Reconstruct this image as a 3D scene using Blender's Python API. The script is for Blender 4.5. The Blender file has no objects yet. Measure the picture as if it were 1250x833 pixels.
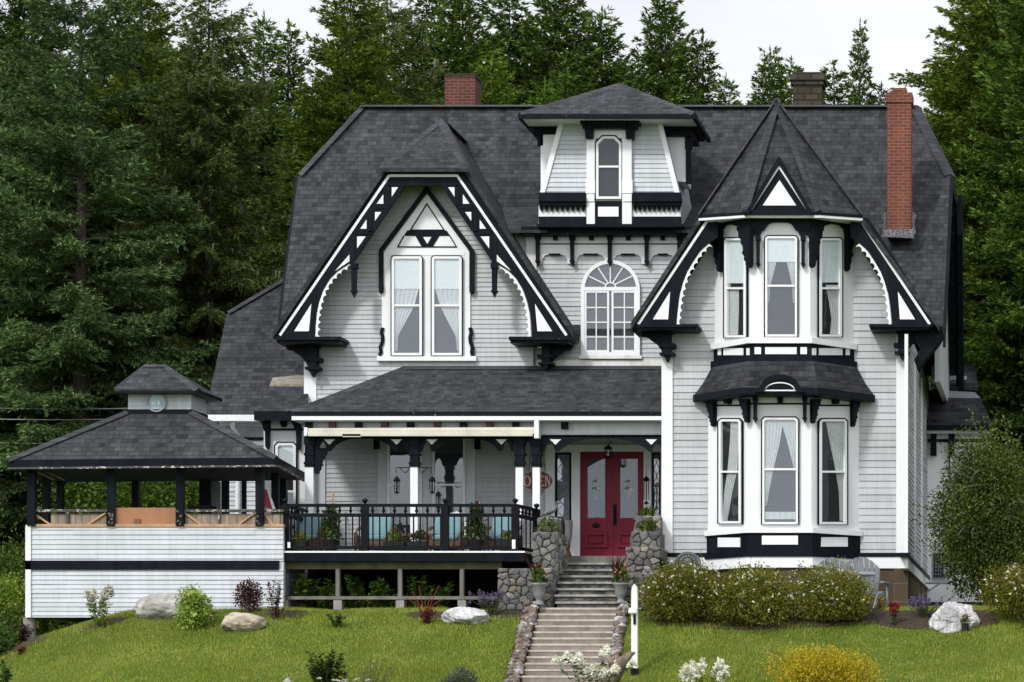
import bpy, bmesh, math, random
import numpy as np
from mathutils import Vector, Matrix, noise as mnoise
R = math.radians
random.seed(7)
scene = bpy.context.scene
COL = scene.collection
# ---------------------------------------------------------------- measuring frame (metres on the facade plane y = 0)
S, D, CX, CY, OX, OZ = 0.018, 68.0, 1310.0, 890.0, 12.0, 1.6
def W(px, py, y):
    k = (D + y) / D * S
    return Vector((OX + (px - CX) * k, y, OZ + (CY - py) * k))
def M(n, y=0.0):
    return n * S * (D + y) / D
def PX(x, y):
    return CX + (x - OX) / ((D + y) / D * S)
def hit(px, py, p0, n):
    o = Vector((OX, -D, OZ)); d = W(px, py, 0) - o
    return o + d * ((p0 - o).dot(n) / d.dot(n))
def interp(x, tab):
    if x <= tab[0][0]: return tab[0][1]
    for (a, b), (c, d) in zip(tab, tab[1:]):
        if x <= c: return b + (d - b) * (x - a) / (c - a)
    return tab[-1][1]
GT = [(-90, 0.0), (-13.6, 0.0), (-12, .5), (-9, 1.62), (-6.62, 2.50), (-4.6, 3.30), (-3.2, 3.86), (-2.3, 4.10), (-0.5, 4.22), (8, 4.3), (20, 4.8), (60, 9.0), (120, 16), (400, 30)]
def ground(x, y):
    z = interp(y, GT)
    px = PX(x, y)
    if y > -20 and y < 30:
        f = min(1, (y + 20) / 8.0)
        z -= f * 0.00085 * max(0, min(190, 175 - px)) ** 1.35 * (1 if y < 6 else max(0, 1 - (y - 6) / 10))
    z += 0.05 * mnoise.noise(Vector((x * .35, y * .35, 0))) + 0.02 * mnoise.noise(Vector((x * 1.3, y * 1.3, 3)))
    return z
# ---------------------------------------------------------------- materials
def nmat(name):
    m = bpy.data.materials.new(name); m.use_nodes = True
    nt = m.node_tree; nt.nodes.clear()
    out = nt.nodes.new('ShaderNodeOutputMaterial')
    return m, nt, out
def N(nt, t, **kw):
    n = nt.nodes.new(t)
    for k, v in kw.items():
        if k in n.inputs: n.inputs[k].default_value = v
        else: setattr(n, k, v)
    return n
def c4(c): return (c[0], c[1], c[2], 1)
def ramp(nt, stops):
    r = nt.nodes.new('ShaderNodeValToRGB'); e = r.color_ramp.elements
    e[0].position = stops[0][0]; e[0].color = c4(stops[0][1])
    e[1].position = stops[-1][0]; e[1].color = c4(stops[-1][1])
    for p, c in stops[1:-1]:
        k = e.new(p); k.color = c4(c)
    return r
def mixc(nt, fac, a, b, mode='MIX'):
    m = nt.nodes.new('ShaderNodeMix'); m.data_type = 'RGBA'; m.blend_type = mode
    for sock, v in ((m.inputs[0], fac), (m.inputs[6], a), (m.inputs[7], b)):
        if hasattr(v, 'is_output'): nt.links.new(v, sock)
        elif isinstance(v, (int, float)): sock.default_value = v
        else: sock.default_value = c4(v)
    return m.outputs[2]
def scl(c, f): return tuple(min(1, x * f) for x in c)
def paint(name, base, rough=.5, amt=.10, scale=3.0, grime=None, gamt=0.0, bump=.0, bscale=40, spec=.4, metal=0.0, chips=None):
    m, nt, out = nmat(name)
    tc = N(nt, 'ShaderNodeNewGeometry')
    n1 = N(nt, 'ShaderNodeTexNoise'); n1.inputs['Scale'].default_value = scale; n1.inputs['Detail'].default_value = 6
    mp = N(nt, 'ShaderNodeMapping'); mp.inputs['Scale'].default_value = (1, 1, .35)
    nt.links.new(tc.outputs['Position'], mp.inputs[0]); nt.links.new(mp.outputs[0], n1.inputs['Vector'])
    rp = ramp(nt, [(.3, scl(base, 1 - amt)), (.7, scl(base, 1 + amt))])
    nt.links.new(n1.outputs[0], rp.inputs[0]); col = rp.outputs[0]
    if grime:
        n2 = N(nt, 'ShaderNodeTexNoise'); n2.inputs['Scale'].default_value = 1.1; n2.inputs['Detail'].default_value = 9; n2.inputs['Roughness'].default_value = .7
        mp2 = N(nt, 'ShaderNodeMapping'); mp2.inputs['Scale'].default_value = (3, 3, .5)
        nt.links.new(tc.outputs['Position'], mp2.inputs[0]); nt.links.new(mp2.outputs[0], n2.inputs['Vector'])
        r2 = ramp(nt, [(.50, (0, 0, 0)), (.72, (gamt, gamt, gamt))]); nt.links.new(n2.outputs[0], r2.inputs[0])
        col = mixc(nt, r2.outputs[0], col, grime)
    if chips:
        n3 = N(nt, 'ShaderNodeTexNoise'); n3.inputs['Scale'].default_value = 9; n3.inputs['Detail'].default_value = 6; n3.inputs['Roughness'].default_value = .75
        nt.links.new(tc.outputs['Position'], n3.inputs['Vector'])
        r3 = ramp(nt, [(chips[1], (0, 0, 0)), (chips[1] + .02, (1, 1, 1))]); nt.links.new(n3.outputs[0], r3.inputs[0])
        col = mixc(nt, r3.outputs[0], col, chips[0])
    b = N(nt, 'ShaderNodeBsdfPrincipled'); b.inputs['Roughness'].default_value = rough; b.inputs['Metallic'].default_value = metal
    b.inputs['Specular IOR Level'].default_value = spec
    nt.links.new(col, b.inputs['Base Color'])
    if bump:
        n4 = N(nt, 'ShaderNodeTexNoise'); n4.inputs['Scale'].default_value = bscale; n4.inputs['Detail'].default_value = 5
        nt.links.new(tc.outputs['Position'], n4.inputs['Vector'])
        bp = N(nt, 'ShaderNodeBump'); bp.inputs['Distance'].default_value = bump; nt.links.new(n4.outputs[0], bp.inputs['Height']); nt.links.new(bp.outputs[0], b.inputs['Normal'])
    nt.links.new(b.outputs[0], out.inputs[0])
    return m
def siding(name, base, grime):
    m = paint(name, base, .55, .05, 1.6, grime=grime, gamt=.28); nt = m.node_tree; b = [n for n in nt.nodes if n.type == 'BSDF_PRINCIPLED'][0]; src = b.inputs['Base Color'].links[0].from_socket
    g = N(nt, 'ShaderNodeNewGeometry'); r = ramp(nt, [(0, (.90, .90, .89)), (.8, (1, 1, 1)), (1, (1.06, 1.06, 1.06))]); nt.links.new(g.outputs['Random Per Island'], r.inputs[0])
    n = N(nt, 'ShaderNodeTexNoise'); n.inputs['Scale'].default_value = 2.2; n.inputs['Detail'].default_value = 8; n.inputs['Roughness'].default_value = .7; mp = N(nt, 'ShaderNodeMapping'); mp.inputs['Scale'].default_value = (5, 5, .45); nt.links.new(g.outputs['Position'], mp.inputs[0]); nt.links.new(mp.outputs[0], n.inputs['Vector'])
    r2 = ramp(nt, [(.35, (.86, .86, .85)), (.6, (1, 1, 1))]); nt.links.new(n.outputs[0], r2.inputs[0])
    c = mixc(nt, 1.0, mixc(nt, 1.0, src, r.outputs[0], 'MULTIPLY'), r2.outputs[0], 'MULTIPLY'); nt.links.new(c, b.inputs['Base Color']); return m
def bricks(name, c1, c2, mortar, bw, rh, ms, rough=.85, noise_amt=.25, bump=.008, wide=None, bias=0, streak=None):
    m, nt, out = nmat(name)
    uv = N(nt, 'ShaderNodeTexCoord')
    def bt(w, off, fr):
        t = N(nt, 'ShaderNodeTexBrick'); t.offset = off; t.offset_frequency = fr; t.squash = 1
        t.inputs['Color1'].default_value = c4(c1); t.inputs['Color2'].default_value = c4(c2); t.inputs['Mortar'].default_value = c4(mortar)
        t.inputs['Scale'].default_value = 1; t.inputs['Brick Width'].default_value = w; t.inputs['Row Height'].default_value = rh
        t.inputs['Mortar Size'].default_value = ms; t.inputs['Mortar Smooth'].default_value = .2; t.inputs['Bias'].default_value = bias
        nt.links.new(uv.outputs['UV'], t.inputs['Vector']); return t
    t = bt(bw, .5, 2); col = t.outputs['Color']
    if wide:
        t2 = bt(wide, .37, 3); col = mixc(nt, .5, col, t2.outputs['Color'])
    nz = N(nt, 'ShaderNodeTexNoise'); nz.inputs['Scale'].default_value = 60; nz.inputs['Detail'].default_value = 4
    nt.links.new(uv.outputs['UV'], nz.inputs['Vector'])
    nb = N(nt, 'ShaderNodeTexNoise'); nb.inputs['Scale'].default_value = .7; nb.inputs['Detail'].default_value = 6
    nt.links.new(uv.outputs['UV'], nb.inputs['Vector'])
    r1 = ramp(nt, [(.25, (1 - noise_amt,) * 3), (.75, (1, 1, 1))]); nt.links.new(nz.outputs[0], r1.inputs[0])
    r2 = ramp(nt, [(.3, (1 - noise_amt * .8,) * 3), (.7, (1, 1, 1))]); nt.links.new(nb.outputs[0], r2.inputs[0])
    col = mixc(nt, 1.0, col, r1.outputs[0], 'MULTIPLY'); col = mixc(nt, 1.0, col, r2.outputs[0], 'MULTIPLY')
    sm = N(nt, 'ShaderNodeMapping'); sm.inputs['Scale'].default_value = (2.2, .22, 1); nt.links.new(uv.outputs['UV'], sm.inputs[0]); sn = N(nt, 'ShaderNodeTexNoise'); sn.inputs['Scale'].default_value = 1.0; sn.inputs['Detail'].default_value = 6; nt.links.new(sm.outputs[0], sn.inputs['Vector'])
    rs_ = ramp(nt, [(.32, (.80, .80, .79)), (.66, (1.12, 1.12, 1.13))]); nt.links.new(sn.outputs[0], rs_.inputs[0]); col = mixc(nt, 1.0, col, rs_.outputs[0], 'MULTIPLY')
    if streak:
        ns = N(nt, 'ShaderNodeTexNoise'); ns.inputs['Scale'].default_value = 1.6; ns.inputs['Detail'].default_value = 8; ns.inputs['Roughness'].default_value = .7
        nt.links.new(uv.outputs['UV'], ns.inputs['Vector'])
        r3 = ramp(nt, [(.55, (0, 0, 0)), (.75, (.5, .5, .5))]); nt.links.new(ns.outputs[0], r3.inputs[0]); col = mixc(nt, r3.outputs[0], col, streak)
    b = N(nt, 'ShaderNodeBsdfPrincipled'); b.inputs['Roughness'].default_value = rough; b.inputs['Specular IOR Level'].default_value = .25
    nt.links.new(col, b.inputs['Base Color'])
    inv = N(nt, 'ShaderNodeMath', operation='SUBTRACT'); inv.inputs[0].default_value = 1; nt.links.new(t.outputs['Fac'], inv.inputs[1])
    ad = N(nt, 'ShaderNodeMath', operation='MULTIPLY_ADD'); nt.links.new(nz.outputs[0], ad.inputs[0]); ad.inputs[1].default_value = .35; nt.links.new(inv.outputs[0], ad.inputs[2])
    bp = N(nt, 'ShaderNodeBump'); bp.inputs['Distance'].default_value = bump; nt.links.new(ad.outputs[0], bp.inputs['Height']); nt.links.new(bp.outputs[0], b.inputs['Normal'])
    nt.links.new(b.outputs[0], out.inputs[0])
    return m
def leafmat(name, stops, trans=.3, rough=.6, clump=.35, cscale=.9, gloss=.25):
    m, nt, out = nmat(name)
    g = N(nt, 'ShaderNodeNewGeometry'); oi = N(nt, 'ShaderNodeObjectInfo')
    rp = ramp(nt, stops); nt.links.new(g.outputs['Random Per Island'], rp.inputs[0])
    tc = N(nt, 'ShaderNodeTexCoord'); nz = N(nt, 'ShaderNodeTexNoise'); nz.inputs['Scale'].default_value = cscale; nz.inputs['Detail'].default_value = 3
    nt.links.new(tc.outputs['Object'], nz.inputs['Vector'])
    r1 = ramp(nt, [(.3, (1 - clump,) * 3), (.7, (1, 1, 1))]); nt.links.new(nz.outputs[0], r1.inputs[0])
    col = mixc(nt, 1.0, rp.outputs[0], r1.outputs[0], 'MULTIPLY')
    hs = N(nt, 'ShaderNodeHueSaturation')
    mr = N(nt, 'ShaderNodeMapRange'); mr.inputs[3].default_value = .8; mr.inputs[4].default_value = 1.2; nt.links.new(oi.outputs['Random'], mr.inputs[0]); nt.links.new(mr.outputs[0], hs.inputs['Value'])
    mh = N(nt, 'ShaderNodeMapRange'); mh.inputs[3].default_value = .492; mh.inputs[4].default_value = .504; nt.links.new(oi.outputs['Random'], mh.inputs[0]); nt.links.new(mh.outputs[0], hs.inputs['Hue'])
    nt.links.new(col, hs.inputs['Color'])
    d = N(nt, 'ShaderNodeBsdfPrincipled'); d.inputs['Roughness'].default_value = rough; d.inputs['Specular IOR Level'].default_value = gloss
    t = N(nt, 'ShaderNodeBsdfTranslucent')
    nt.links.new(hs.outputs[0], d.inputs['Base Color']); nt.links.new(hs.outputs[0], t.inputs['Color'])
    mx = N(nt, 'ShaderNodeMixShader'); mx.inputs[0].default_value = trans
    nt.links.new(d.outputs[0], mx.inputs[1]); nt.links.new(t.outputs[0], mx.inputs[2]); nt.links.new(mx.outputs[0], out.inputs[0])
    return m
def islandmat(name, stops, rough=.85, amt=.35, scale=14, bump=.01):
    m, nt, out = nmat(name)
    g = N(nt, 'ShaderNodeNewGeometry'); rp = ramp(nt, stops); nt.links.new(g.outputs['Random Per Island'], rp.inputs[0])
    nz = N(nt, 'ShaderNodeTexNoise'); nz.inputs['Scale'].default_value = scale; nz.inputs['Detail'].default_value = 8; nz.inputs['Roughness'].default_value = .65
    nt.links.new(g.outputs['Position'], nz.inputs['Vector'])
    r1 = ramp(nt, [(.3, (1 - amt,) * 3), (.7, (1, 1, 1))]); nt.links.new(nz.outputs[0], r1.inputs[0])
    col = mixc(nt, 1.0, rp.outputs[0], r1.outputs[0], 'MULTIPLY')
    b = N(nt, 'ShaderNodeBsdfPrincipled'); b.inputs['Roughness'].default_value = rough; b.inputs['Specular IOR Level'].default_value = .25
    bp = N(nt, 'ShaderNodeBump'); bp.inputs['Distance'].default_value = bump; nt.links.new(nz.outputs[0], bp.inputs['Height']); nt.links.new(bp.outputs[0], b.inputs['Normal'])
    nt.links.new(col, b.inputs['Base Color']); nt.links.new(b.outputs[0], out.inputs[0])
    return m
def glassmat(name, refl=.13, tint=(.85, .88, .9), rough=.02):
    m, nt, out = nmat(name)
    tr = N(nt, 'ShaderNodeBsdfTransparent'); tr.inputs[0].default_value = c4(tint)
    gl = N(nt, 'ShaderNodeBsdfGlossy'); gl.inputs['Roughness'].default_value = rough; gl.inputs['Color'].default_value = (.9, .94, 1, 1)
    g = N(nt, 'ShaderNodeNewGeometry'); nz = N(nt, 'ShaderNodeTexNoise'); nz.inputs['Scale'].default_value = .9; nz.inputs['Detail'].default_value = 1
    nt.links.new(g.outputs['Position'], nz.inputs['Vector'])
    bp = N(nt, 'ShaderNodeBump'); bp.inputs['Distance'].default_value = .015; nt.links.new(nz.outputs[0], bp.inputs['Height']); nt.links.new(bp.outputs[0], gl.inputs['Normal'])
    mx = N(nt, 'ShaderNodeMixShader'); mx.inputs[0].default_value = refl
    nt.links.new(tr.outputs[0], mx.inputs[1]); nt.links.new(gl.outputs[0], mx.inputs[2]); nt.links.new(mx.outputs[0], out.inputs[0])
    return m
def clothmat(name, col, alpha=.85):
    m, nt, out = nmat(name)
    tr = N(nt, 'ShaderNodeBsdfTransparent'); d = N(nt, 'ShaderNodeBsdfDiffuse'); d.inputs[0].default_value = c4(col)
    g = N(nt, 'ShaderNodeNewGeometry'); nz = N(nt, 'ShaderNodeTexNoise'); nz.inputs['Scale'].default_value = 26; nz.inputs['Detail'].default_value = 3
    nt.links.new(g.outputs['Position'], nz.inputs['Vector'])
    mr = N(nt, 'ShaderNodeMapRange'); mr.inputs[1].default_value = .3; mr.inputs[2].default_value = .7; mr.inputs[3].default_value = alpha - .12; mr.inputs[4].default_value = min(1, alpha + .12)
    nt.links.new(nz.outputs[0], mr.inputs[0])
    mx = N(nt, 'ShaderNodeMixShader'); nt.links.new(mr.outputs[0], mx.inputs[0])
    nt.links.new(tr.outputs[0], mx.inputs[1]); nt.links.new(d.outputs[0], mx.inputs[2]); nt.links.new(mx.outputs[0], out.inputs[0])
    return m
WHITE = paint('white_paint', (.765, .78, .80), .45, .035, 2.2, grime=(.50, .50, .48), gamt=.16)
WHITE_OLD = paint('worn_white_paint', (.70, .70, .69), .55, .08, 3, grime=(.33, .30, .25), gamt=.55, chips=((.30, .25, .19), .70))
CLAP = siding('grey_clapboard_paint', (.47, .485, .51), (.33, .335, .33))
CLAPW = siding('pale_clapboard_paint', (.54, .57, .62), (.42, .42, .41))
BLACK = paint('black_paint', (.0055, .0078, .0125), .45, .25, 5, grime=(.016, .020, .026), gamt=.5, spec=.07, chips=((.16, .16, .16), .745))
BLACK_OLD = paint('peeling_black_paint', (.0055, .0072, .0105), .5, .3, 6, spec=.08, chips=((.55, .53, .49), .665))
IRON = paint('black_iron', (.005, .006, .009), .45, .3, 8, spec=.10)
SHING = bricks('asphalt_shingles', (.021, .0222, .026), (.083, .087, .098), (.011, .0115, .014), .23, .135, .004, .92, .32, .01, wide=.125, streak=(.062, .064, .072))
SHINGD = bricks('dark_shingles', (.009, .0095, .012), (.066, .068, .078), (.009, .009, .012), .27, .145, .005, .92, .30, .01, wide=.21)
HIPCAP = bricks('ridge_cap_shingles', (.045, .046, .054), (.080, .082, .094), (.02, .02, .024), 8.0, .16, .006, .92, .3, .01)
BRICK = bricks('orange_brick', (.27, .075, .042), (.19, .052, .034), (.26, .175, .13), .215, .075, .010, .9, .35, .006, streak=(.13, .055, .042))
BRICKO = bricks('old_red_brick', (.21, .055, .040), (.13, .040, .033), (.20, .14, .11), .215, .075, .012, .9, .4, .006, streak=(.10, .06, .05))
CHSTONE = bricks('old_grey_chimney', (.13, .105, .075), (.075, .062, .048), (.05, .045, .035), .33, .16, .02, .95, .5, .02, streak=(.09, .10, .05))
FOUND = bricks('brown_block_foundation', (.165, .120, .072), (.115, .085, .055), (.22, .19, .15), .62, .40, .016, .9, .45, .01, streak=(.08, .065, .05))
STONE = islandmat('field_stones', [(0, (.10, .10, .11)), (.2, (.20, .195, .19)), (.4, (.14, .137, .137)), (.6, (.25, .235, .21)), (.75, (.165, .165, .17)), (.9, (.36, .34, .30)), (1, (.26, .215, .16))], amt=.5, scale=11, bump=.025)
STONEB = islandmat('border_stones', [(0, (.10, .08, .065)), (.35, (.28, .25, .24)), (.6, (.16, .12, .10)), (.8, (.42, .40, .42)), (1, (.55, .53, .52))])
MORTAR = paint('mortar', (.125, .122, .115), .9, .35, 9, bump=.02)
MORTARD = paint('border_soil_mortar', (.13, .10, .07), .95, .4, 9, bump=.02)
SLATE = paint('slate_tread', (.27, .27, .26), .7, .4, 6, grime=(.14, .16, .12), gamt=.6, bump=.006)
CONC = paint('weathered_concrete', (.225, .192, .158), .85, .25, 3.5, grime=(.13, .10, .08), gamt=.7, bump=.008)
CONCN = paint('worn_concrete_edge', (.44, .41, .37), .8, .2, 5, grime=(.25, .2, .16), gamt=.5)
PIER = paint('grey_concrete', (.25, .24, .22), .9, .25, 6, bump=.01)
WOODO = paint('olive_weathered_beam', (.085, .075, .045), .8, .35, 5, grime=(.05, .055, .03), gamt=.6)
WOODG = paint('grey_weathered_post', (.14, .135, .115), .8, .3, 5)
WOODB = paint('bare_weathered_boards', (.21, .17, .135), .8, .45, 7, grime=(.10, .085, .08), gamt=.8)
PLY = paint('orange_plywood', (.33, .155, .075), .6, .15, 3, grime=(.22, .11, .06), gamt=.4)
CEDAR = paint('raw_cedar_sill', (.45, .27, .14), .65, .2, 5)
RED = paint('red_door_paint', (.19, .007, .031), .42, .08, 3, spec=.22)
MAROON = paint('maroon_block_paint', (.050, .008, .016), .45, .1, 3)
REDW = paint('maroon_sign_paint', (.11, .012, .016), .4, .1, 6)
PINKW = paint('pale_pink_lettering', (.55, .42, .40), .5, .1, 6)
FROST = paint('frosted_white_etching', (.55, .62, .61), .5, .05, 6)
CREAM = paint('cream_vinyl', (.58, .55, .455), .45, .12, 2, grime=(.40, .36, .27), gamt=.5)
ROOM = paint('painted_dark_room', (.018, .019, .021), .9, .3, 1.2)  # near-black panel behind each pane; the unlit room's shade as colour
ROOMB = paint('painted_room_haze', (.035, .039, .047), .8, .12, 1.0)  # paler backing panel; brightness behind the glass put into its colour
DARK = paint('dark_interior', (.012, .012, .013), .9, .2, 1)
GLASS = glassmat('window_glass', .12)
GLASSD = glassmat('dark_window_glass', .05)
BLIND = clothmat('white_roller_blind', (.80, .83, .83), .97)
LACE = clothmat('lace_curtain', (.80, .81, .81), .70)
LACEO = clothmat('opaque_lace_curtain', (.66, .67, .64), .86)
TEAL = paint('teal_cushion_cloth', (.15, .26, .29), .9, .12, 6)
WICKER = paint('brown_wicker', (.12, .065, .040), .7, .5, 40, bump=.01, bscale=90)
POTB = paint('black_plastic_pot', (.012, .012, .013), .5, .2, 5)
URN = paint('grey_urn', (.20, .205, .21), .7, .2, 8)
GREYP = paint('blue_grey_slats', (.27, .29, .33), .5, .1, 5)
METAL = paint('pale_flashing', (.34, .36, .40), .4, .2, 3, metal=.4)
APPL = paint('appliance_white', (.55, .56, .57), .45, .08, 3)
DRIFT = paint('driftwood', (.15, .115, .085), .85, .5, 12, bump=.02, bscale=22)
BARK = paint('conifer_bark', (.085, .072, .058), .95, .5, 7, bump=.03, bscale=16, grime=(.13, .13, .10), gamt=.6)
STEM = paint('green_stem', (.06, .08, .025), .8, .3, 9)
TWIG = paint('brown_twig', (.075, .05, .035), .9, .3, 9)
MULCH = paint('dark_mulch', (.040, .026, .018), .95, .6, 16, bump=.03, bscale=30)
ROCKG = paint('grey_granite', (.34, .33, .31), .85, .35, 5, grime=(.15, .14, .13), gamt=.8, bump=.03, bscale=9)
ROCKT = paint('tan_granite', (.40, .345, .27), .85, .3, 6, grime=(.22, .15, .10), gamt=.8, bump=.03, bscale=9)
ROCKW = paint('white_quartz', (.52, .52, .53), .8, .4, 7, grime=(.22, .22, .24), gamt=.9, bump=.06, bscale=11)
VERDI = paint('verdigris_plaque', (.12, .135, .135), .6, .3, 14, bump=.01)
WHITEP = paint('post_white_paint', (.72, .72, .72), .45, .05, 4, grime=(.4, .38, .35), gamt=.3)
CABLE = paint('grey_cable', (.25, .26, .27), .6, .1, 2)
TERRA = paint('brown_carved_wood', (.13, .055, .03), .6, .3, 9)
PINKF = leafmat('pink_petals', [(0, (.55, .05, .10)), (1, (.75, .25, .22))], .2, .6, .1)
REDF = leafmat('red_petals', [(0, (.20, .015, .022)), (1, (.36, .05, .045))], .2, .6, .1)
ORANGEF = leafmat('orange_petals', [(0, (.65, .20, .02)), (1, (.75, .45, .03))], .2, .6, .1)
WHITEF = leafmat('white_petals', [(0, (.62, .60, .45)), (.5, (.76, .76, .64)), (1, (.84, .84, .78))], .25, .6, .1)
LIMEF = leafmat('lime_blossoms', [(0, (.35, .46, .10)), (1, (.58, .66, .25))], .25, .6, .1)
PURPF = leafmat('purple_spikes', [(0, (.10, .07, .16)), (1, (.22, .16, .32))], .2, .7, .2)
L_BLUE = leafmat('blue_green_needles', [(0, (0.028, 0.059, 0.019)), (.5, (0.085, 0.140, 0.045)), (.85, (0.159, 0.229, 0.083)), (1, (0.240, 0.322, 0.126))], .15, .65, .45, .5, gloss=.04)
L_OLIVE = leafmat('olive_needles', [(0, (0.036, 0.069, 0.012)), (.5, (0.114, 0.174, 0.038)), (.85, (0.205, 0.270, 0.079)), (1, (0.334, 0.407, 0.146))], .15, .7, .45, .5, gloss=.04)
L_YELG = leafmat('yellow_green_needles', [(0, (0.039, 0.077, 0.009)), (.55, (0.114, 0.183, 0.020)), (1, (0.249, 0.329, 0.044))], .2, .65, .45, .5, gloss=.04)
L_DARK = leafmat('dark_green_needles', [(0, (0.019, 0.047, 0.008)), (.55, (0.058, 0.111, 0.018)), (1, (0.133, 0.205, 0.038))], .12, .65, .45, .5, gloss=.04)
L_MID = leafmat('mid_green_needles', [(0, (0.023, 0.055, 0.008)), (.55, (0.079, 0.139, 0.021)), (1, (0.186, 0.258, 0.046))], .15, .65, .45, .5, gloss=.04)
LICHEN = leafmat('pale_lichen', [(0, (.11, .12, .065)), (1, (.21, .22, .13))], .2, .9, .3, gloss=.04)
L_LAUR = leafmat('bright_shrub_leaves', [(0, (.04, .085, .008)), (.6, (.09, .16, .015)), (1, (.17, .24, .03))], .3, .5, .4)
L_BUSH = leafmat('soft_green_leaves', [(0, (0.032, 0.059, 0.011)), (.5, (0.089, 0.135, 0.025)), (1, (0.212, 0.270, 0.072))], .3, .6, .45, gloss=.04)
L_HEDGE = leafmat('olive_hedge_leaves', [(0, (.075, .095, .014)), (.45, (.175, .20, .028)), (.75, (.23, .205, .035)), (1, (.35, .37, .06))], .25, .6, .35, 2.2, gloss=.04)
L_GOLD = leafmat('golden_leaves', [(0, (.30, .24, .010)), (.6, (.58, .46, .016)), (1, (.75, .66, .05))], .3, .6, .35, 3)
L_LIME = leafmat('lime_leaves', [(0, (.12, .20, .02)), (1, (.34, .44, .06))], .3, .6, .3, 3)
L_PURP = leafmat('burgundy_leaves', [(0, (.030, .010, .012)), (.7, (.065, .022, .024)), (1, (.12, .04, .035))], .2, .6, .3, 3)
L_REDL = leafmat('red_leaves', [(0, (.11, .02, .018)), (1, (.26, .05, .035))], .2, .6, .3, 3)
L_GREY = leafmat('grey_green_leaves', [(0, (.05, .065, .04)), (1, (.13, .14, .10))], .2, .7, .3, 3)
L_PLANT = leafmat('garden_leaves', [(0, (.035, .075, .012)), (.6, (.07, .14, .02)), (1, (.13, .21, .035))], .3, .5, .3, 3)
L_DRY = leafmat('dry_stalks', [(0, (.05, .04, .022)), (1, (.13, .11, .05))], .2, .8, .3, 3)
# ---------------------------------------------------------------- objects
def tag(o, label=None, cat=None, group=None, kind=None):
    if label: o['label'] = label
    if cat: o['category'] = cat
    if group: o['group'] = group
    if kind: o['kind'] = kind
    return o
def empty(name, label, cat, loc=(0, 0, 0), group=None):
    o = bpy.data.objects.new(name, None); COL.objects.link(o); o.location = loc; o.empty_display_size = .3
    return tag(o, label, cat, group)
def worigin(o):
    v = Vector((0, 0, 0))
    while o is not None: v = v + o.location; o = o.parent
    return v
def link_mesh(name, me, mat, parent=None, loc=None):
    o = bpy.data.objects.new(name, me); COL.objects.link(o)
    if mat is not None: me.materials.append(mat)
    if parent is not None: o.parent = parent
    if loc is not None: o.location = loc
    return o
def copy_tree(o, parent=None):
    c = o.copy(); COL.objects.link(c)
    if parent is not None: c.parent = parent
    for ch in list(o.children):
        copy_tree(ch, c)
    return c
class Face:
    """vertical plane from pixel column pxa at depth ya to pxb at depth yb"""
    def __init__(s, pxa, ya, pxb, yb):
        a, b = W(pxa, 0, ya), W(pxb, 0, yb)
        s.A = Vector((a.x, a.y)); s.B = Vector((b.x, b.y)); d = (s.B - s.A); s.L = d.length; s.U = d / s.L
        s.N = Vector((s.U.y, -s.U.x))
    def pt(s, px, py, w=0.0):
        A = s.A + s.N * w; c = (px - CX) * S / D
        t = (c * (D + A.y) - (A.x - OX)) / (s.U.x - c * s.U.y)
        p = A + s.U * t
        return Vector((p.x, p.y, OZ + (CY - py) * S * (D + p.y) / D))
    def n3(s): return Vector((s.N.x, s.N.y, 0))
    def loc(s, u, z, w):
        p = s.A + s.U * u + s.N * w
        return Vector((p.x, p.y, z))
    def uz(s, px, py):
        p = s.pt(px, py); return ((Vector((p.x, p.y)) - s.A).dot(s.U), p.z)
def FR(y): return Face(0, y, 1250, y)
def miter(path, off, closed=False):
    n = len(path); out = []
    for i in range(n):
        p = Vector(path[i]); a = Vector(path[i - 1]) if (i > 0 or closed) else None; b = Vector(path[(i + 1) % n]) if (i < n - 1 or closed) else None
        d1 = (p - a).normalized() if a is not None else None; d2 = (b - p).normalized() if b is not None else None
        if d1 is None: d1 = d2
        if d2 is None: d2 = d1
        n1 = Vector((-d1.y, d1.x)); n2 = Vector((-d2.y, d2.x)); m = (n1 + n2)
        if m.length < 1e-5: m = n1
        m.normalize(); k = max(.35, m.dot(n1))
        out.append(tuple(p + m * off / k))
    return out
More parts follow.
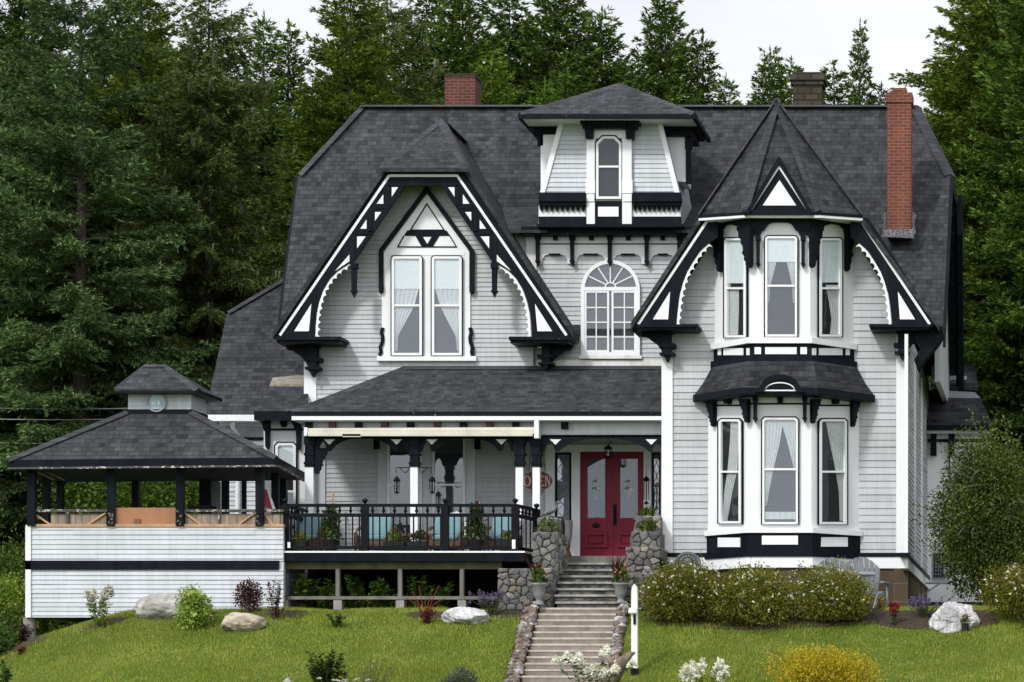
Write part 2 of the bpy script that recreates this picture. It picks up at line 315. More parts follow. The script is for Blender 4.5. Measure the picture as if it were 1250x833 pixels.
class MB:
    def __init__(s): s.v = []; s.f = []
    def face(s, pts):
        i = len(s.v); s.v += [Vector(p) for p in pts]; s.f.append(list(range(i, i + len(pts)))); return s
    def prism(s, pts, vec):
        n = len(pts); i = len(s.v); vec = Vector(vec)
        s.v += [Vector(p) for p in pts] + [Vector(p) + vec for p in pts]
        s.f.append(list(range(i, i + n))); s.f.append([i + n + k for k in reversed(range(n))])
        for k in range(n):
            j = (k + 1) % n; s.f.append([i + j, i + k, i + n + k, i + n + j])
        return s
    def box(s, x0, x1, y0, y1, z0, z1):
        return s.prism([(x0, y0, z0), (x1, y0, z0), (x1, y0, z1), (x0, y0, z1)], (0, y1 - y0, 0))
    def pbox(s, px0, py0, px1, py1, y0, y1):
        a, b = W(px0, py1, y0), W(px1, py0, y0); return s.box(a.x, b.x, y0, y1, a.z, b.z)
    def fprism(s, F, pxs, w0, w1):
        return s.prism([F.pt(x, y, w1) for x, y in pxs], F.n3() * (w0 - w1))
    def frect(s, F, x0, y0, x1, y1, w0, w1):
        return s.fprism(F, [(x0, y1), (x1, y1), (x1, y0), (x0, y0)], w0, w1)
    def fband(s, F, pa, pb, w0, w1, closed=False):
        n = len(pa); i = len(s.v); back = F.n3() * (w0 - w1)
        A = [F.pt(x, y, w1) for x, y in pa]; B = [F.pt(x, y, w1) for x, y in pb]
        s.v += A + B + [p + back for p in A] + [p + back for p in B]
        for k in range(n if closed else n - 1):
            j = (k + 1) % n
            s.f += [[i + k, i + j, i + n + j, i + n + k], [i + 2 * n + j, i + 2 * n + k, i + 3 * n + k, i + 3 * n + j],
                    [i + j, i + k, i + 2 * n + k, i + 2 * n + j], [i + n + k, i + n + j, i + 3 * n + j, i + 3 * n + k]]
        if not closed:
            s.f += [[i, i + n, i + 3 * n, i + 2 * n], [i + n - 1, i + 3 * n - 1, i + 4 * n - 1, i + 2 * n - 1]]
        return s
    def stroke(s, F, path, wd, w0, w1, closed=False):
        return s.fband(F, miter(path, wd / 2, closed), miter(path, -wd / 2, closed), w0, w1, closed)
    def tube(s, pts, r, n=6, cap=True):
        pts = [Vector(p) for p in pts]; rs = r if isinstance(r, (list, tuple)) else [r] * len(pts)
        i0 = len(s.v); ref = Vector((.31, .52, .79))
        for k, p in enumerate(pts):
            d = (pts[min(k + 1, len(pts) - 1)] - pts[max(k - 1, 0)]).normalized()
            a = d.cross(ref)
            if a.length < .05: a = d.cross(Vector((1, 0, 0)))
            a.normalize(); b = d.cross(a)
            for q in range(n):
                t = 2 * math.pi * q / n; s.v.append(p + (a * math.cos(t) + b * math.sin(t)) * rs[k])
        for k in range(len(pts) - 1):
            for q in range(n):
                q2 = (q + 1) % n; s.f.append([i0 + k * n + q, i0 + k * n + q2, i0 + (k + 1) * n + q2, i0 + (k + 1) * n + q])
        if cap:
            s.f.append([i0 + q for q in reversed(range(n))]); s.f.append([i0 + (len(pts) - 1) * n + q for q in range(n)])
        return s
    def lathe(s, c, prof, n=14):
        c = Vector(c); i0 = len(s.v)
        for r, z in prof:
            for q in range(n):
                t = 2 * math.pi * q / n; s.v.append(c + Vector((r * math.cos(t), r * math.sin(t), z)))
        for k in range(len(prof) - 1):
            for q in range(n):
                q2 = (q + 1) % n; s.f.append([i0 + k * n + q, i0 + k * n + q2, i0 + (k + 1) * n + q2, i0 + (k + 1) * n + q])
        s.f.append([i0 + q for q in reversed(range(n))]); s.f.append([i0 + (len(prof) - 1) * n + q for q in range(n)])
        return s
    def ball(s, c, r, sub=1, sc=(1, 1, 1), jit=0, rot=0, rnd=random):
        bm = bmesh.new(); bmesh.ops.create_icosphere(bm, subdivisions=sub, radius=1)
        i0 = len(s.v); c = Vector(c); cr, sr = math.cos(rot), math.sin(rot)
        for v in bm.verts:
            p = v.co * (1 + rnd.uniform(-jit, jit)); p = Vector((p.x * sc[0], p.y * sc[1], p.z * sc[2])) * r
            s.v.append(c + Vector((p.x * cr - p.z * sr, p.y, p.x * sr + p.z * cr)))
        for f in bm.faces: s.f.append([i0 + v.index for v in f.verts])
        bm.free(); return s
    def build(s, name, mat, parent=None, smooth=False, recalc=True, origin=None, kind=None):
        off = worigin(parent) if parent is not None else Vector((0, 0, 0))
        loc = None
        if parent is None:
            if origin is None:
                xs = [v.x for v in s.v]; ys = [v.y for v in s.v]; zs = [v.z for v in s.v]
                origin = Vector(((min(xs) + max(xs)) / 2, (min(ys) + max(ys)) / 2, min(zs)))
            off = Vector(origin); loc = off
        me = bpy.data.meshes.new(name); me.from_pydata([tuple(v) for v in s.v], [], s.f)
        if recalc:
            bm = bmesh.new(); bm.from_mesh(me); bmesh.ops.recalc_face_normals(bm, faces=bm.faces[:]); bm.to_mesh(me); bm.free()
        uvl = me.uv_layers.new(name='UVMap'); Z = Vector((0, 0, 1))
        for p in me.polygons:
            n = p.normal
            if abs(n.z) > .97: t, b = Vector((1, 0, 0)), Vector((0, 1, 0))
            else:
                t = Z.cross(n); t.normalize(); b = n.cross(t)
            for li in p.loop_indices:
                co = me.vertices[me.loops[li].vertex_index].co
                uvl.data[li].uv = (co.dot(t), co.dot(b))
            p.use_smooth = smooth
        me.transform(Matrix.Translation(-off))
        o = link_mesh(name, me, mat, parent, loc)
        if kind: o['kind'] = kind
        return o
def islands(mb):
    par = list(range(len(mb.v)))
    def find(a):
        while par[a] != a: par[a] = par[par[a]]; a = par[a]
        return a
    for f in mb.f:
        r = find(f[0])
        for q in f[1:]: par[find(q)] = r
    gs = {}
    for f in mb.f: gs.setdefault(find(f[0]), []).append(f)
    res = []
    for fs in gs.values():
        m = MB(); mp = {}
        for f in fs:
            for q in f:
                if q not in mp: mp[q] = len(m.v); m.v.append(mb.v[q])
            m.f.append([mp[q] for q in f])
        res.append(m)
    return res
def boards(mb, F, polys, pitch=.106, lap=.019, w=0.0, z0=0.0):
    P = [[F.uz(*p) for p in poly] for poly in polys]
    zs = [z for poly in P for _, z in poly]; lo, hi = min(zs), max(zs)
    rows = []; k = math.floor((lo - z0) / pitch)
    while z0 + k * pitch < hi: rows.append(z0 + k * pitch); k += 1
    cuts = sorted(set([round(z, 5) for z in zs] + [round(r, 5) for r in rows if r > lo]))
    def xs(z):
        o = []
        for poly in P:
            for (u1, z1), (u2, z2) in zip(poly, poly[1:] + poly[:1]):
                if (z1 <= z < z2) or (z2 <= z < z1): o.append(u1 + (u2 - u1) * (z - z1) / (z2 - z1))
        return sorted(o)
    for za, zb in zip(cuts, cuts[1:]):
        if zb - za < 1e-4: continue
        r = z0 + math.floor((za + 1e-5 - z0) / pitch) * pitch
        wa = w + lap * (1 - (za - r) / pitch); wb = w + lap * (1 - (zb - r) / pitch)
        a, b = xs(za + 1e-5), xs(zb - 1e-5)
        if len(a) != len(b): continue
        for i in range(0, len(a) - 1, 2):
            span = max(b[i + 1] - b[i], a[i + 1] - a[i]); key = round(r, 3); rb = random.Random(int(key * 1000) * 7 + 13 * i)
            js = []; u = rb.uniform(.6, 3.2)
            while u < span - .4: js.append(u / span); u += rb.uniform(1.6, 4.2)
            ts = [0] + js + [1]
            for t0, t1 in zip(ts, ts[1:]):
                jt = rb.uniform(-.0035, .0035); j2 = jt + rb.uniform(-.003, .003); la = lambda t: a[i] + (a[i + 1] - a[i]) * t; lb = lambda t: b[i] + (b[i + 1] - b[i]) * t
                q = [F.loc(la(t0), za, wa + jt), F.loc(la(t1), za, wa + j2), F.loc(lb(t1), zb, wb + j2), F.loc(lb(t0), zb, wb + jt)]
                i0 = len(mb.v); mb.face(q)
                if abs(za - r) < 1e-3: mb.v += [F.loc(la(t0), za, w - .01), F.loc(la(t1), za, w - .01)]; mb.f.append([i0 + 4, i0 + 5, i0 + 1, i0])
    return mb
def clip_poly(P, n, c):
    out = []
    for i in range(len(P)):
        a, b = P[i], P[(i + 1) % len(P)]; da, db = a[0] * n[0] + a[1] * n[1] - c, b[0] * n[0] + b[1] * n[1] - c
        if da <= 0: out.append(a)
        if (da < 0) != (db < 0): t = da / (da - db); out.append((a[0] + (b[0] - a[0]) * t, a[1] + (b[1] - a[1]) * t))
    return out
def stones(mb, F, x0, y0, x1, y1, size=.26, w=.0, rnd=random, gap=.011):
    """field stones bedded in the face: irregular many-sided stones over the px rectangle"""
    u0, zt = F.uz(x0, y0); u1, zb = F.uz(x1, y1); sx, sy = size * 1.1, size * .72; seeds = []
    nr = max(1, round((zt - zb) / sy)); sy = (zt - zb) / nr
    for r in range(nr):
        nc = max(1, round((u1 - u0) / sx * rnd.uniform(.8, 1.2))); 
        for c in range(nc): seeds.append((u0 + (u1 - u0) * (c + .5 + rnd.uniform(-.36, .36) + (.25 if r % 2 else -.25) * (nc > 1)) / nc, zb + (r + .5 + rnd.uniform(-.34, .34)) * sy))
    for i, (a, b) in enumerate(seeds):
        P = [(u0, zb), (u1, zb), (u1, zt), (u0, zt)]
        for j, (c, d) in enumerate(seeds):
            if i == j or abs(a - c) > size * 3 or abs(b - d) > size * 3: continue
            n = (c - a, d - b); L = math.hypot(*n)
            if L < 1e-6: continue
            n = (n[0] / L, n[1] / L); P = clip_poly(P, n, n[0] * (a + c) / 2 + n[1] * (b + d) / 2 - gap * rnd.uniform(.6, 1.4))
            if len(P) < 3: break
        if len(P) < 3: continue
        m = (sum(p[0] for p in P) / len(P), sum(p[1] for p in P) / len(P)); Q = []
        for k in range(len(P)):      # cut the corners and roughen
            p, q = P[k], P[(k + 1) % len(P)]
            for t in (.16, .5, .84): Q.append((p[0] + (q[0] - p[0]) * t + rnd.uniform(-.006, .006), p[1] + (q[1] - p[1]) * t + rnd.uniform(-.006, .006)))
        n = len(Q); i0 = len(mb.v); dep = rnd.uniform(.03, .075); tx, tz = rnd.uniform(-.12, .12), rnd.uniform(-.12, .12)
        for sc_, ww in ((1.0, -.02), (1.0, dep * .45), (.90, dep * .85), (.62, dep)):
            for (p, q) in Q:
                du, dv = (p - m[0]) * sc_, (q - m[1]) * sc_; e = (rnd.uniform(-.006, .006) + du * tx + dv * tz) if ww > 0 else 0
                mb.v.append(F.loc(m[0] + du, m[1] + dv, w + ww + e))
        mb.v.append(F.loc(m[0], m[1], w + dep + rnd.uniform(-.008, .012)))
        for r in range(3):
            for k in range(n):
                k2 = (k + 1) % n; mb.f.append([i0 + r * n + k, i0 + r * n + k2, i0 + (r + 1) * n + k2, i0 + (r + 1) * n + k])
        for k in range(n): mb.f.append([i0 + 3 * n + k, i0 + 3 * n + (k + 1) % n, i0 + 4 * n])
    return mb
def curtain(F, rows, w, amp=.010, folds=5, n=28):
    mb = MB(); i0 = 0; ph = random.uniform(0, 6)
    ys = np.linspace(rows[0][0], rows[-1][0], 18)
    for y in ys:
        xl = float(np.interp(y, [r[0] for r in rows], [r[1] for r in rows])); xr = float(np.interp(y, [r[0] for r in rows], [r[2] for r in rows]))
        for k in range(n):
            t = k / (n - 1)
            mb.v.append(F.pt(xl + (xr - xl) * t, y, w + amp * math.sin(t * folds * 6.283 + ph + .5 * math.sin(y * .05))))
    for r in range(len(ys) - 1):
        for k in range(n - 1):
            a = r * n + k; mb.f.append([a, a + n, a + n + 1, a + 1])
    return mb
# ---------------------------------------------------------------- the house
BASE = W(700, 740, 1.5)
house = empty('victorian_house', 'grey clapboard Victorian house with black trim, steep shingled gables and a red double door', 'house', (BASE.x, 0, 4.25))
def part(mb, name, mat, parent=None, **kw): return mb.build(name, mat, parent or house, **kw)
def each(mb, name, mat, parent=None, **kw):
    """every loose piece a part of its own"""
    return [m.build(name, mat, parent or house, **kw) for m in islands(mb)][0]
def sash(F, x0, y0, x1, y1, rail=None, w=.05, fr=2.6, ch=2.0, outline=1.4, blind=None, curt=(), glass=None, room=None, lace=None, parent=None):
    def ring(e):
        c = max(.3, ch - e * .5)
        return [(x0 + e, y1 - e), (x0 + e, y0 + e + c), (x0 + e + c, y0 + e), (x1 - e - c, y0 + e), (x1 - e, y0 + e + c), (x1 - e, y1 - e)]
    mb = MB(); mb.fband(F, ring(0), ring(fr), w - .03, w + .03, True)
    if rail: mb.frect(F, x0 + fr, rail - 1.2, x1 - fr, rail + 1.2, w - .02, w + .022)
    win = part(mb, 'window', WHITE, parent)
    if outline:
        part(MB().stroke(F, ring(-outline * .6), outline, w - .03, w + .012), 'black_surround', BLACK, win)
    part(MB().face([F.pt(x, y, w) for x, y in ring(fr - .3)]), 'pane', glass or GLASS, win, recalc=False)
    part(MB().frect(F, x0 + .5, y0 + .5, x1 - .5, y1 - .5, w - .05, w - .04), 'painted_dark_room', room or ROOM, win)
    if blind: part(MB().frect(F, x0 + fr - .5, y0 + fr - .5, x1 - fr + .5, blind, w - .016, w - .014), 'roller_blind', BLIND, win)
    for rows in curt:
        part(curtain(F, rows, w - .026), 'curtain', lace or LACE, win, smooth=True, recalc=False)
    return win
# ---- main roof
PR = W(441, 131, 6.5); PE = W(341, 400, 2.5); dzy = (PR.z - PE.z) / 4.0
RN = Vector((0, -dzy, 1)).normalized()
def on_roof(px, py): return hit(px, py, PR, RN)
def mir(p): return Vector((p.x, 13 - p.y, p.z))
rl, rr = PR.copy(), W(1118, 131, 6.5)
hl, hr = on_roof(364, 214), on_roof(1160, 216)
hl.z = hr.z = (hl.z + hr.z) / 2; hl.y = hr.y = PR.y - (PR.z - hl.z) / dzy
vl, vr = on_roof(341, 402), on_roof(1151, 402)
mb = MB(); TH = Vector((0, 0, -.14))
mb.prism([vl, vr, hr, rr, rl, hl], TH)
roof = part(mb, 'main_roof', SHING)
mb = MB(); mb.prism([mir(vl), mir(hl), rl, rr, mir(hr), mir(vr)], TH); part(mb, 'rear_slope', SHING, roof)
mb = MB(); mb.prism([hl, rl, mir(hl)], TH); mb.prism([hr, mir(hr), rr], TH); part(mb, 'hip_end', SHING, roof)
def cap(mb, a, b, wd=.16, up=.025):
    a, b = Vector(a), Vector(b); d = (b - a).normalized(); s = d.cross(Vector((0, 0, 1))).normalized()
    u = Vector((0, 0, up)); dn = Vector((0, 0, -.05))
    mb.face([a + s * wd + dn, b + s * wd + dn, b + u, a + u]); mb.face([a + u, b + u, b - s * wd + dn, a - s * wd + dn]); return mb
mb = MB(); up = Vector((0, 0, .03))
cap(mb, rl + up, rr + up); cap(mb, hl + up, rl + up); cap(mb, hr + up, rr + up)
part(mb, 'ridge_cap', HIPCAP, roof, recalc=False)
# kicked eave beside the dormer
mb = MB(); q0 = on_roof(0, 256); 
for xa, xb in ((596, 668), (826, 900)):
    a, b = W(xa, 281, 2.06), W(xb, 281, 2.06); c, d = on_roof(xb, 254), on_roof(xa, 254); o = Vector((0, -.01, .02))
    mb.prism([a, b, c + o, d + o], (0, 0, -.07))
each(mb, 'kicked_eave', SHING, roof)
# side gable walls and verge boards
xr = vr.x - .16
gw = MB(); 
zb5 = W(0, 474, 6).z; pts = [(4.6, on_roof(1155, 300).z), (hr.y, hr.z - .15), (13 - hr.y, hr.z - .15), (13 - vr.y - .2, vr.z - .2), (13 - vr.y - .2, zb5), (4.6, zb5)]
gw.prism([(xr, y, z) for y, z in pts], (-.12, 0, 0)); xl = vl.x + .45
gw.prism([(xl, y, z) for y, z in [(vr.y + .2, vr.z - .2), (hr.y, hr.z - .15), (13 - hr.y, hr.z - .15), (13 - vr.y - .2, vr.z - .2)]], (.12, 0, 0))
gwo = each(gw, 'side_gable_wall', CLAP)
mb = MB()
for a, b in ((vr, hr), (mir(vr), mir(hr))):
    n = Vector((.10, 0, 0)); d = Vector((0, 0, -.42))
    mb.prism([a + Vector((0, 0, .02)), b + Vector((0, 0, .02)), b + d, a + d], (.06, 0, 0))
mb.prism([hr + Vector((0, 0, .02)), mir(hr) + Vector((0, 0, .02)), mir(hr) + Vector((0, 0, -.3)), hr + Vector((0, 0, -.3))], (.06, 0, 0))
for a, b in ((vl, hl), (mir(vl), mir(hl))):
    d = Vector((0, 0, -.3)); mb.prism([a, b, b + d, a + d], (-.06, 0, 0))
each(mb, 'verge_board', BLACK, roof)
mb = MB(); a, b = mir(vr), mir(hr)   # deep rear verge seen past the gable wall
mb.prism([a + Vector((.07, 0, 0)), b + Vector((.07, 0, 0)), b + Vector((.07, -.1, -1.0)), a + Vector((.07, -.3, -.9))], (.13, 0, 0))
part(mb, 'rear_verge_board', BLACK, roof)
F_ = Face(1151, 3.4, 1163, 6)
# ---- chimneys
def chimney(px0, py0, px1, py1, y, dep, mat, flare, cap_mat, cuts=None, fname='chimney'):
    mb = MB().pbox(px0, py0, px1, py1, y, y + dep); c = part(mb, fname, mat)
    m2 = MB()
    for (a, b, e) in flare: m2.pbox(px0 - e, a, px1 + e, b, y - e * .02, y + dep + e * .02)
    each(m2, 'chimney_cap', cap_mat, c); return c
chimney(543, 93, 580, 145, 7.0, .75, BRICKO, [(90, 94, .8)], CHSTONE)
chimney(968, 96, 1003, 150, 7.6, .7, CHSTONE, [(88, 91, 1), (91, 98, 4), (98, 103, 2)], CHSTONE)
yc = on_roof(1096, 288).y - .5
chimney(1083, 122, 1112, 289, yc, .62, BRICK, [(113, 125, 1.6)], BRICK)
part(MB().pbox(1089, 107.5, 1106.5, 113, yc + .1, yc + .5), 'chimney_pot', BRICK)
mb = MB()
mb.face([W(1076, 289, yc - .06), W(1116, 291, yc - .06), W(1114, 280, yc - .03), W(1081, 280, yc - .03)])
for s, x in ((-1, 1082), (1, 1113)):
    pts = [(x, 290), (x + s * 5, 284), (x + s * 3, 272), (x + s * 6, 262), (x + s * 1, 258)]
    f = FR(yc - .03); mb.fprism(f, pts, -.02, 0)
part(mb, 'chimney_flashing', paint('crinkled_lead', (.07, .072, .08), .35, .5, 18, metal=.5, bump=.02, bscale=24))
# ---- left gable (jerkinhead) on the wall y = 2.4
FL_ = FR(2.4); FB = FR(1.7); AX = 516.5
def both(pts): return pts + [(2 * AX - x, y) for x, y in reversed(pts)]
def mirp(pts, ax=None): return [(2 * (ax or AX) - x, y) for x, y in reversed(pts)]
mb = MB(); boards(mb, FL_, [[(372, 505), (372, 402), (384, 370), (478, 224), (516, 214), (560, 224), (651, 356), (651, 505)]])
lg = part(mb, 'gable_wall', CLAP, recalc=False)
part(MB().fprism(FL_, [(372, 505), (372, 402), (384, 370), (478, 224), (516, 214), (560, 224), (651, 356), (651, 505)], -.12, -.02), 'sheathing', CLAP, lg)
part(MB().frect(FL_, 371, 436, 386, 530, -.1, .045), 'corner_board', WHITE)
def gable_roof(v0, v1, u1, u0, yv, apy, yb, name):
    """verge lines (left bottom, left top, right top, right bottom) at depth yv; ridge py gives its start"""
    A0, A1, B1, B0 = [W(p[0], p[1], yv) for p in (v0, v1, u1, u0)]
    m1 = (A1.z - A0.z) / (A1.x - A0.x); m2 = (B1.z - B0.z) / (B1.x - B0.x)
    xr = (B0.z - A0.z + m1 * A0.x - m2 * B0.x) / (m1 - m2); zr = A0.z + m1 * (xr - A0.x)
    ya = (zr - OZ) / ((CY - apy) * S) * D - D
    ap = Vector((xr, ya, zr)); apb = Vector((xr, yb, zr)); bk = lambda p, y: Vector((p.x, y, p.z))
    t = Vector((0, 0, -.16))
    mb = MB(); mb.prism([A0, A1, ap, apb, bk(A0, yv + 1.4)], t); mb.prism([B0, bk(B0, yv + 1.4), apb, ap, B1], t)
    r = part(mb, name, SHING)
    return r, A1, B1, ap, apb
gr, A1, B1, ap, apb = gable_roof((333, 404), (469, 203), (568, 203), (699, 403), 1.62, 147, 6.4, 'left_gable_roof')
part(MB().prism([A1 + Vector((-.1, -.12, -.05)), B1 + Vector((.1, -.12, -.05)), ap], (0, 0, -.10)), 'gable_hip', SHING, gr)
mb = MB(); u = Vector((0, -.01, .03)); cap(mb, A1 + u, ap + u, .12); cap(mb, B1 + u, ap + u, .12); cap(mb, ap + u, apb + u, .12); part(mb, 'ridge_cap', HIPCAP, gr, recalc=False)
half = [(338, 411), (335.5, 405), (470, 205)]
inner = [(495, 226), (434, 317), (426, 322), (412, 331), (402, 341), (394, 354), (389, 368), (386, 382), (384.5, 398), (384, 411)]
mb = MB(); 
L = half; Rr = mirp(half); Li = inner; Ri = [(2 * AX - x, y) for x, y in inner]
mb.fprism(FB, [(338, 411), (335.5, 405), (470, 205), (495, 226), (434, 317), (426, 322), (412, 331), (402, 341), (394, 354), (389, 368), (386, 382), (384.5, 398), (384, 411)], -.07, 0)
mb.fprism(FB, [(2 * AX - x, y) for x, y in [(338, 411), (335.5, 405), (470, 205), (495, 226), (434, 317), (426, 322), (412, 331), (402, 341), (394, 354), (389, 368), (386, 382), (384.5, 398), (384, 411)]], -.07, 0)
mb.fprism(FB, [(470, 205), (2 * AX - 470, 205), (2 * AX - 495, 226.2), (495, 226.2)], -.075, -.003)
# raised steps between the cut-outs
for pts, wd in (([(474, 226), (474, 252)], 4), ([(452, 256), (452, 284)], 4), ([(430, 286), (430, 321)], 6), ([(456, 253), (476, 253)], 4), ([(434, 284), (455, 284)], 4), ([(474, 226.5), (492, 226.5)], 3)):
    mb.stroke(FB, pts, wd, 0, .015); mb.stroke(FB, [(2 * AX - x, y) for x, y in pts], wd, 0, .015)
barge = part(mb, 'bargeboard', BLACK, gr)
mb = MB(); mb.stroke(FB, both([(341.5, 409.5), (475, 214.5)]), 3.2, 0, .02)
each(mb, 'white_moulding', WHITE, barge)
mb = MB()
for t in ([(478.2, 228.8), (485.9, 228.8), (478.2, 240.2)], [(467.9, 237.4), (467.9, 248.9), (459.9, 248.9)], [(457.8, 259), (465.3, 259), (457.8, 269.8)], [(447.4, 268.3), (447.4, 279.4), (439.8, 279.4)],
          [(435.9, 288.9), (446.3, 288.9), (435.9, 303.3)], [(426.5, 311), (426.5, 319), (409, 331), ], [(359, 404.5), (380, 371), (377, 404.5)]):
    mb.fprism(FB, t, -.01, .008); mb.fprism(FB, [(2 * AX - x, y) for x, y in t], -.01, .008)
each(mb, 'white_inset', WHITE, barge)
def scallop(mb, F, path, base, amp, per, w0, w1, side):
    P = [Vector(p) for p in path]; seg = [(b - a).length for a, b in zip(P, P[1:])]; L = sum(seg); n = int(L / 1.0) + 1; outer = []; inn = []
    cnt = max(1, round(L / per))
    for i in range(n + 1):
        s = L * i / n; k = 0; r = s
        while k < len(seg) - 1 and r > seg[k]: r -= seg[k]; k += 1
        d = (P[k + 1] - P[k]).normalized(); p = P[k] + d * r; nn = Vector((-d.y, d.x)) * side
        outer.append(tuple(p)); ph = (s / L * cnt) % 1.0; off = base + amp * (1 - math.sqrt(max(0, 1 - (2 * ph - 1) ** 2)))
        inn.append(tuple(p + nn * off))
    return mb.fband(F, outer, inn, w0, w1)
arc = [(428, 320), (413, 330), (403, 340.5), (395, 354), (390, 368), (387, 382), (385.5, 398), (385, 411)]
mb = MB(); scallop(mb, FB, arc, 2.6, 4.2, 9.2, -.05, -.02, -1); scallop(mb, FB, [(2 * AX - x, y) for x, y in arc], 2.6, 4.2, 9.2, -.05, -.02, 1)
each(mb, 'scalloped_trim', WHITE, barge)
mb = MB()
for x0, x1 in ((336, 416), (621, 696)): mb.pbox(x0, 411, x1, 415, 1.6, 2.4); mb.pbox(x0 + 2, 415, x1 - 2, 419, 1.66, 2.4)
each(mb, 'eave_shelf', BLACK_OLD, barge)
def pendant(mb, F, xc, yt, yb, wd, w0=-.04, w1=.1, heads=1):
    mb.frect(F, xc - wd * .85, yt, xc + wd * .85, yt + (yb - yt) * .16, w0, w1 + .03)
    mb.fprism(F, [(xc - wd * .6, yt + (yb - yt) * .16), (xc + wd * .6, yt + (yb - yt) * .16), (xc + wd * .5, yb - wd * 1.1), (xc, yb), (xc - wd * .5, yb - wd * 1.1)], w0, w1)
    mb.frect(F, xc - wd * .72, yb - wd * 1.8, xc + wd * .72, yb - wd * 1.25, w0, w1 + .02); return mb
for x in (431.5, 2 * AX - 430): part(pendant(MB(), FB, x, 321, 363, 5), 'pendant', BLACK, barge)
def cross_bracket(F, xc, yt, yb, side, name='bracket'):
    mb = MB(); mb.frect(F, xc - 5, yt, xc + 5, yb - 8, 0, .28); mb.fprism(F, [(xc - 4, yb - 8), (xc + 4, yb - 8), (xc, yb)], .02, .26)
    h = yb - yt
    mb.frect(F, xc - 10, yt + h * .42, xc + 10, yt + h * .54, .0, .31); mb.frect(F, xc - 9, yt + h * .70, xc + 9, yt + h * .78, .0, .31); mb.frect(F, xc - 7, yt, xc + 7, yt + h * .10, .0, .33)
    pr = [(xc + side * 5, yt + 2), (xc + side * 32, yt + 2), (xc + side * 31, yt + 8), (xc + side * 24, yt + 9), (xc + side * 19, yt + 13), (xc + side * 13, yt + 17), (xc + side * 8, yt + 22), (xc + side * 5, yt + 29)]
    mb.fprism(F, pr, .04, .16); return mb
part(cross_bracket(FR(2.35), 381, 419, 460, -1), 'bracket', BLACK)
part(cross_bracket(FR(2.35), 666, 419, 452, 1), 'bracket', BLACK)
# window bay of the left gable
mb = MB(); mb.fprism(FL_, [(466, 436), (466, 306), (520.5, 233), (574, 306), (574, 436)], .0, .055)
mb.frect(FL_, 474, 308, 567, 312, .055, .065)
cas = part(mb, 'window_casing', WHITE)
part(MB().frect(FL_, 460, 435, 581, 440.5, .0, .12), 'window_sill', WHITE, cas)
part(MB().stroke(FL_, [(465, 357), (465, 306), (520.5, 231), (575.5, 306), (575.5, 357)], 5.2, .0, .13), 'black_hood', BLACK, cas)
mb = MB()
for x in (465, 575.5): mb.fprism(FL_, [(x - 3.2, 350), (x + 3.2, 350), (x + 2, 354), (x, 358.5), (x - 2, 354)], .0, .15)
for x, s in ((467, -1), (573.5, 1)):
    mb.stroke(FL_, [(x, 400), (x + s * 1.5, 406), (x - s * 0, 412), (x - s * -.5, 418), (x + s * 3, 424), (x + s * 2, 430), (x + s * 4, 434)], 4, .0, .10)
each(mb, 'scroll', BLACK, cas)
mb = MB(); w0, w1 = .055, .072
mb.stroke(FL_, [(521, 249), (501, 281), (542, 281)], 1.4, w0, w1, True); mb.fprism(FL_, [(497, 281.5), (545, 281.5), (549.5, 288), (493, 288)], w0, w1)
mb.stroke(FL_, [(493, 288), (485.5, 301.5), (557, 301.5), (549, 288)], 1.4, w0, w1)
mb.fprism(FL_, [(507, 288), (536, 288), (527.5, 302), (515, 302)], w0, w1 + .003)
part(mb, 'pediment_trim', BLACK, cas)
part(MB().fprism(FL_, [(516.5, 289.5), (526.5, 289.5), (521.5, 298)], .07, .082), 'pediment_inset', WHITE, cas)
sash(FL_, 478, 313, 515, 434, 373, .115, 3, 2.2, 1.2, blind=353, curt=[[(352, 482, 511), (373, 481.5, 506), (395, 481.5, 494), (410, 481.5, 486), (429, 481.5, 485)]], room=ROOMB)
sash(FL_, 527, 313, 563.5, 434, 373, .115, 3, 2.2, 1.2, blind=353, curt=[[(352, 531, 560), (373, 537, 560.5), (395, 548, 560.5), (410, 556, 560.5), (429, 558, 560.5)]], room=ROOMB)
# ---- centre wall, frieze and arched window at y = 2.55
FC = FR(2.55)
mb = MB(); boards(mb, FC, [[(628, 455), (628, 284), (862, 284), (862, 455)]]); part(mb, 'centre_wall', CLAP, recalc=False)
part(MB().frect(FC, 620, 284, 870, 700, -.14, -.03), 'sheathing', CLAP)
part(MB().frect(FC, 642, 284, 655, 345, -.02, .06), 'corner_board', WHITE_OLD)
prof = [(655, 287), (655, 322)]
xs_ = [656, 698, 744, 789, 829]
for a, b in zip(xs_, xs_[1:]):
    prof += [(a + 5, 322), (a + 6, 316), (a + 9, 312), (a + 14, 310.5), (b - 14, 310.5), (b - 9, 312), (b - 6, 316), (b - 5, 322)]
prof += [(829, 322), (829, 287)]
mb = MB().fprism(FC, prof, .0, .06); fr = part(mb, 'frieze', WHITE)
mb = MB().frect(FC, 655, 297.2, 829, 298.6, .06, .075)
for a, b in zip(xs_, xs_[1:]): mb.frect(FC, a + 14, 309.6, b - 14, 311.8, .06, .08)  # short black strips draw the shadow line under the frieze lobes
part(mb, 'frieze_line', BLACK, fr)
for x in xs_: part(pendant(MB(), FC, x, 286, 325, 4, .04, .17), 'frieze_bracket', BLACK, fr)
for x in (677.5, 721.5, 766.5, 808.5): part(MB().frect(FC, x - 2.6, 286, x + 2.6, 293, .06, .16), 'frieze_block', BLACK, fr)
mb = MB().pbox(634, 279.5, 872, 286.5, 2.14, 2.5); each(mb, 'gutter', BLACK_OLD)
mb = MB().pbox(636, 276.5, 872, 279.5, 2.08, 2.5); part(mb, 'gutter_lip', BLACK)
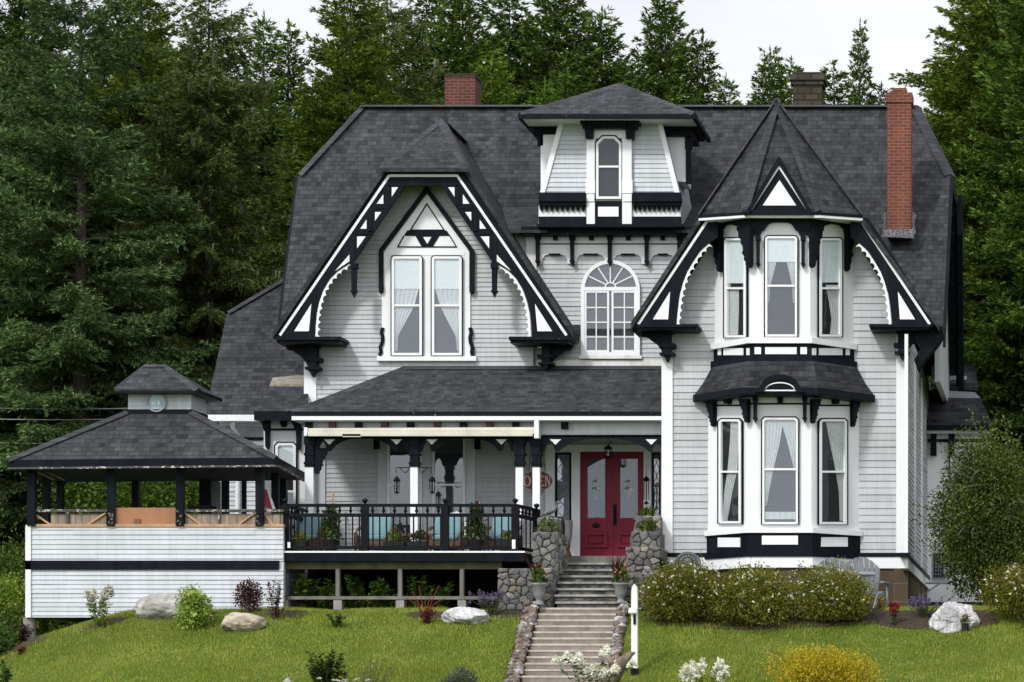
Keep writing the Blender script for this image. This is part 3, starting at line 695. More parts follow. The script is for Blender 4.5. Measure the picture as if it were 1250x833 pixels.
def arcpts(cx, cy, rx, ry, a0, a1, n): return [(cx + rx * math.cos(R(a0 + (a1 - a0) * i / n)), cy - ry * math.sin(R(a0 + (a1 - a0) * i / n))) for i in range(n + 1)]
o = [(709, 434)] + arcpts(745, 353, 36, 35.5, 180, 0, 20) + [(781, 434)]; i_ = [(713.5, 430)] + arcpts(745, 353, 31.5, 31, 180, 0, 20) + [(776.5, 430)]
mb = MB().fband(FC, o, i_, .03, .10, True); mb.frect(FC, 713, 350.5, 777, 355, .03, .095)
aw = part(mb, 'arched_window', WHITE)
mb = MB(); 
for x0, x1 in ((713.5, 743.5), (746.5, 776.5)): mb.fband(FC, [(x0, 430), (x0, 355), (x1, 355), (x1, 430)], [(x0 + 2.4, 427.5), (x0 + 2.4, 357.5), (x1 - 2.4, 357.5), (x1 - 2.4, 427.5)], .04, .085, True)
for x in (727.8, 762.2):
    mb.frect(FC, x - .7, 357, x + .7, 428, .06, .08)
for y in (375.5, 393.5, 411.5):
    mb.frect(FC, 715.5, y - .7, 742, y + .7, .061, .081); mb.frect(FC, 748.5, y - .7, 775, y + .7, .061, .081)
for a in (30, 60, 90, 120, 150):
    mb.stroke(FC, [(745 + 6 * math.cos(R(a)), 350.5 - 6 * math.sin(R(a))), (745 + 31 * math.cos(R(a)), 352 - 30 * math.sin(R(a)))], 1.4, .06, .08)
mb.fband(FC, arcpts(745, 351, 7, 6.6, 180, 0, 10), arcpts(745, 351, 5.6, 5.2, 180, 0, 10), .06, .083)
part(mb, 'muntins', WHITE, aw)
part(MB().face([FC.pt(x, y, .068) for x, y in [(713.5, 430)] + arcpts(745, 353, 31.5, 31, 180, 0, 20) + [(776.5, 430)]]), 'pane', GLASS, aw, recalc=False)
part(MB().fprism(FC, [(713.5, 430)] + arcpts(745, 353, 31.5, 31, 180, 0, 20) + [(776.5, 430)], .028, .034), 'painted_dark_room', ROOMB, aw)
mb = MB().frect(FC, 707, 434, 783, 438, .03, .11); part(mb, 'window_sill', WHITE_OLD, aw)
mb = MB().frect(FC, 655, 440, 808, 449, .02, .05); part(mb, 'apron_board', WHITE_OLD)
# ---- dormer, front y = 2.15
FD = FR(2.15)
dpoly = [(657, 276), (659, 237), (684, 143), (806, 143), (829, 236), (831, 276)]
mb = MB(); boards(mb, FD, [[(660, 238), (684, 143), (806, 143), (828, 238)]]); dw = part(mb, 'dormer', CLAPW, recalc=False)
part(MB().prism([FD.pt(x, y, -.015) for x, y in dpoly], (0, 3.2, 0)), 'dormer_side', CLAP, dw)
mb = MB(); mb.stroke(FD, [(661.5, 237), (687, 143)], 6, -.01, .05); mb.stroke(FD, [(826.5, 236), (803.5, 143)], 6, -.01, .05); each(mb, 'corner_board', WHITE, dw)
E1, E2 = W(634, 138.8, 1.45), W(848, 138.8, 1.45); E2.z = E1.z
E1b, E2b = Vector((E1.x, 4.3, E1.z)), Vector((E2.x, 4.3, E2.z)); Ap = W(756, 103, 3.2); Apb = Vector((Ap.x, 6.5, Ap.z))
mb = MB(); t = Vector((0, 0, -.03))
mb.prism([E1, E2, Ap], t); mb.prism([E1b, E1, Ap, Apb], t); mb.prism([E2, E2b, Apb, Ap], t); dr = part(mb, 'roof', SHING, dw)
mb = MB(); cap(mb, E1, Ap, .10, .035); cap(mb, E2, Ap, .10, .035); part(mb, 'roof_hip_cap', HIPCAP, dw, recalc=False)
mb = MB(); z = E1.z
mb.box(E1.x - .02, E2.x + .02, 1.42, 1.50, z - .115, z - .02); mb.box(E1.x - .03, E1.x + .05, 1.5, 4.3, z - .115, z - .02); mb.box(E2.x - .05, E2.x + .03, 1.5, 4.3, z - .115, z - .02)
part(mb, 'fascia', BLACK_OLD, dw)
part(MB().box(E1.x + .05, E2.x - .05, 1.5, 4.2, z - .10, z - .08), 'soffit', WHITE, dw)
mb = MB().frect(FD, 708, 144, 780, 151, .0, .42); mb.frect(FD, 711, 151, 777, 156.5, .0, .30)
for k in range(11): 
    x = 713 + k * 6.2; mb.fprism(FD, [(x - 2.6, 150), (x + 2.6, 150), (x + 2.6, 153), (x, 155.5), (x - 2.6, 153)], .30, .36)
for x in (719, 768.5): mb.fprism(FD, [(x - 5, 156), (x + 5, 156), (x + 4.5, 169), (x - 4.5, 169)], .0, .24)
part(mb, 'cornice', BLACK, dw)
mb = MB(); mb.frect(FD, 716, 156, 771, 169, .0, .10); mb.frect(FD, 716, 169, 726, 273.5, .0, .12); mb.frect(FD, 759.5, 169, 771, 273.5, .0, .12)
mb.frect(FD, 726, 168, 759.5, 246, .0, .05)
for x0, x1 in ((715, 726.3), (759.2, 772)): mb.frect(FD, x0, 220, x1, 236, .0, .16); mb.frect(FD, x0 + 1, 236, x1 - 1, 246, .0, .145)
each(mb, 'window_pier', WHITE, dw)
sash(FD, 727.5, 166.5, 758.5, 243, 203.5, .105, 3, 8, 1.4, glass=GLASSD)
mb = MB()
for x0, x1 in ((657.5, 715), (772, 831)):
    mb.frect(FD, x0, 235, x1, 240, .0, .16); mb.frect(FD, x0, 240, x1, 246, .0, .24); mb.frect(FD, x0, 246, x1, 251, .0, .17)
    mb.frect(FD, x0, 264.5, x1, 274, .0, .10)
    n = int((x1 - x0) / 5.8)
    for k in range(n):
        x = x0 + (k + .5) * (x1 - x0) / n; mb.fprism(FD, [(x - 2.3, 250), (x + 2.3, 250), (x + 2.2, 254.5), (x, 258.5), (x - 2.2, 254.5)], .03, .10)
mb.frect(FD, 726, 245.5, 759.5, 273.5, .0, .09); mb.frect(FD, 655, 273.5, 833, 277, .0, .3)
part(mb, 'base_moulding', BLACK, dw)
mb = MB(); mb.frect(FD, 657.5, 250, 715, 265, -.01, .035); mb.frect(FD, 772, 250, 831, 265, -.01, .035); mb.frect(FD, 730, 252.6, 755, 264.5, .09, .105); each(mb, 'base_panel', WHITE, dw)
mb = MB(); mb.pbox(660, 158, 690, 232, 2.5, 3.5); mb.pbox(800, 158, 837, 222, 2.6, 3.6); each(mb, 'side_casing', WHITE, dw)
mb = MB(); mb.pbox(645, 148, 690, 156, 2.4, 3.9); mb.pbox(651, 156, 690, 164, 2.45, 3.8); mb.pbox(656, 164, 663, 178, 2.5, 2.7)
mb.pbox(800, 150, 851, 158, 2.4, 3.9); mb.pbox(800, 158, 845, 166, 2.45, 3.8)
for yy in (2.55, 3.5): mb.pbox(836, 165, 845, 182, yy, yy + .14); mb.pbox(837, 182, 843, 224, yy, yy + .12)
each(mb, 'side_cornice', BLACK, dw)
# ---- right wing, wall y = 0
F0 = FR(0.0)
wing = [(808, 690), (808, 402), (816, 380), (866, 300), (880, 282), (1036, 282), (1048, 300), (1098, 380), (1108, 402), (1108, 690)]
mb = MB(); boards(mb, F0, [wing], .150); wg = part(mb, 'wing_wall', CLAP, recalc=False)
part(MB().fprism(F0, wing, -.12, -.02), 'sheathing', CLAP, wg)
mb = MB(); mb.frect(F0, 807.5, 403, 821, 675, -.1, .05); mb.frect(F0, 1094, 403, 1108.5, 675, -.1, .05); each(mb, 'corner_board', WHITE)
mb = MB(); mb.frect(F0, 807.5, 680, 1109, 694, -.1, .06); bb = part(mb, 'base_board', WHITE)
part(MB().frect(F0, 807, 675, 1110, 680, -.1, .08), 'base_line', BLACK, bb)
part(MB().frect(F0, 809, 694, 1107, 760, -.3, .01), 'foundation', FOUND)
part(MB().pbox(932, 692, 971, 706, -1.05, -.6), 'foundation_vent', WHITE)
XW = W(1108.2, 0, 0).x
def sd(y, py0): 
    p = Vector((XW, y, OZ + (CY - py0) * S)); return PX(p.x, y), CY - (p.z - OZ) / (S * (D + y) / D)
FS = Face(1108.2, 0, PX(XW, 12), 12)
mb = MB(); boards(mb, FS, [[sd(.05, 684), sd(.05, 408), sd(11.9, 408), sd(11.9, 684)]]); sw = part(mb, 'side_wall', CLAP, recalc=False)
mb = MB(); p = [sd(0, 690), sd(12, 690), sd(12, 402), sd(0, 402)]
mb.fprism(FS, p, -.12, -.02); part(mb, 'sheathing', CLAP, sw)
mb = MB()
for a, b in ((.0, .26), (3.4, 3.55), (6.6, 6.75)): mb.fprism(FS, [sd(a, 675), sd(b, 675), sd(b, 408 if a < .1 else 420), sd(a, 408 if a < .1 else 420)], -.02, .05)
each(mb, 'side_board', WHITE)
part(MB().fprism(FS, [sd(-.05, 694), sd(12, 694), sd(12, 680), sd(-.05, 680)], -.1, .06), 'side_base_board', WHITE)
part(MB().fprism(FS, [sd(-.05, 680), sd(12, 680), sd(12, 675), sd(-.05, 675)], -.1, .08), 'side_base_line', BLACK)
part(MB().fprism(FS, [sd(.02, 770), sd(12, 770), sd(12, 694), sd(.02, 694)], -.3, .005), 'side_foundation', FOUND)
# inner (left) side of the wing and of the house
xw = W(808, 0, 0).x
part(MB().box(xw, xw + .1, .02, 2.5, 4.2, W(0, 405, 0).z), 'wing_return', CLAP)
xh = W(372, 0, 2.4).x; part(MB().box(xh, xh + .1, 2.42, 10.5, 4.2, W(0, 405, 2.4).z), 'left_side_wall', CLAP)
part(MB().box(xh, XW, 11.9, 12.0, 4.2, W(0, 402, 0).z), 'rear_wall', CLAP)
# wing gable roof with the turret hip over the bay
wr, A1, B1, ap, apb = gable_roof((770, 394), (853, 266), (1053, 266), (1146, 394), -.68, 122, 6.2, 'wing_gable_roof')
FW = FR(-.6); AX = 957.0
tb = [W(853, 263, -.68), W(908, 259.3, -1.40), W(1001, 259.3, -1.40), W(1053, 263, -.68)]
zt = tb[1].z; tb[2].z = zt; z0_ = (tb[0].z + tb[3].z) / 2; tb[0].z = tb[3].z = z0_
mb = MB(); t = Vector((0, 0, -.05))
for a, b in zip(tb, tb[1:]): mb.prism([a, b, ap + Vector((0, 0, .02))], t)
tu = part(mb, 'turret_roof', SHING)
mb = MB(); u = Vector((0, -.02, .025))
cap(mb, tb[1] + u, ap + u, .13); cap(mb, tb[2] + u, ap + u, .13); cap(mb, tb[0] + u, ap + u, .10); cap(mb, tb[3] + u, ap + u, .10); each(mb, 'hip_cap', HIPCAP, tu, recalc=False)
mb = MB()
for a, b in zip(tb, tb[1:]): mb.prism([a + Vector((0, -.03, 0)), b + Vector((0, -.03, 0)), b + Vector((0, -.03, -.065)), a + Vector((0, -.03, -.065))], (0, .06, 0))
part(mb, 'turret_fascia', BLACK, tu)
mb = MB()
for a, b in zip(tb, tb[1:]): mb.prism([a + Vector((0, -.02, -.065)), b + Vector((0, -.02, -.065)), b + Vector((0, -.02, -.12)), a + Vector((0, -.02, -.12))], (0, .05, 0))
part(mb, 'fascia_moulding', WHITE, tu)
mb = MB(); mb.prism([tb[0] + Vector((0, 0, -.09)), tb[1] + Vector((0, 0, -.09)), tb[2] + Vector((0, 0, -.09)), tb[3] + Vector((0, 0, -.09)), Vector((tb[3].x, 0, tb[3].z - .09)), Vector((tb[0].x, 0, tb[0].z - .09))], (0, 0, -.02)); part(mb, 'soffit', WHITE_OLD, tu)
# pediment on the turret
FP = FR(-1.47)
mb = MB(); mb.fprism(FP, [(911, 260), (951, 194), (990.5, 260)], -.1, .0); 
pa, pb, pc = FP.pt(909, 261, .06), FP.pt(951, 190, .06), FP.pt(992.5, 261, .06)
bk = Vector((0, 1.9, 0))
mb.prism([pa, pb, pb + bk, pa + Vector((0, .3, 0))], (0, 0, -.05)); mb.prism([pb, pc, pc + Vector((0, .3, 0)), pb + bk], (0, 0, -.05))
mb.fband(FP, [(909, 261), (951, 191), (992.5, 261)], [(914.5, 261), (951, 200), (987, 261)], .0, .08)
mb.frect(FP, 912, 257, 989, 262, .0, .04)
pd = part(mb, 'pediment', BLACK, tu)
mb = MB(); mb.stroke(FP, [(916.5, 256.5), (951, 204), (985.5, 256.5)], 2.2, .0, .03); mb.fprism(FP, [(931, 251), (951.5, 220), (972, 251)], .0, .025); part(mb, 'pediment_inset', WHITE, tu)
# bargeboards of the wing gable
hb = [(774, 397.5), (771.5, 393), (854, 266), (876, 266), (876, 290), (864, 298), (854, 307), (845, 320), (838, 332), (833, 345), (829, 360), (827, 375), (825.5, 390), (825, 397.5)]
mb = MB(); mb.fprism(FW, hb, -.07, 0); mb.fprism(FW, mirp(hb), -.07, 0); bg = each(mb, 'wing_bargeboard', BLACK, wr)
mb = MB(); sp = [(779, 396), (863, 270), (878, 268.5)]; mb.stroke(FW, sp, 3.2, 0, .02); mb.stroke(FW, mirp(sp), 3.2, 0, .02); each(mb, 'white_moulding', WHITE, bg)
mb = MB(); t = [(797, 390), (818, 356), (815.5, 390)]; mb.fprism(FW, t, 0, .01); mb.fprism(FW, mirp(t), 0, .01); each(mb, 'white_inset', WHITE, bg)
arc = [(865, 297), (855, 306.5), (846, 320), (839, 332), (834, 345), (830, 360), (828, 375), (826.5, 390), (826, 397)]
mb = MB(); scallop(mb, FW, arc, 2.6, 4.2, 9.0, -.05, -.02, -1); scallop(mb, FW, [(2 * AX - x, y) for x, y in arc], 2.6, 4.2, 9.0, -.05, -.02, 1); each(mb, 'scalloped_trim', WHITE, bg)
mb = MB()
for x0, x1 in ((778, 852), (1061, 1136)): mb.pbox(x0, 396, x1, 399.5, -.7, .0); mb.pbox(x0 + 2, 399.5, x1 - 2, 403, -.64, .0)
each(mb, 'eave_shelf', BLACK, bg)
part(cross_bracket(FR(-.03), 814, 403, 442, -1), 'bracket', BLACK)
part(cross_bracket(FR(-.03), 1101, 403, 440, 1), 'bracket', BLACK)
mb = MB()   # ragged eave end at the right corner
mb.prism([W(1118, 400, -.3), W(1150, 398, -.3), W(1152, 408, -.3), W(1146, 418, -.3), W(1138, 428, -.3), W(1128, 440, -.3), W(1120, 452, -.3), W(1116, 440, -.3), W(1124, 424, -.3), W(1116, 414, -.3)], (0, .6, 0))
part(mb, 'eave_return', BLACK_OLD)
# ---- two-storey bay
def bay_faces(pl, fl, fr, pr, yf, yb=0.0): return [Face(pl, yb, fl, yf), Face(fl, yf, fr, yf), Face(fr, yf, pr, yb)]
UB = bay_faces(872, 916, 989, 1042, -1.1); LB = bay_faces(864, 913, 990.5, 1049, -1.1)
def bay_solid(fs, yt, yb, mat, name, parent=None, w=0, back=.3):
    mb = MB()
    A = [fs[0].A - fs[0].U * 0 + fs[0].N * w, None, None, fs[2].B + fs[2].N * w]
    def isect(f, g):
        p, r = f.A + f.N * w, f.U; q, s_ = g.A + g.N * w, g.U; c = r.x * s_.y - r.y * s_.x; d = q - p
        return p + r * ((d.x * s_.y - d.y * s_.x) / c)
    A[1] = isect(fs[0], fs[1]); A[2] = isect(fs[1], fs[2])
    zt, zb = W(0, yt, -1.1 - w).z, W(0, yb, -1.1 - w).z
    pts = [Vector((a.x, a.y, zb)) for a in A] + [Vector((A[3].x, back, zb)), Vector((A[0].x, back, zb))]
    mb.prism(pts, (0, 0, zt - zb)); return part(mb, name, mat, parent)
ub = bay_solid(UB, 262, 436, WHITE, 'upper_bay'); bay_solid(UB, 412, 419, WHITE, 'bay_sill', ub, .10); bay_solid(UB, 419, 435, BLACK, 'panel_band', ub, .02)
bay_solid(UB, 434, 444, BLACK, 'band_moulding', ub, .10)
mb = MB()
for f, rs in ((UB[0], ((876, 880), (883, 907), (911, 914.5))), (UB[1], ((921, 929), (934, 972.5), (977, 985))), (UB[2], ((991.7, 996.5), (1000, 1028.5), (1032.6, 1037.4)))):
    for a, b in rs:
        y0 = 424 + (1.2 if f is not UB[1] else 0); mb.frect(f, a, y0, b, y0 + 8.5, .02, .035)
each(mb, 'white_panel', WHITE, ub)
# frieze with arches, brackets
mb = MB()
def archboard(f, xa, xb, c0, c1, yt, yl, yh):
    pts = [(xa, yt), (xb, yt), (xb, yl), (c1 + 5, yl), (c1 + 3, yl - 5), (c1, yl - 6)] + [(c1 - 1, (yl + yh) / 2), (c1 - 5, yh + 2), (c1 - 10, yh)]
    pts += [(c0 + 10, yh), (c0 + 5, yh + 2), (c0 + 1, (yl + yh) / 2), (c0, yl - 6), (c0 - 3, yl - 5), (c0 - 5, yl), (xa, yl)]
    return mb.fprism(f, pts, .0, .07)
archboard(UB[1], 916, 989, 933, 971, 266, 287, 271.5)
f = UB[0]; mb.fprism(f, [(872, 268), (915, 266), (915, 290), (911, 288), (906, 283), (901, 277), (892, 274), (884, 275), (880, 280), (878, 290), (872, 294)], .0, .07)
f = UB[2]; mb.fprism(f, [(990, 266), (1042, 268), (1042, 294), (1034, 290), (1032, 280), (1027, 275), (1017, 273), (1007, 276), (1003, 282), (998, 288), (990, 290)], .0, .07)
fz = part(mb, 'bay_frieze', BLACK, ub)
for x in (925, 980): part(pendant(MB(), UB[1], x, 287, 327, 3.4, .0, .14), 'bay_bracket', BLACK, ub)
scr = [(0, 0), (1, 0), (1, .08), (.88, .12), (.86, .24), (.66, .32), (.70, .40), (.54, .46), (.50, .58), (.60, .64), (.40, .72), (.44, .80), (.28, .86), (.30, .93), (.14, 1.0), (0, .94)]
def scroll(F, x0, y0, x1, y1, w0, w1): return MB().fprism(F, [(x0 + (x1 - x0) * a, y0 + (y1 - y0) * b) for a, b in scr], w0, w1)
for f, a, b, y0, y1 in ((UB[0], 914.5, 899, 277, 327), (UB[0], 878, 865, 276, 332), (UB[2], 992, 1006, 277, 327), (UB[2], 1035, 1046, 276, 331)):
    part(scroll(f, a, y0, b, y1, .02, .13), 'bay_bracket', BLACK, ub)
cu = lambda l, r, a, b: l
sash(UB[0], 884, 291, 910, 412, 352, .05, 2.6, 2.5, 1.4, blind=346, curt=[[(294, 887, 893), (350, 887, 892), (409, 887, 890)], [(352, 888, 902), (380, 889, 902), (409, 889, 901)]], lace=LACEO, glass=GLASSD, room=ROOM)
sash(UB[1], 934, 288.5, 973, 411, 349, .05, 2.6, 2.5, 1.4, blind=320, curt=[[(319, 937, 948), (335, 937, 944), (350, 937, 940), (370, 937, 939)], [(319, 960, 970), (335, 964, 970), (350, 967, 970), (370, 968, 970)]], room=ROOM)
sash(UB[2], 1001, 291, 1028, 411, 352, .05, 2.6, 2.5, 1.4, blind=345, curt=[[(348, 1008, 1025), (370, 1012, 1025), (390, 1015, 1025), (408, 1013, 1024)]], lace=LACEO, glass=GLASSD)
# skirt roof
top = [W(869, 443, -.12), W(914, 441, -1.25), W(993, 441, -1.25), W(1046, 443, -.12)]; bot = [W(846, 478, -.12), W(904, 475, -1.6), W(999, 475, -1.6), W(1068, 478, -.12)]
for L_ in (top, bot):
    zf = (L_[1].z + L_[2].z) / 2; zb_ = zf
    for q in L_: q.z = zf
mb = MB()
for k in range(3):
    a, b, c, d = bot[k], bot[k + 1], top[k + 1], top[k]; m0, m1 = (a + d) / 2, (b + c) / 2; sag = Vector((0, 0, -.05)); o = (Vector(((a + b).x / 2 - W(957, 0, 0).x, -1, 0))).normalized() * -.04
    m0, m1 = m0 + sag, m1 + sag
    mb.face([a, b, m1, m0]); mb.face([m0, m1, c, d])
mb.face([top[0], top[1], top[2], top[3], top[3] + Vector((0, .3, 0)), top[0] + Vector((0, .3, 0))])
sk = part(mb, 'bay_skirt_roof', SHINGD)
mb = MB()
for a, b in zip(bot, bot[1:]): mb.prism([a + Vector((0, -.02, .03)), b + Vector((0, -.02, .03)), b + Vector((0, -.02, -.115)), a + Vector((0, -.02, -.115))], (0, .08, 0))
mb.prism([q + Vector((0, 0, -.10)) for q in bot], (0, 0, -.03))
part(mb, 'skirt_fascia', BLACK, sk)
FE = FR(-1.63)
mb = MB(); mb.fband(FE, [(921, 479), (927, 472)] + arcpts(952, 474, 24, 17, 165, 15, 12) + [(977, 472), (983, 479)], [(930, 479), (934, 475)] + arcpts(952, 476, 18, 12, 160, 20, 12) + [(970, 475), (974, 479)], -.5, .06)
mb.fprism(FE, [(931, 478)] + arcpts(952, 477, 18.5, 13, 172, 8, 12) + [(973, 478)], -.3, .0)
part(mb, 'eyebrow_arch', BLACK, sk)
mb = MB(); mb.fband(FE, [(932, 477)] + arcpts(952, 477, 19, 10.5, 178, 2, 14) + [(972, 477)], [(934, 477)] + arcpts(952, 477, 17.5, 9, 178, 2, 14) + [(970, 477)], .0, .03); mb.frect(FE, 932, 476, 972, 477.6, .0, .03); part(mb, 'eyebrow_line', WHITE, sk)
# lower bay
lb = bay_solid(LB, 476, 652, WHITE, 'lower_bay'); bay_solid(LB, 644.5, 650.5, WHITE, 'bay_sill', lb, .09); bay_solid(LB, 650.5, 678, BLACK, 'panel_band', lb, .03)
bay_solid(LB, 678, 693, WHITE, 'bay_base_board', lb, .06); bay_solid(LB, 675.5, 679.5, BLACK, 'base_line', lb, .09); bay_solid(LB, 693, 760, FOUND, 'bay_foundation', lb, -.02)
mb = MB()
mb.frect(LB[0], 876, 656.5, 903, 668, .03, .05); mb.frect(LB[1], 930, 654, 974, 665, .03, .05); mb.frect(LB[2], 1003, 656, 1035, 667.5, .03, .05); each(mb, 'white_panel', WHITE, lb)
mb = MB()
for i, f in enumerate(LB): mb.frect(f, (864, 912.5, 990)[i], (494, 492, 494)[i], (913.5, 991, 1049)[i], (496, 494, 496)[i], .0, .03)
part(mb, 'frieze_line', BLACK, lb)
for x in (921.5, 982): part(pendant(MB(), LB[1], x, 484, 516, 3.6, .0, .16), 'bay_bracket', BLACK, lb)
for f, a, b, y0, y1 in ((LB[0], 911, 901, 487, 516), (LB[0], 870, 860, 489, 521), (LB[2], 993, 1003, 487, 517), (LB[2], 1042, 1051, 489, 521)):
    part(scroll(f, a, y0, b, y1, .01, .12), 'bay_bracket', BLACK, lb)
for f, x in ((LB[1], 952), (LB[0], 886), (LB[2], 1022)): part(MB().fprism(f, [(x - 4, 484.5 + (0 if f is LB[1] else 1.5)), (x + 4, 484.5 + (0 if f is LB[1] else 1.5)), (x + 2.5, 493), (x - 2.5, 493)], .0, .10), 'bay_block', BLACK, lb)
sash(LB[0], 877, 512, 904, 639, 576, .05, 2.6, 3, 1.5, curt=[[(515, 892, 902), (540, 891, 902), (575, 888, 900), (600, 884, 894), (636, 882, 888)]], lace=LACEO, glass=GLASSD)
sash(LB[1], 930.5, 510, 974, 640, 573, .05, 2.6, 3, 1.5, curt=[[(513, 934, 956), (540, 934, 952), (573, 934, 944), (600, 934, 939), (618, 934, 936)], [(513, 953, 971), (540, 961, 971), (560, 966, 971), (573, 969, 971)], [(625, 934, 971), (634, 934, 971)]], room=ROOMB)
sash(LB[2], 1001, 512, 1034, 640, 576, .05, 2.6, 3, 1.5, curt=[[(515, 1008, 1030), (540, 1013, 1030), (575, 1020, 1030), (600, 1024, 1031), (636, 1025, 1031)]], lace=LACEO, glass=GLASSD)
mb = MB(); mb.stroke(LB[1], [(940, 624), (942, 627), (939.5, 630)], 1.2, .036, .05); 
# ---- side details on the right
FA = FR(4.2)
mb = MB(); mb.pbox(1128, 516, 1204, 735, 8.9, 11.0); an = part(mb, 'side_annex', WHITE)
a0, a1 = W(1133, 520, 8.4), W(1212, 523, 8.4); a1.z = a0.z; b0, b1 = W(1134, 486, 9.2), W(1197, 488, 9.2); b1.z = b0.z
mb = MB(); mb.prism([a0, a1, b1, b0], (0, 0, -.06)); a1b, b1b = Vector((a1.x, 11.6, a1.z)), Vector((b1.x, 10.8, b1.z)); mb.prism([a1, a1b, b1b, b1], (0, 0, -.06)); part(mb, 'annex_roof', SHINGD, an)
mb = MB(); c0, c1 = W(1134, 474, 9.9), W(1190, 476, 9.9); mb.prism([b0, b1, W(1190, 479, 9.9), W(1134, 476, 9.9)], (0, 0, -.05)); part(mb, 'annex_flashing', METAL, an)
mb = MB(); mb.pbox(1131, 519, 1213, 525, 8.35, 8.5); mb.box(a1.x - .02, a1.x + .06, 8.4, 11.4, a1.z - .14, a1.z); part(mb, 'annex_fascia', BLACK_OLD, an)
mb = MB()
for x in (1136, 1158): mb.pbox(x, 527, x + 7, 556, 8.72, 8.92)
mb.pbox(1130, 536, 1204, 540, 8.87, 8.92); part(mb, 'annex_bracket', BLACK, an)
part(MB().pbox(1131, 524.5, 1208, 529, 8.55, 9.0), 'annex_gutter', WHITE, an)
sash(FR(8.88), 1160, 548, 1190, 600, None, .03, 3, 3, 1.5)
mb = MB().box(XW, XW + .9, 11.2, 14, 4.5, W(0, 482, 11.2).z); part(mb, 'rear_annex', CLAP)
mb = MB().prism([W(1140, 470, 11.0), W(1194, 472, 11.0), W(1190, 446, 12.4), W(1140, 444, 12.4)], (0, 0, -.1)); part(mb, 'rear_annex_roof', SHINGD)
mb = MB(); mb.pbox(1150, 459, 1180, 464, 10.9, 11.1); part(mb, 'rear_annex_gutter', METAL)
# ---------------------------------------------------------------- left wing of the house
P0, P1 = W(250, 507, 3.2), W(345, 343, 6.6)
n_ = Vector((0, -(P1.z - P0.z), P1.y - P0.y)).normalized()
lw = [hit(x, y, P0, n_) for x, y in ((250, 508), (392, 508), (392, 343), (345, 343), (277, 383))]
mb = MB(); mb.prism(lw, (0, 0, -.12)); lwr = part(mb, 'left_wing_roof', SHING)
mb = MB(); cap(mb, lw[4] + up, lw[3] + up, .12); part(mb, 'ridge_cap', HIPCAP, lwr, recalc=False)
mb = MB(); bk = lambda p, y: Vector((p.x, y, p.z)); mb.prism([lw[4], lw[3], bk(lw[3], 8.5), bk(lw[4], 9.2)], (0, 0, -.1)); part(mb, 'rear_slope', SHING, lwr)
FWL = FR(3.7)
mb = MB(); boards(mb, FWL, [[(268, 740), (268, 514), (380, 514), (380, 740)]]); lww = part(mb, 'left_wing_wall', CLAPW, recalc=False)
mb = MB().pbox(268, 514, 384, 745, 3.72, 8.5); part(mb, 'left_wing_body', CLAPW, lww)
mb = MB(); mb.pbox(248, 506.5, 312, 514, 2.95, 3.2); mb.tube([W(284, 514, 3.1), W(284, 522, 3.2), W(290, 530, 3.6), W(290, 700, 3.6)], .05, 8); part(mb, 'white_gutter', WHITE, lwr)
mb = MB(); mb.frect(FWL, 268, 514, 380, 520, .0, .10); mb.frect(FWL, 268, 539, 330, 544, .03, .06); part(mb, 'wing_frieze', WHITE, lww)
mb = MB().frect(FWL, 268, 534, 322, 537, .03, .08); part(mb, 'wing_frieze_line', BLACK, lww)
# small bay with its own roof between the wing and the main gable
a0, a1 = W(311, 503, 1.55), W(376, 503, 1.55); b1, b0 = W(376, 470, 2.75), W(331, 470, 2.75)
mb = MB(); mb.prism([a0, a1, b1, b0], (0, 0, -.06)); mb.prism([a0, b0, Vector((b0.x, 3.6, b0.z)), Vector((a0.x, 3.4, a0.z))], (0, 0, -.06)); sbr = part(mb, 'small_bay_roof', SHING)
part(MB().prism([W(329, 470, 2.68), W(376, 468, 2.68), W(376, 457, 3.3), W(333, 461, 3.3)], (0, 0, -.08)), 'roof_cap_board', paint('lichen_grey_cap', (.23, .215, .175), .9, .35, 8), sbr)
part(MB().pbox(310, 502, 376, 513, 1.5, 1.6), 'small_bay_fascia', BLACK_OLD, sbr)
mb = MB().pbox(322, 513, 374, 740, 1.95, 3.6); sbw = part(mb, 'small_bay', WHITE)
sash(FR(1.93), 336, 541, 361, 640, 600, .04, 3, 3.5, 1.6, blind=572, parent=sbw) if False else sash(FR(1.93), 336, 541, 361, 640, 600, .04, 3, 3.5, 1.6, blind=572)
mb = MB()
FB2 = FR(1.95)
for x, s in ((326, 1), (364, 1)): mb.fprism(FB2, [(x - 3, 513), (x + 3, 513), (x + 2.5, 545), (x, 549), (x - 2.5, 545)], .0, .12); mb.fprism(FB2, [(x - 9, 514), (x - 2, 514), (x - 2, 528), (x - 5, 524), (x - 6, 519)], .02, .10)
mb.fprism(FB2, [(341, 514), (350, 514), (348, 521), (343, 521)], .0, .10)
mb.frect(FB2, 322, 523, 374, 525.5, .0, .04)
part(mb, 'small_bay_bracket', BLACK, sbw)
# ---------------------------------------------------------------- porch
pe0, pe1 = W(354, 504, .08), W(811, 504, .08); pt1, pt0 = W(811, 449, 2.42), W(495, 449, 2.42)
mb = MB(); mb.prism([pe0, pe1, pt1, pt0], (0, 0, -.05)); mb.prism([Vector((pe0.x, 2.42, pe0.z)), pe0, pt0], (0, 0, -.05)); pr = part(mb, 'porch_roof', SHING)
mb = MB(); cap(mb, pe0, pt0, .12, .05); cap(mb, pt0 + Vector((0, -.03, 0)), pt1 + Vector((0, -.03, 0)), .10, .04); each(mb, 'hip_cap', HIPCAP, pr, recalc=False)
part(MB().pbox(353, 502.5, 811, 508.5, .02, .12), 'porch_fascia', BLACK_OLD, pr)
part(MB().pbox(356, 508.3, 811, 513, -.03, .12), 'porch_gutter', WHITE, pr)
part(MB().box(pe0.x + .1, pe1.x, .1, 2.4, W(0, 516, .3).z, W(0, 512, .3).z), 'porch_ceiling', CLAP, pr)
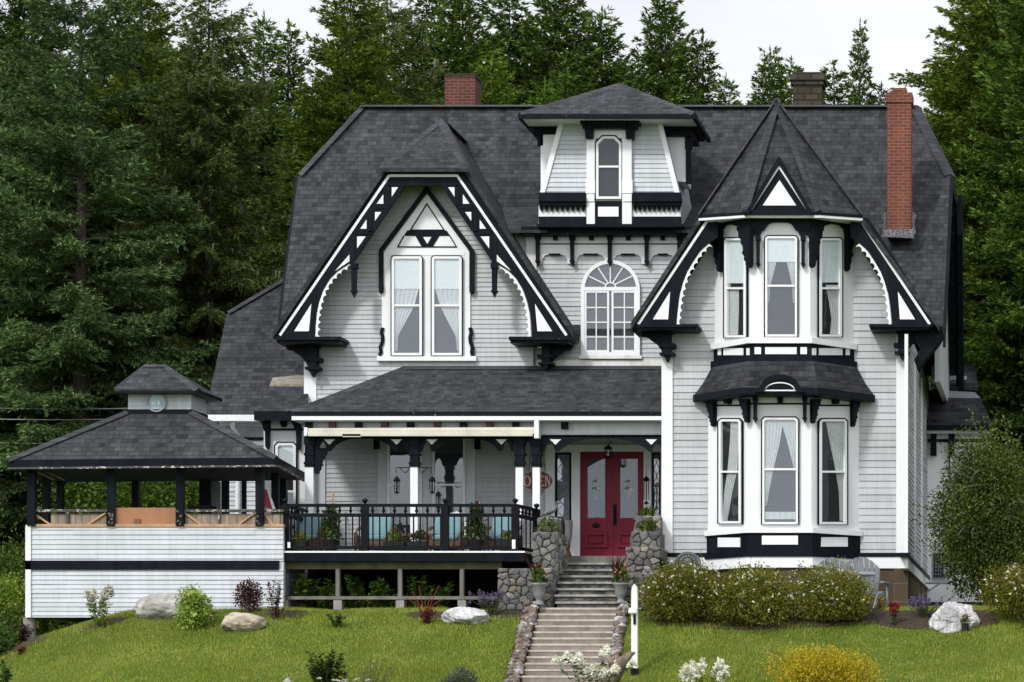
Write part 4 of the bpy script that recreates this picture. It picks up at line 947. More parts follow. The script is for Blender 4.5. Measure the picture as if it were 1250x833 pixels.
FPc = FR(.30)
mb = MB().frect(FPc, 371, 512.5, 811, 533.5, -.1, .0); mb.frect(FPc, 371, 527, 811, 529.5, 0, .02); pf = part(mb, 'porch_frieze', CLAPW, pr)
for i, x in enumerate((376, 405, 437, 469, 500.5, 533, 565, 597, 629, 688.7)): part(MB().frect(FPc, x - 4, 513.5, x + 4, 523.5, .0, .14), 'frieze_block', (BLACK if i % 2 == 0 else MAROON) if i < 9 else BLACK, pf)
mb = MB(); xp = [(371, 383, 'a'), (500.5, 510), (629, 638), (649.5, 659), (808, 811)]
def valance(a, b, sm, capo=5):
    """arched board between two posts: a small arch at each post and one wide arch"""
    pts = [(a, 531), (b, 531), (b, 552)]
    def small(x0, x1): return [(x0 + (x1 - x0) * t, 551 - 12 * math.sin(math.pi * t)) for t in [k / 8 for k in range(9)]]
    if sm and b - a > 60:
        pts += small(b - 3, b - sm); c0, c1 = b - sm - 3, a + sm + 3
        for k in range(17):
            t = k / 16; u = 2 * t - 1; pts.append((c0 + (c1 - c0) * t, 551 - 15.5 * (1 - abs(u) ** 3.2)))
        pts += small(a + sm, a + 3)
    else: pts += small(b, a)
    pts += [(a, 552)]
    return mb.fprism(FPc, pts, -.06, -.0)
valance(385, 499, 15); valance(512, 627, 15); valance(639, 649, 0); valance(661, 812, 17)
va = part(mb, 'porch_valance', BLACK, pr)
mb = MB()
for x in (402, 484, 527, 612, 678, 795): mb.fprism(FPc, [(x - 7, 536.5), (x + 7, 536.5), (x + 3, 540), (x + 1, 542.5), (x - 1, 542.5), (x - 3, 540)], 0, .012)
each(mb, 'valance_inset', WHITE, va)
for x0, x1 in ((372, 382.5), (500.8, 509.8), (629.3, 638.2), (650, 658.8)):
    p = part(MB().pbox(x0, 566, x1, 678 if x0 < 640 else 634, .27, .44), 'porch_post', WHITE)
    mb = MB(); xc = (x0 + x1) / 2
    for ya, yb, h in ((533, 543, 6.4), (543, 553, 5.4), (553, 556, 6.6), (556, 564, 5.2), (564, 567, 6.6), (567, 570, 5.6)): mb.pbox(xc - h, ya, xc + h, yb, .27 - (h - 4) * .012, .44 + (h - 4) * .012)
    part(mb, 'post_capital', BLACK, p)
mb = scroll(FPc, 384, 547, 400, 579, -.12, .02); part(mb, 'porch_scroll', BLACK, pr)
FK = FR(2.40)
mb = MB(); boards(mb, FK, [[(386, 700), (386, 512), (655, 512), (655, 700)]]); part(mb, 'porch_wall', CLAP, recalc=False)
mb = MB(); mb.frect(FK, 384, 512, 397, 700, 0, .05); mb.frect(FK, 461, 530, 473, 700, 0, .06); mb.frect(FK, 515, 530, 528, 700, 0, .06); mb.frect(FK, 567.5, 530, 580, 700, 0, .06); mb.frect(FK, 461, 526, 580, 533, 0, .07); part(mb, 'porch_window_casing', CLAPW)
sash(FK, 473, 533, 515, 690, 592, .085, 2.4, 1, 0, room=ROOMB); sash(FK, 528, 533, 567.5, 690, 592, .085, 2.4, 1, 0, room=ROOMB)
mb = MB()
for x in (459, 582): mb.frect(FK, x - 3, 533, x + 3, 548, .03, .2)
each(mb, 'window_bracket', BLACK)
# entrance
DSH = paint('grey_door_backing', (.13, .155, .165), .7, .08, 3)  # even grey backing that sets the tone of the door glass
FDr = FR(2.46)
mb = MB(); mb.frect(FDr, 652, 512, 815, 700, -.08, .0); ew = part(mb, 'entrance_wall', CLAPW)
mb = MB(); mb.frect(FDr, 666, 543, 812, 551.5, 0, .07)
for x0, x1 in ((666, 677), (697.5, 708), (785.5, 795), (806.5, 812)): mb.frect(FDr, x0, 551, x1, 690, 0, .06)
mb.frect(FDr, 677, 640, 698, 690, 0, .04); mb.frect(FDr, 706, 680.5, 788, 690, .0, .12); part(mb, 'entrance_frame', WHITE, ew)
mb = MB()
for x0, x1 in ((678, 697), (796, 806.5)):
    mb.fband(FDr, [(x0, 640), (x0, 553), (x1, 553), (x1, 640)], [(x0 + 2, 638), (x0 + 2, 555), (x1 - 2, 555), (x1 - 2, 638)], .0, .05, True)
each(mb, 'sidelight_frame', BLACK, ew)
mb = MB()
for x0, x1 in ((680, 695), (798, 805)): mb.frect(FDr, x0, 555, x1, 638, .012, .018)
each(mb, 'sidelight_pane', GLASS, ew)
mb = MB()
for x0, x1 in ((680, 695), (798, 805)):
    w = x1 - x0
    for k in range(-1, 5):
        ya = 556 + k * 17
        for s in (0, 1):
            pts = [(x0, ya), (x0 + w, ya + 17)] if s else [(x0 + w, ya), (x0, ya + 17)]
            pts = [(x, min(max(y, 555), 638)) for x, y in pts]
            if abs(pts[0][1] - pts[1][1]) > 3: mb.stroke(FDr, pts, .8, .018, .026)
part(mb, 'sidelight_lattice', PIER, ew)
dd = part(MB().frect(FDr, 708, 551.5, 785.5, 681, .0, .02), 'double_door', RED)
for x0, x1, g0, g1 in ((709, 746.8, 716.7, 738.6), (747.6, 784.6, 756.6, 778.5)):
    mb = MB(); mb.fband(FDr, [(x0, 680), (x0, 553), (x1, 553), (x1, 680)], [(g0, 632.5), (g0, 560), (g1, 560), (g1, 632.5)], .02, .06, True)
    mb.fband(FDr, [(g0 - 2.5, 635), (g0 - 2.5, 557.5), (g1 + 2.5, 557.5), (g1 + 2.5, 635)], [(g0, 632.5), (g0, 560), (g1, 560), (g1, 632.5)], .06, .072, True)
    mb.fband(FDr, [(g0 - 3, 668.5), (g0 - 3, 650), (g1 + 3, 650), (g1 + 3, 668.5)], [(g0 + 1, 665), (g0 + 1, 653.5), (g1 - 1, 653.5), (g1 - 1, 665)], .05, .11, True)
    mb.frect(FDr, g0 + 3.5, 655.5, g1 - 3.5, 663.5, .05, .10); part(mb, 'door_leaf', RED, dd)
    part(MB().frect(FDr, g0 - .3, 559.7, g1 + .3, 632.8, .028, .034), 'door_pane', GLASSD, dd)
    part(MB().frect(FDr, g0 - .3, 559.7, g1 + .3, 632.8, .021, .025), 'door_backing', DSH, dd)
    mb = MB(); xc = (g0 + g1) / 2
    for cy, sc in ((589, 1.0), (598, 1.15)):
        for a in (-160, -125, -60, -20, 10, 170, 205, -95):
            L_ = 6.2 * sc; ex, ey = xc + L_ * math.cos(R(a)), cy + L_ * .55 * math.sin(R(a)) + 1.8
            mx, my = xc + L_ * .55 * math.cos(R(a)), cy + L_ * .75 * math.sin(R(a))
            mb.fprism(FDr, [(xc - .5, cy), (mx, my - .9), (ex, ey), (mx, my + .9), (xc + .5, cy + .4)], .035, .037)
    mb.fprism(FDr, [(xc - .7, 598), (xc + .6, 598), (xc + .4, 610), (xc - .9, 610)], .035, .0372); mb.fprism(FDr, [(xc + 2, 600), (xc + 2.8, 600), (xc + 1.9, 606), (xc + 1.2, 606)], .035, .0372)
    each(mb, 'etched_palm', FROST, dd)
mb = MB().frect(FDr, 746.2, 551.5, 748.2, 680.5, .05, .075); part(mb, 'astragal', RED, dd)
mb = MB(); mb.frect(FDr, 748.6, 616, 752.6, 642, .06, .08); mb.tube([FDr.pt(750.6, 622, .08), FDr.pt(750.6, 624, .13), FDr.pt(750.6, 636, .13), FDr.pt(750.6, 638, .08)], .012, 6); mb.frect(FDr, 748.8, 616, 752.4, 620.5, .08, .1); part(mb, 'door_handle', IRON, dd)
mb = MB(); mb.fprism(FDr, arcpts(727.7, 641.7, 5.3, 3.2, 0, 345, 18), .06, .07); part(mb, 'letter_plate', IRON, dd)
# awning rolled under the porch eave
mb = MB(); z0 = W(0, 528, .1); pa_, pb_ = W(376, 527, .12), W(656, 525.5, .12)
mb.tube([pa_, pb_], .075, 10); mb.pbox(374, 524.5, 656, 529.5, .02, .2)
aw_ = mb.build('retractable_awning', CREAM); tag(aw_, 'rolled cream awning cassette along the front of the porch frieze', 'awning')
mb = MB(); mb.pbox(418, 530, 440, 533.5, 0, .12); mb.pbox(376, 529.3, 650, 532.5, .0, .1); mb.build('front_bar', CREAM, aw_)
mb = MB(); mb.pbox(652, 512.5, 657.5, 535, -.03, .22); mb.pbox(371, 522, 375, 532, -.01, .22); each(mb, 'end_cap', WHITE, aw_)
# OPEN sign
FSn = FR(1.2)
sx, sy, sa, sb = 655.5, 587.2, 18.6, 12.0
def ell(a, b, n=28): return [(sx + a * math.cos(2 * math.pi * k / n), sy + b * math.sin(2 * math.pi * k / n)) for k in range(n)]
sg = MB().fprism(FSn, ell(sa, sb), -.04, 0).build('open_sign', REDW); tag(sg, 'oval maroon wooden sign with pale serif letters reading OPEN behind the porch posts', 'sign')
MB().fband(FSn, ell(sa, sb), ell(sa - 1.0, sb - 1.0), 0, .012, True).build('sign_rim', WOODG, sg)
mb = MB(); yT, yB = sy - 6.4, sy + 6.4; w0, w1 = 0, .014
def E_(cx, cy, a, b, n=20): return [(cx + a * math.cos(2 * math.pi * k / n), cy + b * math.sin(2 * math.pi * k / n)) for k in range(n)]
mb.fband(FSn, E_(643.5, sy, 4.6, 6.5), E_(643.5, sy, 2.7, 5.4), w0, w1, True)
def stem(x, wd=1.6): mb.frect(FSn, x - wd / 2, yT, x + wd / 2, yB, w0, w1)
def serif(x, y, wd=1.9): mb.frect(FSn, x - wd, y - .45, x + wd, y + .45, w0, w1 + .001)
stem(651); serif(651, yT + .45); serif(651, yB - .45)
mb.fband(FSn, [(651.5, yT)] + [(653 + 2.6 * math.cos(R(a)), sy - 3.2 - 3.2 * math.sin(R(a))) for a in range(90, -91, -22)] + [(651.5, sy)], [(651.5, yT + .9)] + [(653 + 1.4 * math.cos(R(a)), sy - 3.2 - 2.3 * math.sin(R(a))) for a in range(90, -91, -22)] + [(651.5, sy - .9)], w0, w1)
stem(659); serif(659, yT + .45); serif(659, yB - .45)
for y, l in ((yT + .5, 4.4), (sy, 3.2), (yB - .5, 4.6)): mb.frect(FSn, 659, y - .5, 659 + l, y + .5, w0, w1 + .002)
for x, y in ((663.2, yT + 1.2), (663.4, yB - 1.2)): mb.frect(FSn, x - .4, y - 1.2, x + .4, y + 1.2, w0, w1 + .003)
stem(666.2, 1.0); stem(671, 1.0); serif(666.2, yT + .45, 1.5); serif(666.2, yB - .45, 1.5); serif(671, yT + .45, 1.5)
mb.fprism(FSn, [(665.8, yT), (667.4, yT), (671.5, yB), (670.3, yB)], w0, w1 + .002)
mb.build('sign_lettering', PINKW, sg)
mb = MB(); mb.tube([FSn.pt(645, 575, -.02), FSn.pt(649, 545, -.02)], .008, 4); mb.tube([FSn.pt(666, 575, -.02), FSn.pt(661, 545, -.02)], .008, 4); mb.build('hanging_wire', IRON, sg)
mb = MB()
for k in range(7): mb.ball(FSn.pt(649 + k * 2.2, 601 + 3 * math.sin(k * 1.9), -.02), .05, 1, jit=.2)
o = mb.build('shell_garland', WOODB); tag(o, 'small pale garland hanging under the OPEN sign', 'garland')
# lantern and bells
FLt = FR(1.3); c = FLt.pt(742.5, 552, 0)
lt = empty('porch_lantern', 'black wrought lantern hanging in front of the red doors', 'lantern', c)
mb = MB(); mb.lathe(c, [(.01, .16), (.09, .10), (.10, .07), (.03, .06)], 8); mb.lathe(c, [(.08, -.10), (.09, -.12), (.02, -.16)], 8)
for k in range(6): a = k * math.pi / 3; mb.tube([c + Vector((.085 * math.cos(a), .085 * math.sin(a), -.1)), c + Vector((.085 * math.cos(a), .085 * math.sin(a), .08))], .008, 4)
mb.tube([c + Vector((0, 0, .16)), c + Vector((-.06, 0, .22)), c + Vector((0, 0, .30)), c + Vector((.06, 0, .22)), c + Vector((0, 0, .16))], .010, 5); mb.tube([c + Vector((0, 0, .30)), c + Vector((0, 0, .42))], .008, 4)
mb.build('lantern_frame', IRON, lt); MB().lathe(c, [(.07, -.1), (.07, .07)], 8).build('lantern_glass', GLASSD, lt)
def chime(px, py0, py1, y, label, nm='wind_chime'):
    f = FR(y); a = f.pt(px, py0); b = f.pt(px, py1)
    mb = MB(); L = a.z - b.z; mb.tube([a, b], .006, 4); mb.lathe(a - Vector((0, 0, L * .35)), [(.01, .10), (.05, .06), (.085, 0), (.03, -.02)], 8); mb.lathe(b + Vector((0, 0, L * .12)), [(.01, .07), (.045, .03), (.06, 0)], 8)
    for k in range(4): mb.tube([a + Vector((.05 * math.cos(k * 1.6), .05 * math.sin(k * 1.6), -L * .38)), a + Vector((.05 * math.cos(k * 1.6), .05 * math.sin(k * 1.6), -L * .78))], .009, 5)
    o = mb.build(nm, IRON); tag(o, label, 'wind chime'); return o
chime(484.5, 577, 606, .1, 'dark wind chime hanging from a scroll arm left of a white porch post')
chime(527.5, 577, 606, .1, 'dark wind chime hanging from a scroll arm right of a white porch post')
chime(789, 568, 622, 1.6, 'black string of bells hanging beside the right edge of the red doors', 'bell_string')
for s, lab in ((-1, 'on the gazebo side of'), (1, 'on the door side of')):
    f = FR(.26); mb = MB(); mb.tube([f.pt(505 + s * 5, 571), f.pt(505 + s * 21.5, 571), f.pt(505 + s * 21.5, 577)], .010, 5)
    mb.tube([f.pt(505 + s * (6 + 11 * t), 572 + 9 * math.sin(t * 3.1) * (1 - t)) for t in [k / 8 for k in range(9)]], .009, 5)
    o = mb.build('scroll_arm', IRON); tag(o, 'black iron scroll arm with a wind chime, %s a porch post' % lab, 'bracket')
mb = MB(); mb.tube([W(402, 640, 1.6), W(407, 601, 2.0)], .022, 6); o = mb.build('wooden_pole', CEDAR); tag(o, 'thin wooden pole leaning at the left end of the porch', 'pole')
# ---------------------------------------------------------------- deck
zd = W(0, 673.5, -1.5).z; xd0, xd1 = W(338, 0, -1.5).x, W(640, 0, -1.5).x
deck = empty('porch_deck', 'raised porch deck with black fascia on weathered posts in front of the house', 'deck', (W(490, 0, 0).x, 0, ground(-3, -1)))
mb = MB(); mb.box(xd0 + .03, xd1 - .02, -1.46, 2.4, zd - .16, zd); mb.box(xd1 - .05, W(770, 0, 0).x, .0, 2.4, zd - .2, zd - .01); mb.build('deck_boards', WOODG, deck)
mb = MB(); mb.box(xd0, xd1, -1.53, -1.46, zd - .21, zd - .03); mb.box(xd1 - .06, xd1, -1.46, .0, zd - .21, zd - .03); mb.build('deck_fascia', BLACK, deck)
mb = MB(); mb.box(xd0 - .01, xd1 + .02, -1.56, -1.44, zd - .028, zd + .008); mb.box(xd1 - .06, xd1 + .02, -1.44, .0, zd - .028, zd + .008); mb.build('white_edge_strip', WHITE, deck)
mb = MB(); mb.pbox(345, 686, 612, 695, -1.35, -1.2); mb.build('deck_beam', WOODO, deck)
for x in (346, 412, 488, 563.5):
    p = MB().pbox(x - 2.4, 694, x + 2.4, 740, -1.36, -1.22).build('deck_post', WOODG, deck)
    MB().pbox(x - 5, 733, x + 5, 754, -1.42, -1.12).build('post_footing', PIER, p)
MB().pbox(350, 728, 608, 732, -1.38, -1.30).build('lower_rail', WOODG, deck)
mb = MB(); mb.pbox(340, 684, 655, 760, 2.1, 2.3); part(mb, 'cellar_wall', DARK)  # near-black colour stands in for the shade under the deck
# railing
FRl = FR(-1.40); rlg = empty('deck_railing', 'black turned railing with ball-topped posts along the porch deck', 'railing', W(490, 674, -1.4))
def zz(py): return W(0, py, -1.4).z
xl_, xr_ = W(347.7, 0, -1.4).x, W(629, 0, -1.4).x; xb_, yb_ = W(655, 0, .1).x, .1
runs = [((xl_, -1.4), (xr_, -1.4), 1), ((xr_, -1.4), (xb_, yb_), 1), ((xl_, -1.4), (xl_ + .05, .2), 1)]
for (a, b, q) in runs:
    A, B = Vector((*a, 0)), Vector((*b, 0)); L = (B - A).length; d = (B - A) / L; s = Vector((-d.y, d.x, 0))
    def bar(z0, z1, hw, nm):
        m = MB(); m.prism([A + s * hw + Vector((0, 0, z0)), A - s * hw + Vector((0, 0, z0)), A - s * hw + Vector((0, 0, z1)), A + s * hw + Vector((0, 0, z1))], B - A); m.build(nm, IRON, rlg)
    bar(zz(619), zz(615.3), .04, 'top_rail'); bar(zz(631.2), zz(627), .035, 'middle_rail'); bar(zz(670.5), zz(666.8), .035, 'bottom_rail')
    n = int(L / .142); 
    front = b[1] == -1.4
    for k in range(1, n):
        p = A + d * (L * k / n); m = MB(); z0, z1 = zz(668), zz(629)
        m.prism([p + Vector((-.014, -.014, z0)), p + Vector((.014, -.014, z0)), p + Vector((.014, .014, z0)), p + Vector((-.014, .014, z0))], (0, 0, z1 - z0))
        if front or k % 2: m.build('baluster', IRON, rlg)
    n2 = int(L / .235)
    for k in range(1, n2):
        p = A + d * (L * k / n2); z0, z1 = zz(628), zz(618); h = z1 - z0
        m = MB().lathe(p + Vector((0, 0, z0)), [(.016, 0), (.016, h * .18), (.036, h * .35), (.036, h * .5), (.018, h * .66), (.026, h * .78), (.014, h)], 7); m.build('spindle', IRON, rlg)
for x, y in ((xl_, -1.4), (W(445.6, 0, -1.4).x, -1.4), (W(543.5, 0, -1.4).x, -1.4), (xr_, -1.4), (xb_, yb_)):
    m = MB().box(x - .075, x + .075, y - .075, y + .075, zd, zz(617)); m.lathe((x, y, zz(617)), [(.085, 0), (.085, .015), (.03, .03), (.025, .05), (.055, .075), (.065, .10), (.055, .13), (.0, .155)], 10); m.build('railing_post', IRON, rlg)
MB().pbox(625, 659, 629, 670, -1.52, -1.45).build('white_latch', WHITE, rlg)
MB().pbox(351, 662, 354, 669, -1.50, -1.45).build('white_latch', WHITE, rlg)
# ---------------------------------------------------------------- stone walls and stairs
xs0 = lambda px, y: W(px, 0, y).x
rs = random.Random(5)
def stonewall(name, label, blocks):
    root = empty(name, label, 'stone wall', W(blocks[0][0], blocks[0][3], blocks[0][4]))
    mb, ms = MB(), MB()
    for (x0, y0, x1, y1, yf, yb, side) in blocks:
        a, b = W(x0, y1, yf), W(x1, y0, yf)
        mb.box(a.x + .02, b.x - .02, yf + .04, yb, a.z, b.z - .03)
        f = FR(yf + .035); stones(ms, f, x0, y0, x1, y1, .175, .0, rs, .006)
        if side > 0:
            g = Face(x1, yf, PX(b.x, yb), yb); g_ = lambda y, py: (PX(b.x, y), CY - (W(0, py, yf).z - OZ) / (S * (D + y) / D))
            p0, p1 = g_(yf, y0), g_(yb, y1); stones(ms, g, p0[0], p0[1], p1[0], p1[1], .175, -.02, rs, .006)
        if side < 0:
            g = Face(PX(a.x, yb), yb, x0, yf); g_ = lambda y, py: (PX(a.x, y), CY - (W(0, py, yf).z - OZ) / (S * (D + y) / D))
            p0, p1 = g_(yb, y0), g_(yf, y1); stones(ms, g, p0[0], p0[1], p1[0], p1[1], .175, -.02, rs, .006)
        # top stones
        x = a.x + .04
        while x < b.x - .12:
            y = yf
            while y < yb:
                ms.ball((x + .06, y + .13, b.z - .035), rs.uniform(.085, .12), 1, (1.15, 1.2, .42), .18, rnd=rs); y += .2
            x += .17
    mb.build('mortar_core', MORTAR, root); ms.build('field_stones_face', STONE, root)['kind'] = 'stuff'
    return root
stonewall('stone_wall', 'grey field-stone wall stepping up left of the entrance stairs, under the deck corner',
          [(608, 694, 674, 745, -1.9, -.3, 1), (650, 650, 679, 700, -1.55, -.35, 1), (656, 632, 678, 655, -1.2, -.2, 1)])
stonewall('stone_wall', 'rubble stone pier with steps of plants, between the red doors and the flowering bushes',
          [(757, 700, 806, 745, -1.9, -.1, -1), (766, 668, 806, 705, -1.4, -.1, -1), (771, 649, 806.5, 672, -.9, -.1, -1), (776, 630, 807, 652, -.5, -.1, -1)])
st = empty('stone_staircase', 'upper stairs with slate treads and rough stone risers leading to the red doors', 'stairs', W(715, 738, -1.1))
ns = 7; tr, ri = MB(), MB()
for k in range(ns):
    t = k / (ns - 1); y = -.05 - 2.05 * t; py = 688 + 46.5 * t; xa = 690 - 12 * t; xb = 766 - 5 * t
    a, b = W(xa, py, y), W(xb, py, y)
    tr.box(a.x, b.x, y - .36 if k < ns - 1 else y - .02, y + .45 if k == 0 else y + .02, a.z - .045, a.z)
    if k < ns - 1:
        z2 = W(0, 688 + 46.5 * (k + 1) / (ns - 1), -.05 - 2.05 * (k + 1) / (ns - 1)).z
        ri.box(a.x + .02, b.x - .02, y - .28, y + .5, z2 - .02, a.z - .045)
yl = -2.1; zl = W(0, 734.5, yl).z - .045; ri.box(W(680, 0, yl).x, W(760, 0, yl).x, yl + .04, yl + .6, zl - .4, zl)
tr.build('slate_tread', SLATE, st)
ro = ri.build('riser_core', MORTAR, st); ms = MB()
for k in range(ns - 1):
    t = k / (ns - 1); y = -.05 - 2.05 * t; py = 688 + 46.5 * t; xa = 691 - 12 * t; xb = 765 - 5 * t
    z1 = W(0, py, y).z - .05; z2 = W(0, 688 + 46.5 * (k + 1) / (ns - 1), -.05 - 2.05 * (k + 1) / (ns - 1)).z
    x = W(xa, py, y).x
    while x < W(xb, py, y).x - .1:
        l = rs.uniform(.14, .34); ms.ball((x + l / 2, y - .27, (z1 + z2) / 2), .5, 2, (l * .98, .06, (z1 - z2) * .95), .05, rnd=rs); x += l
ms.build('riser_stones', STONE, st, smooth=True)
ls = empty('concrete_staircase', 'lower flight of worn concrete steps running down the lawn between stone borders', 'stairs', W(697, 790, -4.4))
edge, body = MB(), MB(); N_ = 17
def stp(k):
    y = -2.3 - .36 * k; py = 742 + 7.6 * k; return y, py, 659 - 1.95 * k, 753 - 1.0 * k
zst = []
for k in range(N_):
    t = k / 12; y = -2.3 - .36 * k; z = OZ + 2.574 - (2.574 - .926) * t; zst.append((y, z))
    pxl, pxr = 659 - 24 * t, 753 - 12 * t; xa, xb = xs0(pxl, y), xs0(pxr, y)
    edge.box(xa, xb, y - .012, y + .06, z - .042, z); body.box(xa, xb, y, y + .42, z - .35, z - .005)
body.build('concrete_step', CONC, ls); edge.build('worn_step_edge', CONCN, ls)
for nm, o0, o1, lab in (('stone_border', -17, -1.5, 'low border of pale stones down the left side of the concrete steps'), ('stone_border', 1.0, 13, 'low border of pale stones down the right side of the concrete steps')):
    root = empty(nm, lab, 'stone border', W(650 if o0 < 0 else 756, 745, -2.3)); mb, ms = MB(), MB()
    for k in range(N_ * 2):
        t = k / 24; y = -2.3 - .18 * k; z = OZ + 2.574 - (2.574 - .926) * t
        e = (659 - 24 * t) if o0 < 0 else (753 - 12 * t)
        wdt = 1 if o0 < 0 else (1 - .15 * t)
        xa, xb = xs0(e + o0 * wdt, y), xs0(e + o1 * wdt, y)
        mb.prism([(xa + .03, y, z - .3), (xb - .03, y, z - .3), (xb - .03, y, z + .07), (xa + .03, y, z + .07)], (0, .2, .08))
        for s, x in ((0, xa), (1, xb)):
            r = rs.uniform(.045, .10); ms.ball((x + (.05 if s == 0 else -.05), y + .05 + rs.uniform(-.06, .06), z + .04 + rs.uniform(-.02, .05)), r, 1, (1.15, 1.35, .85), .24, rs.uniform(-.6, .6), rs)
        for q in range(2):
            r = rs.uniform(.03, .07); ms.ball((rs.uniform(xa, xb), y + rs.uniform(0, .2), z + .10), r, 1, (1.2, 1.2, .7), .15, rnd=rs)
    mb.build('border_core', MORTARD, root); ms.build('border_stones', STONEB, root)['kind'] = 'stuff'
# white rail post by the stairs
pr_ = empty('rail_post', 'slender white wooden post with pointed top and black foot, on the lawn beside the steps', 'post', W(774, 826, -6.2))
y = -6.2; a, b = W(770.5, 816, y), W(778, 725, y)
m = MB().box(a.x, b.x, y, y + .12, a.z - .05, b.z); m.prism([(a.x, y, b.z), (b.x, y, b.z), (b.x - .01, y, b.z + .13), ((a.x + b.x) / 2, y, b.z + .20), (a.x + .01, y, b.z + .13)], (0, .12, 0)); m.build('post_shaft', WHITEP, pr_)
MB().pbox(770, 816, 778.5, 833, y - .01, y + .13).build('post_foot', IRON, pr_)
m = MB(); m.prism([W(768.5, 742, y - .02), W(770.5, 742, y - .02), W(772, 750, y - .02), W(772, 753, y - .02), W(768.5, 748, y - .02)], (0, .1, 0)); m.pbox(767, 743, 777, 748.5, y - .06, y); m.build('rail_bracket', WHITEP, pr_)
MB().pbox(773, 750, 776, 762, y - .03, y).build('post_hinge', IRON, pr_)
# ---------------------------------------------------------------- gazebo
gz = empty('gazebo', 'open-sided gazebo with black posts, hipped shingle roof and small cupola', 'gazebo', W(185, 757, -1.0))
yg = -1.6
e0, e1, e2, e3 = W(10, 562, -2.0), W(338, 559, -2.0), W(371, 577.5, 1.3), W(57, 580, 1.3)
c0, c1 = W(156, 503, -.95), W(234, 503, -.95); c2, c3 = W(236, 505, .25), W(160, 505, .25)
mb = MB(); t = Vector((0, 0, -.05))
for q in ((e0, e1, c1, c0), (e1, e2, c2, c1), (e3, e0, c0, c3), (e2, e3, c3, c2)): mb.prism(list(q), t)
gzr = mb.build('roof', SHING, gz)
mb = MB(); cap(mb, e0, c0, .11, .05); cap(mb, e1, c1, .11, .05); each(mb, 'hip_cap', HIPCAP, gzr, recalc=False)
mb = MB(); d0 = Vector((0, 0, -.16)); uu = Vector((0, 0, .005))
for a, b in ((e0, e1), (e1, e2), (e2, e3), (e3, e0)):
    dd_ = (b - a).normalized(); o = Vector((dd_.y, -dd_.x, 0)) * .03; mb.prism([a + o + uu, b + o + uu, b + o + d0, a + o + d0], -o * 2)
mb.build('roof_fascia', BLACK, gzr)
mb = MB()
for a, b in ((e0, e1), (e1, e2)):
    dd_ = (b - a).normalized(); o = Vector((dd_.y, -dd_.x, 0)) * .035; z1, z2 = Vector((0, 0, -.155)), Vector((0, 0, -.195)); mb.prism([a + o + z1, b + o + z1, b + o + z2, a + o + z2], -o * 1.6)
mb.build('peeling_eave_edge', paint('peeling_edge', (.05, .05, .05), .6, .3, 6, chips=((.50, .48, .44), .55)), gzr)
cc = sum((e0, e1, e2, e3), Vector()) / 4
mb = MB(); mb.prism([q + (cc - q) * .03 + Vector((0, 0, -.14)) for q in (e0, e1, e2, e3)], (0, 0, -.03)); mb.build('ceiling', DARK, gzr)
# cupola
cu = MB(); boards(cu, Face(156.5, -.95, 233.5, -.95), [[(156.5, 505), (156.5, 474), (233.5, 474), (233.5, 505)]], .10, .015); cup = cu.build('cupola', CLAPW, gz, recalc=False)
a, b = W(157, 512, -.94), W(233, 474, -.94); MB().box(a.x, b.x, -.935, .25, a.z, b.z).build('cupola_wall', CLAPW, cup)
MB().box(a.x - .03, b.x + .03, -1.0, .29, W(0, 506, -.95).z, W(0, 500, -.95).z).build('cupola_base', BLACK_OLD, cup)
q0, q1 = W(139, 475.5, -1.28), W(242.5, 475.5, -1.28); q2, q3 = Vector((q1.x, .58, q1.z)), Vector((q0.x, .58, q0.z)); r0, r1 = W(176, 446.5, -.35), W(203, 446.5, -.35)
mb = MB(); t = Vector((0, 0, -.05)); mb.prism([q0, q1, r1, r0], t); mb.prism([q1, q2, r1], t); mb.prism([q2, q3, r0, r1], t); mb.prism([q3, q0, r0], t); mb.build('cupola_roof', SHING, cup)
mb = MB(); cap(mb, q0, r0, .10, .03); cap(mb, q1, r1, .10, .03); cap(mb, r0, r1, .10, .03); mb.build('cupola_hip_cap', HIPCAP, cup, recalc=False)
MB().box(q0.x, q1.x, q0.y - .01, q2.y, q0.z - .075, q0.z - .03).build('cupola_fascia', IRON, cup)
FCu = FR(-.98); gx, gy, gr_ = 190.7, 491, 12
MB().fband(FCu, E_(gx, gy, gr_, gr_, 28), E_(gx, gy, gr_ - 1.6, gr_ - 1.6, 28), -.03, .05, True).build('round_window', GREYP, cup)
MB().fprism(FCu, E_(gx, gy, gr_ - 1.4, gr_ - 1.4, 28), .0, .01).build('round_pane', paint('pale_blue_stained_glass', (.36, .46, .52), .15, .25, 5), cup)
mb = MB()
for x, h, wd in ((185.8, 3.4, 2.2), (188.6, 4.6, 1.5), (193.2, 5.2, 3.0)): mb.fprism(FCu, [(x - wd * .4, gy + 3), (x + wd * .8, gy + 3), (x + wd * .5, gy), (x - wd * .1, gy + 3 - h * 1.2)], .011, .016)
mb.build('sailboat_design', WHITE, cup)
